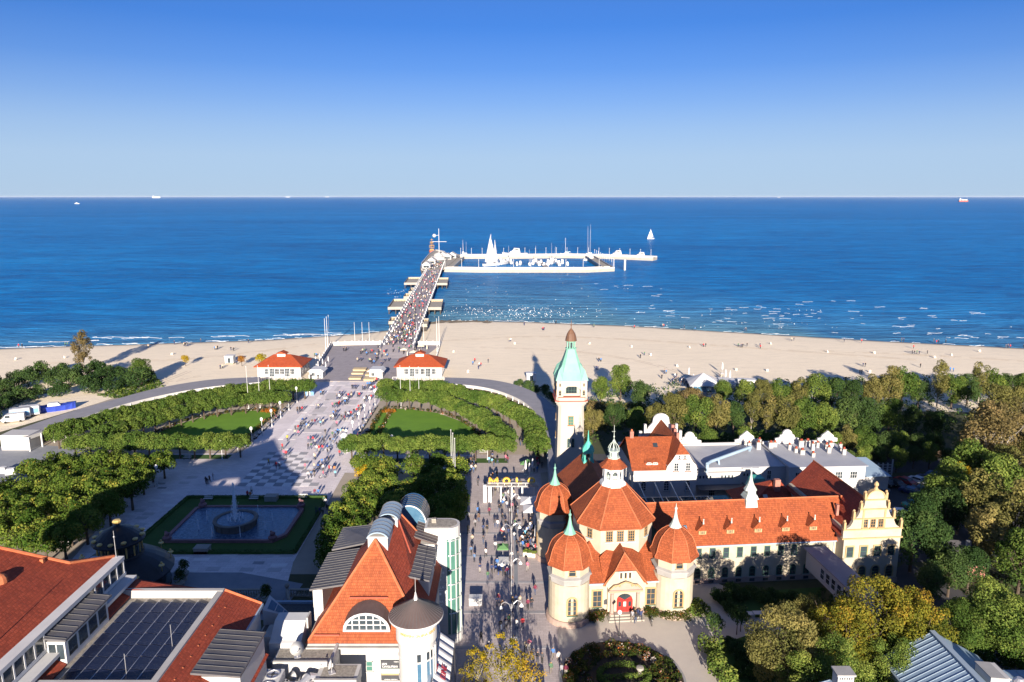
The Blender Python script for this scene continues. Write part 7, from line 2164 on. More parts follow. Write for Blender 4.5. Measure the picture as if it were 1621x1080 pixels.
B().box(-2.8, 2.8, 0, 2.4, 0, 2.4).box(-2.9, 2.9, -.1, 2.5, 2.4, 2.55).build('body', 'white paint', t)
wb = thing('wicker_basket', 'small cream beach basket chair', 'beach basket', (0, 0, 0))
B().ext([(-.6, -.5, 0), (-.6, .5, 0), (-.6, .55, 1.5), (-.6, .1, 1.55), (-.6, -.2, .6), (-.6, -.5, .55)], (1.2, 0, 0)).build('shell', 'wicker cream', wb)
B().box(-.55, .55, -.55, 0, .45, .58).build('seat', 'canvas white', wb)
wb.scale = (.55, .55, .55)
first = True
pos = [(25, 570), (103, 567), (272, 562), (815, 545), (1000, 550), (1030, 563), (1092, 551), (1165, 587), (1072, 581), (1310, 558), (1384, 560), (1506, 563), (1215, 588), (1377, 590), (1551, 557), (1480, 567), (1220, 545), (741, 590), (905, 557), (933, 545), (918, 580), (718, 558)]
for i, (u, v) in enumerate(pos):
    q = P(u, v)
    lab = f'small cream beach litter bin standing alone on the sand, {nth(sorted(pos).index((u, v)))} from the left'
    if first: wb.location = (q.x, q.y, .05); wb['label'] = lab; wb['group'] = 'pale bins on the beach'; first = False
    else: clone(wb, (q.x, q.y, .05), R(rj.uniform(0, 360)), lab, 'pale bins on the beach')
for i, (u, v) in enumerate(((363, 577), (841, 606))):
    q = P(u, v)
    t = thing('lifeguard_hut', ('small white lifeguard hut on the sand left of the pavilion', 'small white hut in the lighthouse shadow')[i], 'hut', (q.x, q.y, .05))
    B().box(-1.5, 1.5, 0, 2.4, .4, 2.9, 0).box(-1.7, 1.7, -.2, 2.6, 2.9, 3.1, 0).box(-.5, .5, -.03, 0, .5, 2.3, 1).build('hut', ['white paint', 'dark glass'], t)
    for x in (-1.3, 1.3): B().box(x - .08, x + .08, .1, 2.3, 0, .4).build('leg', 'beige wood', t)
# dark wrack line beside the pier is part of the beach; sand cart tracks etc. stay in the material
# ================================================================== VEHICLES
def carmesh():
    prof = [(-2.1, .35), (-2.15, .75), (-1.95, .95), (-1.3, 1.02), (-.75, 1.45), (.75, 1.47), (1.4, 1.05), (2.05, .9), (2.15, .6), (2.1, .35)]
    b = B()
    n = len(prof)
    wid = lambda z: .86 if z < 1.0 else .86 - .32 * (z - 1.0)
    for (x0, z0), (x1, z1) in zip(prof, prof[1:]): b.face([(x0, -wid(z0), z0), (x1, -wid(z1), z1), (x1, wid(z1), z1), (x0, wid(z0), z0)])
    for s_ in (-1, 1): b.face([(x, s_ * wid(z), z) for x, z in prof])
    b.face([(-2.1, -.86, .35), (2.1, -.86, .35), (2.1, .86, .35), (-2.1, .86, .35)])
    body = b.mesh('body', 'car paint')
    g = B()
    g.face([(-1.26, -.78, 1.06), (-1.26, .78, 1.06), (-.8, .7, 1.43), (-.8, -.7, 1.43)]).face([(1.36, -.78, 1.09), (1.36, .78, 1.09), (.8, .7, 1.45), (.8, -.7, 1.45)])
    for s_ in (-1, 1): g.face([(-1.1, s_ * .87, 1.05), (1.15, s_ * .87, 1.05), (.72, s_ * .74, 1.41), (-.7, s_ * .74, 1.41)])
    for v in range(len(g.v)):
        x, y, z = g.v[v]; g.v[v] = (x * 1.012, y * 1.015, z + .012)
    glass = g.mesh('windows', 'dark glass')
    wh = B().lathe([(.05, -.1), (.3, -.1), (.32, 0), (.3, .1), (.05, .1)], 12).mesh('wheel', 'rubber')
    for v in wh.vertices: v.co = Matrix.Rotation(R(90), 3, 'X') @ v.co
    hl = B().box(-.04, .04, -.16, .16, -.08, .08).mesh('headlight', 'pale glass')
    tl_ = B().box(-.04, .04, -.14, .14, -.09, .09).mesh('tail_light', 'print red')
    return body, glass, wh, hl, tl_
CAR = carmesh()
def car(u, v, rz, col, label, group='cars in the car park', s=1.0):
    q = P(u, v)
    t = thing('parked_car', label, 'car', (q.x, q.y, .016), R(rz), group, s)
    o = obj('body', CAR[0], t); o.color = (*col, 1)
    obj('windows', CAR[1], t)
    for x in (-1.3, 1.35):
        for y in (-.78, .78): obj('wheel', CAR[2], t, (x, y, .32))
    for y in (-.6, .6): obj('headlight', CAR[3], t, (2.12, y, .68)); obj('tail_light', CAR[4], t, (-2.12, y, .75))
SIL, BLK, WHT, GRN, BLU, RED, NAV = (.42, .44, .47), (.015, .016, .02), (.7, .7, .7), (.03, .22, .12), (.10, .2, .36), (.35, .03, .03), (.03, .05, .12)
for u, v, a, c, l in ((1385, 771, -55, SIL, 'silver blue car in the front left corner of the car park'), (1402, 768, -75, BLK, 'black car next to the silver blue one under the fence'), (1418, 770, -72, BLK, 'black estate car in the middle of the back row'),
                      (1432, 766, -60, RED, 'dark red car in the back row left of the white one'), (1453, 765, -55, WHT, 'white car in the back row of the car park'), (1467, 762, -55, NAV, 'navy car right of the white car in the back row'),
                      (1484, 756, -50, BLU, 'pale blue car at the right end of the back row'), (1441, 782, -48, NAV, 'dark blue car in the front row of the car park'), (1458, 780, -48, BLK, 'black car beside the dark blue one in the front row'),
                      (1395, 783, 40, SIL, 'silver car peeping out behind the curved gable'), (1423, 817, -12, WHT, 'white hatchback parked beside the gable house'), (1446, 804, 5, GRN, 'green car half under the trees'), (1500, 757, -50, WHT, 'white car under the tree at the end of the row')):
    car(u, v, a, c, l)
q = P(22, 668)
t = thing('box_van', 'white delivery van parked by the store yard on the left', 'van', (q.x, q.y, .03), R(205))
B().ext([(-2.6, -1, .4), (2.3, -1, .4), (2.9, -1, 1.0), (2.3, -1, 1.5), (1.6, -1, 2.3), (-2.6, -1, 2.4)], (0, 2, 0)).build('body', 'white paint', t)
B().box(.6, 1.7, -1.02, -1.0, 1.4, 2.1).box(.6, 1.7, 1.0, 1.02, 1.4, 2.1).ext([(2.35, -.85, 1.55), (2.35, .85, 1.55), (1.7, .85, 2.25), (1.7, -.85, 2.25)], (.05, 0, .03)).build('windows', 'dark glass', t)
for x in (-1.7, 1.7):
    for y in (-.9, .9): obj('wheel', CAR[2], t, (x, y, .32), scale=1.1)
for i, (u, v, l) in enumerate(((33, 663, 'tall white trailer box behind the delivery van'), (48, 659, 'white and blue trailer beside the other trailer in the yard'))):
    q = P(u, v)
    t = thing('trailer', l, 'trailer', (q.x, q.y, .03), R(25))
    B().box(-2.4, 2.4, -1.1, 1.1, .6, 3.0).build('box', 'white paint', t)
    B().box(-2.3, 2.3, -1.13, -1.1, 1.0, 2.4).build('print_band', 'toilet blue', t)
    for x in (-.5, .5):
        for y in (-1.0, 1.0): obj('wheel', CAR[2], t, (x, y, .32))
q = P(88, 650)
t = thing('covered_boat', 'blue tarpaulin covered boat lying in the store yard', 'boat', (q.x, q.y, .1), R(30))
obj('hull', hullmesh(10, 3.4, 1.6, 'blue tarp'), t)
B().ext([(-2, -.8, 1.4), (1.5, -.8, 1.4), (.8, -.8, 2.3), (-1.6, -.8, 2.3)], (0, 1.6, 0)).build('cabin', 'white paint', t)
for i, (u, v, l) in enumerate(((6, 745, 'white garden furniture stack by the left grove edge'), (18, 747, 'second white furniture stack by the left grove'))):
    q = P(u, v + 3)
    t = thing('furniture_stack', l, 'furniture stack', (q.x, q.y, 0), R(20 * i))
    B().box(-1, 1, -.7, .7, 0, .8).box(-.7, .7, -.6, .5, .8, 1.3).build('stack', 'white paint', t)
# fence and gate of the car park
fn = thing('metal_fence', 'light metal fence with panels behind the car park', 'fence')
q0, q1 = P(1352, 753), P(1411, 752)
nb = 8
for i in range(nb + 1):
    q = q0.lerp(q1, i / nb)
    B().box(q.x - .12, q.x + .12, q.y - .12, q.y + .12, 0, 2.8 if i < nb else 3.6).build('post', 'pale roof sheet', fn)
for i in range(nb):
    a, c = q0.lerp(q1, i / nb), q0.lerp(q1, (i + 1) / nb)
    for z in (.5, 1.1, 1.7, 2.3): B().ext([(a.x, a.y, z), (c.x, c.y, z), (c.x, c.y, z + .12), (a.x, a.y, z + .12)], (0, .06, 0)).build('rail', 'pale roof sheet', fn)
wall_line('park_fence', 'dark fence along the coast path behind the white annex', 'fence', [(16, 153.5), (60, 158), (110, 163)], 0, 1.5, .15, 'dark wood', (3, 1.7), 'iron')
# ================================================================== PLANTING
def line_trees(px, kind, step, s, lab, grp, z=4.0, jit=.25):
    pts = spline([P2(u, v, z) for u, v in px], step)
    for i, (x, y) in enumerate(pts):
        tree(kind, x + rnd.uniform(-jit, jit), y + rnd.uniform(-jit, jit), s * rnd.uniform(.93, 1.07), f'clipped lime, {nth(i)} from {lab}', 'tree', grp)
line_trees([(612, 611), (650, 610), (700, 615), (750, 628), (800, 645), (840, 668), (852, 695), (853, 708)], 'lime', 3.4, 1.0, 'the plaza in the outer arc of the right garden', 'outer arc of limes right of the plaza')
line_trees([(612, 626), (650, 627), (700, 634), (740, 648), (775, 670), (797, 690)], 'lime', 3.4, 1.0, 'the plaza in the inner arc of the right garden', 'inner arc of limes right of the plaza')
line_trees([(557, 703), (680, 704), (800, 703)], 'lime', 3.6, 1.0, 'the plaza in the front row of the right garden', 'front row of limes right of the plaza')
line_trees([(482, 612), (420, 615), (350, 622), (280, 635), (210, 652), (150, 668), (90, 686)], 'lime', 3.4, 1.0, 'the plaza in the outer arc of the left garden', 'outer arc of limes left of the plaza')
line_trees([(448, 628), (400, 632), (330, 640), (270, 655), (215, 670), (165, 686)], 'lime', 3.6, 1.0, 'the plaza in the inner arc of the left garden', 'inner arc of limes left of the plaza')
line_trees([(380, 699), (250, 700), (118, 700)], 'lime', 3.6, 1.0, 'the plaza in the front row of the left garden', 'front row of limes left of the plaza')
GL = [(85, 727), (108, 735), (130, 728), (160, 735), (185, 727), (210, 733), (240, 735), (258, 728), (55, 745), (80, 752), (110, 755), (140, 750), (170, 755), (200, 752), (225, 752), (20, 768), (45, 770), (72, 775), (100, 772), (130, 775), (158, 778),
      (185, 775), (207, 775), (10, 795), (35, 800), (62, 803), (90, 800), (120, 805), (150, 800), (172, 800), (20, 825), (50, 830), (80, 835), (110, 828), (35, 850), (70, 852), (-15, 780), (-10, 815), (-20, 845), (100, 848), (-40, 800), (-50, 835), (-45, 770), (135, 826)]
order = sorted(GL, key=lambda q: (round(q[1] / 25), q[0]))
for u, v in GL:
    k = order.index((u, v))
    row = sorted({round(q[1] / 25) for q in GL}).index(round(v / 25))
    inrow = [q for q in order if round(q[1] / 25) == round(v / 25)].index((u, v))
    yel = (u, v) in ((90, 800), (130, 775), (72, 775))
    tree('grove', *P2(u, v, 4.3), rnd.uniform(.9, 1.12), f'{"yellowing" if yel else "green"} tree of the left grove, {nth(inrow)} from left in {nth(row)} row', 'tree', 'grove left of the fountain')
GC = [(572, 735), (595, 732), (615, 738), (600, 747), (585, 762), (565, 772), (610, 765), (590, 780), (560, 787), (578, 798), (546, 808), (565, 815), (532, 830), (550, 838), (525, 855), (521, 873), (655, 737), (692, 731), (722, 735), (680, 748), (668, 762), (702, 757), (690, 771),
      (716, 771), (642, 770), (638, 790), (668, 786), (654, 801), (695, 790), (720, 786), (668, 815), (692, 808), (716, 804), (640, 812), (700, 822), (622, 800)]
for i, (u, v) in enumerate(GC):
    side = 'left' if u < 625 else 'right'
    inrow = sorted([q for q in GC if (q[0] < 625) == (u < 625)], key=lambda q: q[1]).index((u, v))
    tree('grove', *P2(u, v, 4.3), rnd.uniform(.84, 1.05), f'round tree in the {side} half of the middle grove, {nth(inrow)} counted from the back', 'tree', 'middle grove beside the gallery')
tree('yellow', *P2(575, 748, 3), .95, 'small bright yellow tree at the plaza edge of the middle grove')
# left dunes
DL = [(8, 625), (25, 605), (45, 612), (62, 600), (80, 608), (98, 596), (112, 612), (130, 604), (150, 596), (165, 608), (178, 596), (192, 604), (30, 640), (5, 650), (60, 632), (95, 628), (140, 622), (180, 618), (208, 612), (-15, 615), (-20, 640), (-12, 670), (235, 607), (222, 613), (-30, 660)]
for i, (u, v) in enumerate(DL):
    k = sorted(DL).index((u, v))
    tree('bush', *P2(u, v), rnd.uniform(.9, 1.35), f'dark bushy dune shrub left of the beach, {nth(k)} from the left', 'shrub', 'dune shrubs on the left', name='dune_shrub')
tree('poplar', *P2(134, 590), 1.12, 'tall thin brownish tree standing alone before the left beach')
tree('green', *P2(226, 608), 1.05, 'broad round dark green tree at the end of the left dunes', sz=.72)
tree('yellow', *P2(294, 580), .8, 'small yellow tree alone on the left beach')
tree('orange', *P2(383, 580), .85, 'small orange tree on the sand left of the pavilion')
tree('yellow', *P2(414, 583), 1.05, 'yellow bushy tree behind the left beach pavilion')
# right: beach edge wood, in bands from the sand backwards
def band(lst, desc, grp):
    for i, (u, v, s_, kind, word) in enumerate(lst):
        k = sorted(q[0] for q in lst).index(u)
        tree(kind, *P2(u, v), s_, f'{word} {desc}, {nth(k)} from the left', 'tree', grp)
band([(950, 640, .75, 'green', 'bright green tree'), (982, 634, .95, 'green', 'domed green tree'), (1012, 652, .85, 'dark', 'dark green tree'), (1143, 644, .72, 'green', 'small green tree'), (1178, 652, .8, 'green', 'yellow green tree'), (1205, 655, .85, 'olive', 'brownish tree'), (1232, 655, .9, 'green', 'green tree'),
      (1262, 658, .92, 'olive', 'olive tree'), (1288, 658, 1.02, 'green', 'tall green tree'), (1315, 655, .98, 'dark', 'dark tree'), (1345, 652, .9, 'dark', 'dark low tree'), (1378, 652, .95, 'olive', 'tall olive tree'), (1405, 652, 1.18, 'olive', 'tallest olive tree'), (1425, 650, 1.15, 'green', 'tall green tree'), (1452, 650, .85, 'dark', 'dark tree'), (1482, 648, 1.1, 'birch', 'slim pale tree'), (1505, 648, .95, 'green', 'green tree'), (1530, 642, .9, 'dark', 'dark tree'), (1548, 640, 1.05, 'birch', 'slim tree'), (1572, 640, .95, 'green', 'green tree'), (1598, 642, .9, 'dark', 'dark tree'), (1622, 645, .95, 'green', 'green tree'), (1650, 650, 1.0, 'dark', 'dark tree')],
     'at the edge of the right hand beach', 'trees edging the right beach')
band([(938, 690, .72, 'olive', 'low olive tree'), (972, 690, .8, 'dark', 'dark green tree'), (1005, 694, .72, 'green', 'green tree'), (1035, 694, .78, 'olive', 'golden olive tree'), (1066, 698, 1.05, 'olive', 'big grey green tree'), (1100, 698, 1.1, 'green', 'big green tree'), (1132, 696, 1.0, 'olive', 'grey green tree'), (1160, 690, .85, 'dark', 'dark green tree'), (1188, 692, .95, 'birch', 'slim pale stemmed tree'), (1212, 696, 1.0, 'birch', 'pale birch'), (1240, 700, 1.05, 'olive', 'pale olive tree'), (1272, 698, .95, 'green', 'green tree'), (1302, 700, .9, 'green', 'broad green tree'), (1338, 694, 1.05, 'dark', 'dark tree'), (1372, 694, 1.0, 'dark', 'very dark tree'), (1405, 692, .9, 'green', 'green tree'), (1440, 690, .75, 'dark', 'low dark tree'), (1475, 694, .7, 'dark', 'low dark tree')],
     'in the middle of the right hand wood', 'trees in the middle of the right wood')
band([(1005, 738, .62, 'green', 'low green tree'), (1092, 728, .62, 'dark', 'low dark tree'), (1060, 726, .62, 'green', 'low green tree'), (1120, 726, .66, 'green', 'low green tree'), (1148, 726, .6, 'dark', 'low dark tree'), (1176, 726, .66, 'green', 'low green tree'), (1204, 726, .62, 'green', 'low green tree'), (1232, 727, .62, 'dark', 'low dark tree'), (1258, 727, .64, 'green', 'low green tree'), (1286, 728, .6, 'green', 'low green tree'), (1312, 727, .64, 'green', 'low green tree'), (1338, 726, .7, 'olive', 'low olive tree'), (1366, 726, .7, 'green', 'low green tree'), (1394, 728, .64, 'dark', 'low dark tree'), (1420, 728, .66, 'green', 'low green tree'), (1448, 727, .6, 'dark', 'low dark tree'), (1476, 726, .6, 'dark', 'low dark tree')],
     'in the row behind the white annex', 'row of low trees behind the annex')
band([(1340, 752, .52, 'dark', 'small dark tree'), (1365, 746, .55, 'green', 'small green tree'), (1390, 743, .5, 'dark', 'small dark tree'), (1418, 748, .55, 'green', 'small green tree'), (1445, 742, .5, 'dark', 'small dark tree'), (1470, 742, .55, 'green', 'small green tree'), (1498, 745, .5, 'dark', 'small dark tree')],
     'along the fence behind the car park', 'small trees behind the car park')
for i, (u, v, s_, k, l) in enumerate(((1560, 775, 1.45, 'brown', 'huge pale brown half bare tree at the right edge'), (1600, 740, 1.25, 'brown', 'brown half bare tree behind the huge pale one'), (1535, 735, 1.1, 'olive', 'golden olive tree left of the huge brown one'), (1615, 690, 1.15, 'olive', 'olive tree high up at the right edge'), (1575, 700, 1.2, 'olive', 'tall golden green tree at the right edge of the wood'), (1530, 800, 1.15, 'green', 'bright green tree with mistletoe balls behind the car park'),
                                      (1500, 815, .95, 'green', 'green tree hanging over the parked cars'), (1575, 830, 1.15, 'green', 'green tree below the huge brown tree'), (1620, 830, 1.15, 'olive', 'olive tree at the right edge, middle height'), (1545, 860, 1.15, 'olive', 'tawny green tree right of the car park'), (1490, 855, .9, 'dark', 'dark green tree between car park and shed'), (1600, 885, 1.2, 'olive', 'tawny tree right of the brick shed'),
                                      (1455, 862, .85, 'dark', 'dark tree beside the curved gable house'), (1440, 905, .95, 'dark', 'very dark tree close to the gable house corner'), (1475, 912, .85, 'dark', 'dark tree left of the brick shed'), (1640, 930, 1.1, 'olive', 'tawny tree at the right edge near the bright green one'), (1530, 940, .72, 'dark', 'dark tree before the brick shed'), (1640, 790, 1.2, 'olive', 'olive tree at the right edge above the brown one'), (1580, 800, 1.0, 'olive', 'tawny tree tucked under the huge pale brown one'), (1555, 905, .95, 'olive', 'tawny tree just above the bright green one'), (1610, 945, .9, 'green', 'green tree behind the bright green one'), (1500, 945, .7, 'dark', 'low dark tree left of the bright green one'), (1470, 955, .6, 'dark', 'low dark tree by the yard road'), (1515, 845, .95, 'green', 'green tree left of the tawny ones'), (1475, 830, .8, 'green', 'green tree at the near end of the car park'))):
    tree(k, *P2(u, v), s_ * 1.04, l, 'tree', 'trees at the right edge')
q = P(1532, 790)
for i, (u, v, Y) in enumerate(((1490, 780, 128), (1530, 745, 130), (1577, 760, 136), (1518, 738, 131))):
    p = at(u, v, Y)
    t = thing('mistletoe', f'yellow green mistletoe ball in the right hand trees, {nth(i)} of four', 'mistletoe', p)
    obj('leaves', leaf_mesh('leaves', 'leaf yellow', [(0, 0, 0, .95)], 260, .28, 400 + i, shell=.4), t, scale=(1, 1, .9))
# front trees
for k, (u, v, z, s_, kind, l) in enumerate(((1385, 985, 8.2, 1.02, 'golden', 'big golden tree before the footbridge'), (1445, 1000, 7.6, .9, 'golden', 'golden orange tree right of the footbridge'), (1330, 1005, 7.4, .88, 'golden', 'green gold tree left of the big golden one'), (1242, 1022, 7.2, .95, 'broadolive', 'olive brown tree at the left of the golden group'), (1330, 1070, 6.4, .72, 'broad', 'green tree below the golden trees'), (1415, 1055, 5.5, .66, 'broad', 'green tree beside the blue metal roof'),
                                            (1575, 985, 8.0, 1.05, 'broad', 'large bright green tree at the lower right edge'), (1530, 1005, 6.4, .7, 'broad', 'bright green tree between large tree and metal roof'), (1625, 1010, 7.5, .95, 'broad', 'green tree cut by the right edge of the picture'), (1275, 985, 5.5, .55, 'broadolive', 'small olive tree above the olive brown one'), (1285, 1085, 5.5, .75, 'broad', 'green tree at the bottom edge right of the garden'))):
    q = P(u, v, z)
    zc = {'golden': 8.0, 'broad': 8.2, 'broadolive': 7.6}[kind]
    tree(kind, q.x, q.y, s_, l, 'tree', 'big trees at the lower right', sz=(z / zc) / s_ if abs(z / zc - s_) < .4 else 1)
for u, v, s_, l in ((795, 1080, 1.05, 'young yellow maple at the bottom edge in the middle of the street'), (835, 1088, .85, 'yellow maple right of the other one at the bottom edge'), (752, 1075, .8, 'thin young tree with one bright yellow leaf bunch beside the awning')):
    q = P(u, v, 3.0)
    tree('maple', q.x, q.y, s_, l, 'tree', 'young maples in the street')
for i, (x, y, s_, k) in enumerate(((11.5, 50, 1.02, 'broadolive'), (-5.5, 50, .8, 'broad'))):
    tree(k, x, y, s_, ('garden tree below the picture, left of the flower bed', 'street tree below the picture, beside the awning')[i], 'tree', 'trees below the picture')
# spa garden
cxb, cyb = P2(985, 1075)
fbed = thing('flower_bed', 'round flower bed with low hedge rings before the red door', 'flower bed')
B().lathe([(8.0, 0), (8.0, .2), (7.7, .22), (7.66, .1)], 48, cxb, cyb).build('kerb', 'concrete grey', fbed)
B().sheet([(cxb + 7.65 * math.cos(R(7.5 * i)), cyb + 7.65 * math.sin(R(7.5 * i))) for i in range(48)], .235).build('soil', 'soil', fbed)
g = np.random.default_rng(5)
cl = []
for i in range(230):
    a, r = g.uniform(0, 6.283), 7.3 * math.sqrt(g.uniform(.32, 1))
    cl.append((cxb + r * math.cos(a), cyb + r * math.sin(a), .5, g.uniform(.28, .55)))
obj('planting', leaf_mesh('planting', 'flowers', cl, 15000, .22, 6, tint_sd=.3), fbed)
cl = [(cxb + 3.1 * math.cos(a) + .2, cyb + 2.3 * math.sin(a), .55, .42) for a in np.linspace(0, 6.283, 36)] + [(cxb + x, cyb - .2 + .1 * x, .5, .4) for x in np.linspace(-3, 3, 14)]
obj('hedge_ring', leaf_mesh('hedge_ring', 'leaf green', cl, 4200, .2, 8), fbed)
B().lathe([(.3, .2), (.25, .9), (.5, 1.1), (.45, 1.35), (.1, 1.4)], 10, cxb + 2.3, cyb + .5).build('urn', 'concrete pale', fbed)
def shrubs(px, kind, s, lab, grp, name='shrub', cat='shrub'):
    for i, (u, v) in enumerate(px):
        tree(kind, *P2(u, v), s * rnd.uniform(.8, 1.2), f'{lab}, {nth(i)} from the left', cat, grp, name=name)
shrubs([(892, 988), (902, 990), (912, 988), (922, 986), (932, 984), (942, 983), (950, 982), (955, 978)], 'flowershrub', .95, 'low flowering shrub left of the red door', 'shrubs left of the red door', 'flowering_shrub')
shrubs([(1024, 974), (1030, 978), (1038, 976), (1046, 978), (1054, 980), (1062, 981), (1070, 981), (1078, 981), (1086, 980)], 'flowershrub', .95, 'low flowering shrub right of the red door', 'shrubs right of the red door', 'flowering_shrub')
shrubs([(1094, 970), (1100, 978), (1104, 964), (1107, 974)], 'shrub', 1.15, 'dark shrub at the corner of the right turret', 'corner shrubs of the right turret')
shrubs([(1135, 950), (1145, 958), (1150, 965), (1160, 945), (1175, 952), (1190, 945), (1205, 955), (1222, 948), (1240, 955), (1255, 950), (1270, 962), (1232, 968), (1160, 970)], 'bush', .42, 'dark low bush before the long wing', 'bushes before the long wing', 'bush')
shrubs([(1125, 1030), (1128, 1045), (1132, 1058), (1140, 1070), (1148, 1080)], 'shrub', 1.15, 'light green hedge bush along the garden path', 'hedge bushes along the garden path', 'bush')
shrubs([(1165, 1035), (1180, 1050), (1172, 1068), (1190, 1075), (1210, 1060), (1150, 1025)], 'bush', .4, 'dark bush in the garden bed by the path', 'bushes in the garden bed', 'bush')
for i, (u, v, s_) in enumerate(((1131, 1018, 1.35), (1166, 1005, 1.3), (1172, 1000, 1.25))):
    tree('standard', *P2(u, v), s_, ('ball shaped little tree alone by the path', 'ball shaped little tree left of a pair', 'ball shaped little tree right of a pair')[i], 'tree', 'ball trees in the spa garden', name='ball_tree')
S('garden_bed', [P2(u, v) for u, v in ((1118, 1028), (1200, 1000), (1300, 1010), (1330, 1090), (1160, 1095))], .03, 'lawn dark')
S('garden_bed', [P2(u, v) for u, v in ((1122, 940), (1300, 930), (1300, 985), (1160, 975))], .03, 'lawn dark')
shrubs([(1085, 632), (1098, 628), (1110, 636), (1128, 646), (1075, 638), (1118, 640)], 'reed', .9, 'tawny dune shrub beside the path to the beach bar', 'dune shrubs by the beach bar path', 'dune_shrub')
shrubs([(930, 668), (938, 650), (945, 672), (955, 655), (925, 690), (965, 668)], 'reed', .95, 'tawny dune shrub right of the lighthouse', 'dune shrubs by the lighthouse', 'dune_shrub')
shrubs([(822, 612), (838, 618), (850, 622), (862, 625), (870, 632), (880, 640)], 'bush', .6, 'dark shrub behind the right colonnade', 'shrubs behind the right colonnade', 'dune_shrub')
# beds round the lawns and grass on the dunes
def bed(lab, px, n, size, seed, mat='flowers', w=.6):
    pts = spline(px, .55)
    g = random.Random(seed)
    cl = [(x + g.uniform(-w, w), y + g.uniform(-w, w), .3, g.uniform(.25, .5)) for x, y in pts]
    obj('flower_border', leaf_mesh('flower_border', mat, cl, n, size, seed, tint_sd=.3), None, label=lab, cat='flower border')
bed('flower border round the right lawn', [(-37, 171.7), (-36.8, 199), (-33, 201.6), (-21, 197.4), (-13.3, 189.2), (-6.4, 172)], 4200, .3, 51)
bed('flower border round the left lawn', [(-67, 171.7), (-67.2, 198), (-72, 200.4), (-85, 194.2), (-90.2, 186.7), (-93.4, 172)], 4200, .3, 52)
bed('dark flower strip inside the right lawn', [(-34.4, 178), (-34.3, 197)], 900, .3, 53)
for (x, y), l in (((-35.0, 198.2), 'round orange flower bed at the back corner of the right lawn'), ((-69.2, 198.6), 'orange flower bed at the back corner of the left lawn')):
    obj('flower_patch', leaf_mesh('flower_patch', 'leaf orange', [(x + 2.2 * math.cos(a) * r, y + 1.8 * math.sin(a) * r, .25, .4) for a in np.linspace(0, 6.2, 12) for r in (.3, .8)], 700, .3, 60), None, label=l, cat='flower bed')
def scatter(name, mat, poly, n, size, seed, h=.5):
    g = random.Random(seed)
    xs_, ys_ = [p[0] for p in poly], [p[1] for p in poly]
    cl = []
    while len(cl) < n:
        x, y = g.uniform(min(xs_), max(xs_)), g.uniform(min(ys_), max(ys_))
        if inside(x, y, poly): cl.append((x, y, h * .5, g.uniform(.5, 1.3) * h))
    obj(name, leaf_mesh(name, mat, cl, n * 26, size, seed, tint_sd=.3), None, kind='stuff')
scatter('undergrowth', 'leaf dark', [(16, 166), (120, 168), (160, 240), (28, 225), (18, 190)], 900, .55, 71, 1.0)
scatter('undergrowth', 'leaf dark', [(64, 78), (120, 80), (130, 150), (112, 150), (112, 112), (76, 108), (66, 92)], 700, .5, 72, .8)
scatter('undergrowth', 'leaf dark', [(28, 72), (46, 72), (62, 94), (48, 103), (34, 88)], 420, .4, 75, .5)
scatter('dune_grass', 'leaf green', [P2(u, v) for u, v in ((150, 628), (245, 600), (262, 612), (190, 632))], 260, .4, 73, .5)
scatter('dune_grass', 'leaf olive', [P2(u, v) for u, v in ((930, 640), (1080, 640), (1090, 655), (940, 690))], 420, .45, 74, .6)

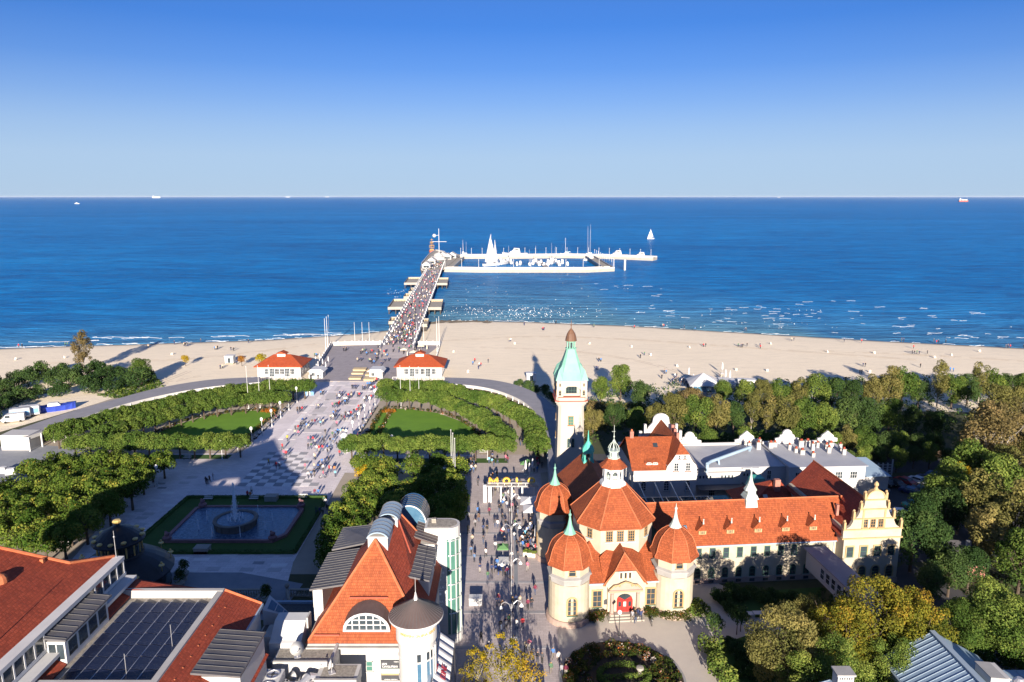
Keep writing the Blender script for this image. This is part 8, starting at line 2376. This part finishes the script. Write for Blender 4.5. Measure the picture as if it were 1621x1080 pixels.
# ================================================================== PEOPLE
def person_mesh(name, J, seated=False):
    """one continuous skinned body; J gives joint positions"""
    names = list(J)
    E_ = [('pelvis', 'chest'), ('chest', 'neck'), ('neck', 'head'), ('head', 'crown'), ('chest', 'shl'), ('shl', 'ell'), ('ell', 'hal'), ('chest', 'shr'), ('shr', 'elr'), ('elr', 'har'),
          ('pelvis', 'hil'), ('hil', 'knl'), ('knl', 'anl'), ('anl', 'tol'), ('pelvis', 'hir'), ('hir', 'knr'), ('knr', 'anr'), ('anr', 'tor')]
    rad = dict(pelvis=.15, chest=.165, neck=.062, head=.105, crown=.085, shl=.08, shr=.08, ell=.055, elr=.055, hal=.042, har=.042, hil=.105, hir=.105, knl=.07, knr=.07, anl=.05, anr=.05, tol=.045, tor=.045)
    me = bpy.data.meshes.new(name)
    me.from_pydata([J[n] for n in names], [(names.index(a), names.index(c)) for a, c in E_], [])
    o = bpy.data.objects.new('tmp', me)
    COL.objects.link(o)
    o.modifiers.new('s', 'SKIN')
    for i, n in enumerate(names):
        sv = me.skin_vertices[0].data[i]
        sv.radius = (rad[n], rad[n])
        sv.use_root = n == 'pelvis'
    ss = o.modifiers.new('d', 'SUBSURF'); ss.levels = ss.render_levels = 1
    out = bpy.data.meshes.new_from_object(o.evaluated_get(bpy.context.evaluated_depsgraph_get()))
    bpy.data.objects.remove(o)
    out.name = name
    out.materials.clear()
    for m_ in ('jacket', 'trousers', 'skin', 'hair', 'rubber'): out.materials.append(MATS[m_])
    segs = [(Vector(J[a]), Vector(J[c]), k) for a, c, k in (('pelvis', 'chest', 0), ('chest', 'neck', 0), ('neck', 'head', 2), ('head', 'crown', 2), ('shl', 'ell', 0), ('ell', 'hal', 0), ('shr', 'elr', 0), ('elr', 'har', 0), ('chest', 'shl', 0), ('chest', 'shr', 0),
                                                   ('hil', 'knl', 1), ('knl', 'anl', 1), ('anl', 'tol', 4), ('hir', 'knr', 1), ('knr', 'anr', 1), ('anr', 'tor', 4))]
    hd_ = Vector(J['head'])
    fwd = (Vector(J['tol']) - Vector(J['anl'])).normalized()
    for p in out.polygons:
        c = p.center
        best, k = 9, 0
        for a, d, m_ in segs:
            t = max(0, min(1, (c - a).dot(d - a) / (d - a).length_squared))
            e = (c - a.lerp(d, t)).length
            if e < best: best, k = e, m_
        for h_ in ('hal', 'har'):
            if (c - Vector(J[h_])).length < .075: k = 2
        if k == 2 and c.z > hd_.z - .12 and ((c - hd_).dot(fwd) < .02 or c.z > hd_.z + .1): k = 3
        p.material_index = k
    out.polygons.foreach_set('use_smooth', [True] * len(out.polygons))
    return out
def pose(stride=.0, arm=.0, lean=0.0, hands=None):
    s_, a = stride, arm
    J = dict(pelvis=(0, 0, .94), chest=(0, -lean, 1.30), neck=(0, -lean * 1.2, 1.50), head=(0, -lean * 1.2 - .02, 1.60), crown=(0, -lean * 1.2 - .01, 1.70),
             shl=(.18, -lean, 1.42), ell=(.24, a * .6, 1.14), hal=(.24, a * 1.3 - .06, .90), shr=(-.18, -lean, 1.42), elr=(-.24, -a * .6, 1.14), har=(-.24, -a * 1.3 - .06, .90),
             hil=(.095, 0, .88), knl=(.10, -s_ * .45 - .02, .48), anl=(.10, -s_ * .9 + .04, .09), tol=(.11, -s_ * .9 - .12, .04), hir=(-.095, 0, .88), knr=(-.10, s_ * .25 - .04, .48), anr=(-.10, s_ * .95 + .04, .11), tor=(-.11, s_ * .95 - .12, .04))
    if hands: J.update(hands)
    return J
SIT = dict(pelvis=(0, 0, .52), chest=(0, .06, .88), neck=(0, .05, 1.08), head=(0, .03, 1.18), crown=(0, .04, 1.28), shl=(.18, .05, 1.0), ell=(.24, -.02, .74), hal=(.15, -.25, .62), shr=(-.18, .05, 1.0), elr=(-.24, -.02, .74), har=(-.12, -.25, .62),
           hil=(.1, -.02, .50), knl=(.12, -.45, .50), anl=(.12, -.47, .09), tol=(.12, -.62, .04), hir=(-.1, -.02, .50), knr=(-.12, -.44, .50), anr=(-.12, -.40, .09), tor=(-.12, -.56, .04))
BODY = [person_mesh('person', pose(.30, .22, .03)), person_mesh('person', pose(-.26, -.2, .02)), person_mesh('person', pose(.02, .03)), person_mesh('person', pose(.0, .02, 0, dict(ell=(.26, -.1, 1.15), hal=(.12, -.32, 1.2), elr=(-.26, -.1, 1.16), har=(-.1, -.32, 1.18)))),
        person_mesh('person', pose(.2, .1, .05, dict(elr=(-.27, -.1, 1.2), har=(-.26, -.34, 1.05)))), person_mesh('person', SIT)]
POSE = ['walking', 'walking', 'standing', 'holding something', 'pointing ahead', 'sitting']
COLS = [('black', (.018, .018, .022)), ('navy', (.025, .04, .11)), ('dark grey', (.06, .06, .07)), ('white', (.60, .60, .60)), ('red', (.42, .03, .04)), ('pink', (.45, .13, .2)), ('blue', (.05, .15, .4)), ('light blue', (.15, .38, .52)),
        ('beige', (.42, .36, .27)), ('green', (.06, .13, .07)), ('orange', (.45, .16, .04)), ('grey', (.26, .26, .28)), ('denim', (.1, .16, .28)), ('brown', (.12, .07, .045)), ('yellow', (.5, .36, .05)), ('burgundy', (.16, .02, .05))]
CW = [20, 12, 9, 10, 7, 3, 5, 3, 6, 4, 1, 7, 6, 5, 1, 3]
PN = [0]
SPECS = []
def person(x, y, z, rz, place, grp, pose_i=None, col=None, s=None):
    k = rnd.choice((0, 0, 1, 1, 2, 3, 4)) if pose_i is None else pose_i
    cn, c = rnd.choices(COLS, CW)[0] if col is None else next(q for q in COLS if q[0] == col)
    SPECS.append((x, y, z, rz, place, grp, k, cn, c, s or rnd.uniform(.93, 1.06)))
PLACED = []
def group_at(x, y, place, grp, n=None, z=.014, heading=None, sp=.7):
    n = n or rnd.choice((1, 1, 2, 2, 2, 3, 3, 4))
    h = rnd.choice((0, math.pi)) + rnd.gauss(0, .35) if heading is None else heading
    for i in range(n):
        for _ in range(6):
            xx, yy = x + (i - (n - 1) / 2) * sp * math.cos(h) + rnd.uniform(-.15, .15), y + (i - (n - 1) / 2) * sp * math.sin(h) + rnd.uniform(-.5, .5)
            if all(abs(xx - a) + abs(yy - c) > .55 for a, c in PLACED): break
        PLACED.append((xx, yy))
        person(xx, yy, z, h + rnd.gauss(0, .15), place, grp)
# street (promenade)
ST = [(745, 880), (752, 888), (765, 860), (770, 880), (768, 845), (785, 835), (783, 870), (757, 825), (742, 822), (755, 815), (752, 835), (775, 815), (790, 812), (800, 805), (808, 815), (795, 825), (802, 835), (810, 845), (795, 850), (817, 826), (812, 808), (820, 815), (806, 850),
      (815, 855), (800, 860), (811, 886), (821, 888), (828, 870), (780, 905), (788, 898), (800, 912), (808, 925), (790, 955), (786, 957), (794, 966), (814, 960), (822, 957), (812, 978), (804, 992), (819, 998), (829, 997), (835, 1030), (815, 1020), (812, 1035), (839, 962), (848, 940), (835, 905),
      (845, 1045), (855, 1048), (763, 1020), (775, 1035), (760, 905), (771, 920), (748, 860), (742, 845), (798, 1000), (872, 1068), (880, 1045), (892, 1070)]
for u, v in ST:
    q = P(u, v)
    group_at(q.x, q.y, 'in the shopping street', 'people in the shopping street', n=rnd.choice((1, 1, 2)), heading=rnd.choice((0, math.pi)) + rnd.gauss(0, .25))
for u, v in [(778, 760), (786, 758), (795, 770), (802, 775), (790, 778), (806, 765), (774, 776), (781, 785), (795, 792), (803, 788), (812, 790), (776, 735), (782, 738), (788, 735), (802, 732), (778, 728), (750, 745), (738, 733), (748, 735), (742, 752), (748, 748), (757, 770), (768, 775), (850, 735), (855, 742), (848, 748), (826, 706)]:
    q = P(u, v)
    group_at(q.x, q.y, 'round the white gate', 'people round the white gate', n=rnd.choice((1, 2, 2)))
for i, (u, v) in enumerate(tabs * 3):
    q = P(u, v); a = rnd.uniform(0, 6.28)
    person(q.x + .85 * math.cos(a + i // len(tabs) * 2.1), q.y + .85 * math.sin(a + i // len(tabs) * 2.1), .014, a + i // len(tabs) * 2.1 + R(-90), 'in the crowded street bar', 'guests of the street bar', 2 if i % 3 else 5)
for u, v in [(1003, 978), (1006, 986), (1011, 980), (1014, 985), (1000, 982)]: group_at(*P2(u, v), 'on the forecourt by the red door', 'people by the red door', n=1, z=.022)
# plaza
PZ = [(440, 742), (425, 736), (452, 723), (447, 712), (482, 745), (494, 755), (525, 748), (510, 745), (515, 735), (498, 728), (506, 715), (490, 712), (502, 705), (512, 700), (492, 700), (530, 692), (540, 688), (526, 702), (535, 710), (545, 702), (540, 722), (520, 720), (534, 675), (545, 666), (552, 660),
      (528, 665), (530, 658), (512, 672), (507, 675), (487, 680), (478, 678), (470, 682), (500, 672), (535, 645), (542, 642), (536, 632), (530, 645), (548, 636), (552, 630), (557, 627), (568, 628), (578, 636), (584, 633), (560, 616), (578, 617), (585, 612), (590, 618), (502, 648), (510, 625), (540, 627), (472, 655), (475, 652),
      (590, 610), (595, 605), (600, 612), (596, 622), (470, 690), (516, 688), (532, 755), (498, 742), (326, 768), (332, 765), (338, 760), (398, 782), (393, 790), (502, 784), (515, 800), (519, 812), (507, 815), (560, 665), (565, 655), (570, 648), (575, 670), (455, 700)]
for u, v in PZ:
    q = P(u, v)
    group_at(q.x, q.y, 'on the plaza', 'people on the plaza', n=rnd.choice((1, 2, 2, 3)))
for i in range(11):
    for k in (-.45, .4):
        if rnd.random() < .5: person(PL - .3, 168.5 + 3.4 * i + k, 0, R(90), 'on a bench along the left plaza edge', 'people on the left benches', 5)
for i in range(10):
    for k in (-.45, .4):
        if rnd.random() < .6: person(PR + .3, 169.5 + 3.6 * i + k, 0, R(-90), 'on a bench along the right plaza edge', 'people on the right benches', 5)
# beach
BC = [(30, 549), (34, 550), (105, 547), (235, 551), (276, 545), (292, 548), (296, 548), (341, 554), (345, 553), (366, 555), (370, 556), (393, 543), (375, 577), (351, 584), (318, 541), (860, 523), (807, 541), (940, 518), (1004, 520), (1050, 517), (1013, 567), (1020, 563), (1083, 520), (1100, 523), (1168, 549), (1174, 550), (1183, 549),
      (1203, 549), (1204, 552), (1115, 549), (950, 573), (945, 586), (1253, 540), (1257, 540), (1337, 542), (1364, 543), (1429, 541), (1446, 552), (1446, 561), (1453, 561), (1469, 561), (1478, 541), (1484, 543), (1497, 543), (1593, 551), (1598, 551), (1619, 550), (1507, 589), (1456, 582), (748, 578), (752, 573), (760, 580), (773, 575), (757, 585), (1363, 592), (1368, 581), (830, 515), (880, 512), (1180, 524), (1048, 600), (1053, 592)]
for u, v in BC:
    q = P(u, v)
    group_at(q.x, q.y, 'on the beach', 'people on the beach', n=1 if rnd.random() < .6 else 2, z=max(-.3, .05 - max(0, (q.y - ys_of(q.x) + 14) * .02)))
for u, v in [(1072, 604), (1080, 606), (1085, 610), (1090, 614), (1076, 612), (1070, 598), (1066, 606), (1098, 622), (1140, 601), (1095, 606)]:
    group_at(*P2(u, v), 'at the beach bar', 'people at the beach bar', n=2, z=.06)
# forecourt of the pier
for u, v in [(545, 557), (548, 556), (572, 561), (576, 558), (580, 563), (588, 560), (595, 565), (600, 559), (565, 574), (572, 572), (585, 574), (590, 577), (596, 571), (603, 580), (608, 574), (600, 586), (606, 590), (595, 596), (612, 566), (616, 572), (604, 567), (598, 552), (606, 549), (622, 560), (500, 565), (510, 595), (505, 600)]:
    group_at(*P2(u, v), 'on the pier forecourt', 'people on the pier forecourt', n=rnd.choice((1, 2, 2)), z=.125)
# bicycles
bk = thing('bicycle', 'white bicycle ridden across the plaza near the yellow tree', 'bicycle', (*P2(511, 757), .014), R(20))
def bike(t):
    w = B()
    n = 14
    for i in range(n):
        a0, a1 = 6.283 * i / n, 6.283 * (i + 1) / n
        w.tube((.34 * math.cos(a0), 0, .34 + .34 * math.sin(a0)), (.34 * math.cos(a1), 0, .34 + .34 * math.sin(a1)), .03, .03, 4)
    for i in range(5): w.tube((0, 0, .34), (.33 * math.cos(i * 1.257), 0, .34 + .33 * math.sin(i * 1.257)), .012, .012, 3)
    me = w.mesh('wheel', 'rubber')
    obj('wheel', me, t, (-.52, 0, 0)); obj('wheel', me, t, (.52, 0, 0))
    B().path([(-.52, 0, .34), (-.05, 0, .3), (.4, 0, .82), (-.2, 0, .8), (-.05, 0, .3)], .03, 5).tube((-.52, 0, .34), (-.2, 0, .8), .025).tube((.4, 0, .9), (.52, 0, .34), .03).build('frame', 'white paint', t)
    B().tube((.38, -.28, .98), (.38, .28, .98), .025).tube((.4, 0, .85), (.38, 0, .98), .025).build('handlebar', 'iron', t)
    B().box(-.34, -.1, -.07, .07, .86, .93).build('saddle', 'rubber', t)
bike(bk)
bk2 = thing('bicycle', 'dark bicycle leaning by the shrubs right of the red door', 'bicycle', (*P2(1032, 988), .022), R(80))
bike(bk2)
person(*P2(512, 757), .1, R(70), 'beside the bicycle on the plaza', 'cyclists', 0, 'pink')

# the crowd on the pier itself: hundreds of people a few pixels high
g = random.Random(9)
crowd_mats = ['jk%d' % i for i in range(10)]
for i, c in enumerate([(.02, .02, .025), (.03, .04, .1), (.7, .7, .7), (.5, .03, .04), (.08, .08, .09), (.05, .18, .45), (.55, .15, .22), (.45, .38, .28), (.62, .62, .64), (.08, .17, .1)]): M(crowd_mats[i], c, c, 1, .85)

def near_word(x, y):
    return min(LAND, key=lambda q: math.hypot(q[0] - x, q[1] - y))[2]
LAND = [(0, GY - 3, 'in front of the white gate'), (-7.5, GY + 3, 'left of the white gate'), (-2, GY + 8, 'behind the white gate'), (5, GY + 10, 'by the folded parasols'), (-9, 150, 'by the tall masts'), (-5, 158, 'under the right clipped trees'), (-1.4, 113, 'by the street stall'), (-1.4, 106, 'below the street stall'), (-8, 98, 'by the white notice box'),
        (-5.5, 91, 'at the foot of the lift tower'), (-5, 84, 'by the long awning'), (-4.5, 118, 'on the left side of the street'), (-6, 128, 'on the street below the gate'), (3.4, 129, 'by the white parasols'), (3.8, 121, 'in the crowded street bar'), (3.5, 113, 'by the bar flower boxes'), (4.6, 104, 'beside the front turret'), (3.0, 97, 'in the shade before the turret'),
        (2.5, 88, 'on the street by the forecourt'), (8, 84, 'at the edge of the forecourt'), (18, 94, 'beside the red door steps'), (-50, 154, 'on the chequerboard paving'), (-55, 141, 'behind the fountain'), (-38, 139, 'at the back corner of the fountain lawn'), (-37, 126, 'beside the fountain lawn'), (-70, 146, 'on the sunny slabs left of the fountain'),
        (-41, 150, 'by the small yellow tree'), (-40, 163, 'by the advertising column'), (-47, 165, 'just beyond the chequerboard'), (-60, 168, 'by the front left lamp')]
LAND += [(PL + 2, y, f'near the {nth(k)} lamp on the left') for k, y in enumerate((170, 177.5, 185, 192.5, 200, 208))] + [(PR - 2, y, f'near the {nth(k)} lamp on the right') for k, y in enumerate((168, 175, 182.5, 190, 197.5, 205))]
LAND += [(-52, y, w) for y, w in ((176, 'in mid plaza past the shadow tip'), (186, 'in the middle of the plaza'), (197, 'in mid plaza between the lawns'), (210, 'at the far part of the plaza'), (224, 'below the ticket kiosks'))] + [(PL + 1, 226, 'by the blue cabin'), (PR - 1, 226, 'by the right ticket kiosk')]
SPECS.sort(key=lambda q: q[1])
close, far = SPECS[:300], SPECS[300:]
byl = {}
for q in close:
    where = q[4] if 'bench' in q[4] or 'bar' in q[4] and q[6] == 5 else near_word(q[0], q[1])
    byl.setdefault(f'person in {q[7]} top {POSE[q[6]]} {where}', []).append(q)
for lab, qs in byl.items():
    qs.sort(key=lambda q: q[0])
    for i, q in enumerate(qs):
        x, y, z, rz, place, grp, k, cn, c, s_ = q
        o = obj('person', BODY[k], None, (x, y, z), rz, s_, lab if len(qs) == 1 else lab + (', leftmost' if i == 0 else ', rightmost' if i == len(qs) - 1 else f', {nth(i)} from left'), 'person', grp)
        o.color = (*c, 1)
b = B()
def tiny(x, y, zz, h, m_, tr_, sit=False):
    if sit: zz -= .4
    for sg in (-1, 1): b.tube((x + sg * .1, y + sg * .16, zz + (.4 if sit else 0)), (x + sg * .08, y, zz + h * .5), .07, .1, 5, tr_)
    b.lathe([(.15, zz + h * .47), (.19, zz + h * .62), (.2, zz + h * .78), (.07, zz + h * .84), (.07, zz + h * .86)], 6, x, y, m_)
    for sg in (-1, 1): b.tube((x + sg * .2, y, zz + h * .78), (x + sg * .25, y + sg * .15, zz + h * .5), .06, .045, 4, m_)
    b.lathe([(.05, zz + h * .86), (.1, zz + h * .9), (.1, zz + h * .96), (.04, zz + h)], 6, x, y, 10)
for q in far: tiny(q[0], q[1], q[2], 1.7 * q[9], g.choice((0, 0, 1, 1, 2, 3, 4, 4, 5, 7, 9)), g.choice((0, 0, 1, 4)), q[6] == 5)
for i in range(380):
    s_ = PLEN * g.random() ** 1.15
    if i > 320: s_ = g.uniform(-10, 40)
    zz = 2.4 if s_ > 0 else 2.4 * (1 + s_ / 14)
    x, y, _ = pp(s_, g.uniform(-5.2, 5.2))
    tiny(x, y, zz, g.uniform(1.6, 1.82), g.choice((0, 0, 0, 1, 1, 2, 3, 4, 4, 5, 6, 7, 8, 9)), g.choice((0, 0, 1, 4, 7)))
b.build('far_crowd', crowd_mats + ['skin'], fix=False, kind='stuff')
# thin sea air: one closed box round the whole scene
hz = B().box(-95000, 95000, -300, 95000, -10, 75).build('haze', 'foam', kind='stuff')
hm = bpy.data.materials.new('haze')
hm.use_nodes = True
hm.node_tree.nodes.clear()
hv = hm.node_tree.nodes.new('ShaderNodeVolumePrincipled')
ho = hm.node_tree.nodes.new('ShaderNodeOutputMaterial')
hv.inputs['Color'].default_value = (.72, .84, 1, 1)
hv.inputs['Density'].default_value = 1.0e-5
hm.node_tree.links.new(hv.outputs[0], ho.inputs['Volume'])
hz.data.materials.clear()
hz.data.materials.append(hm)
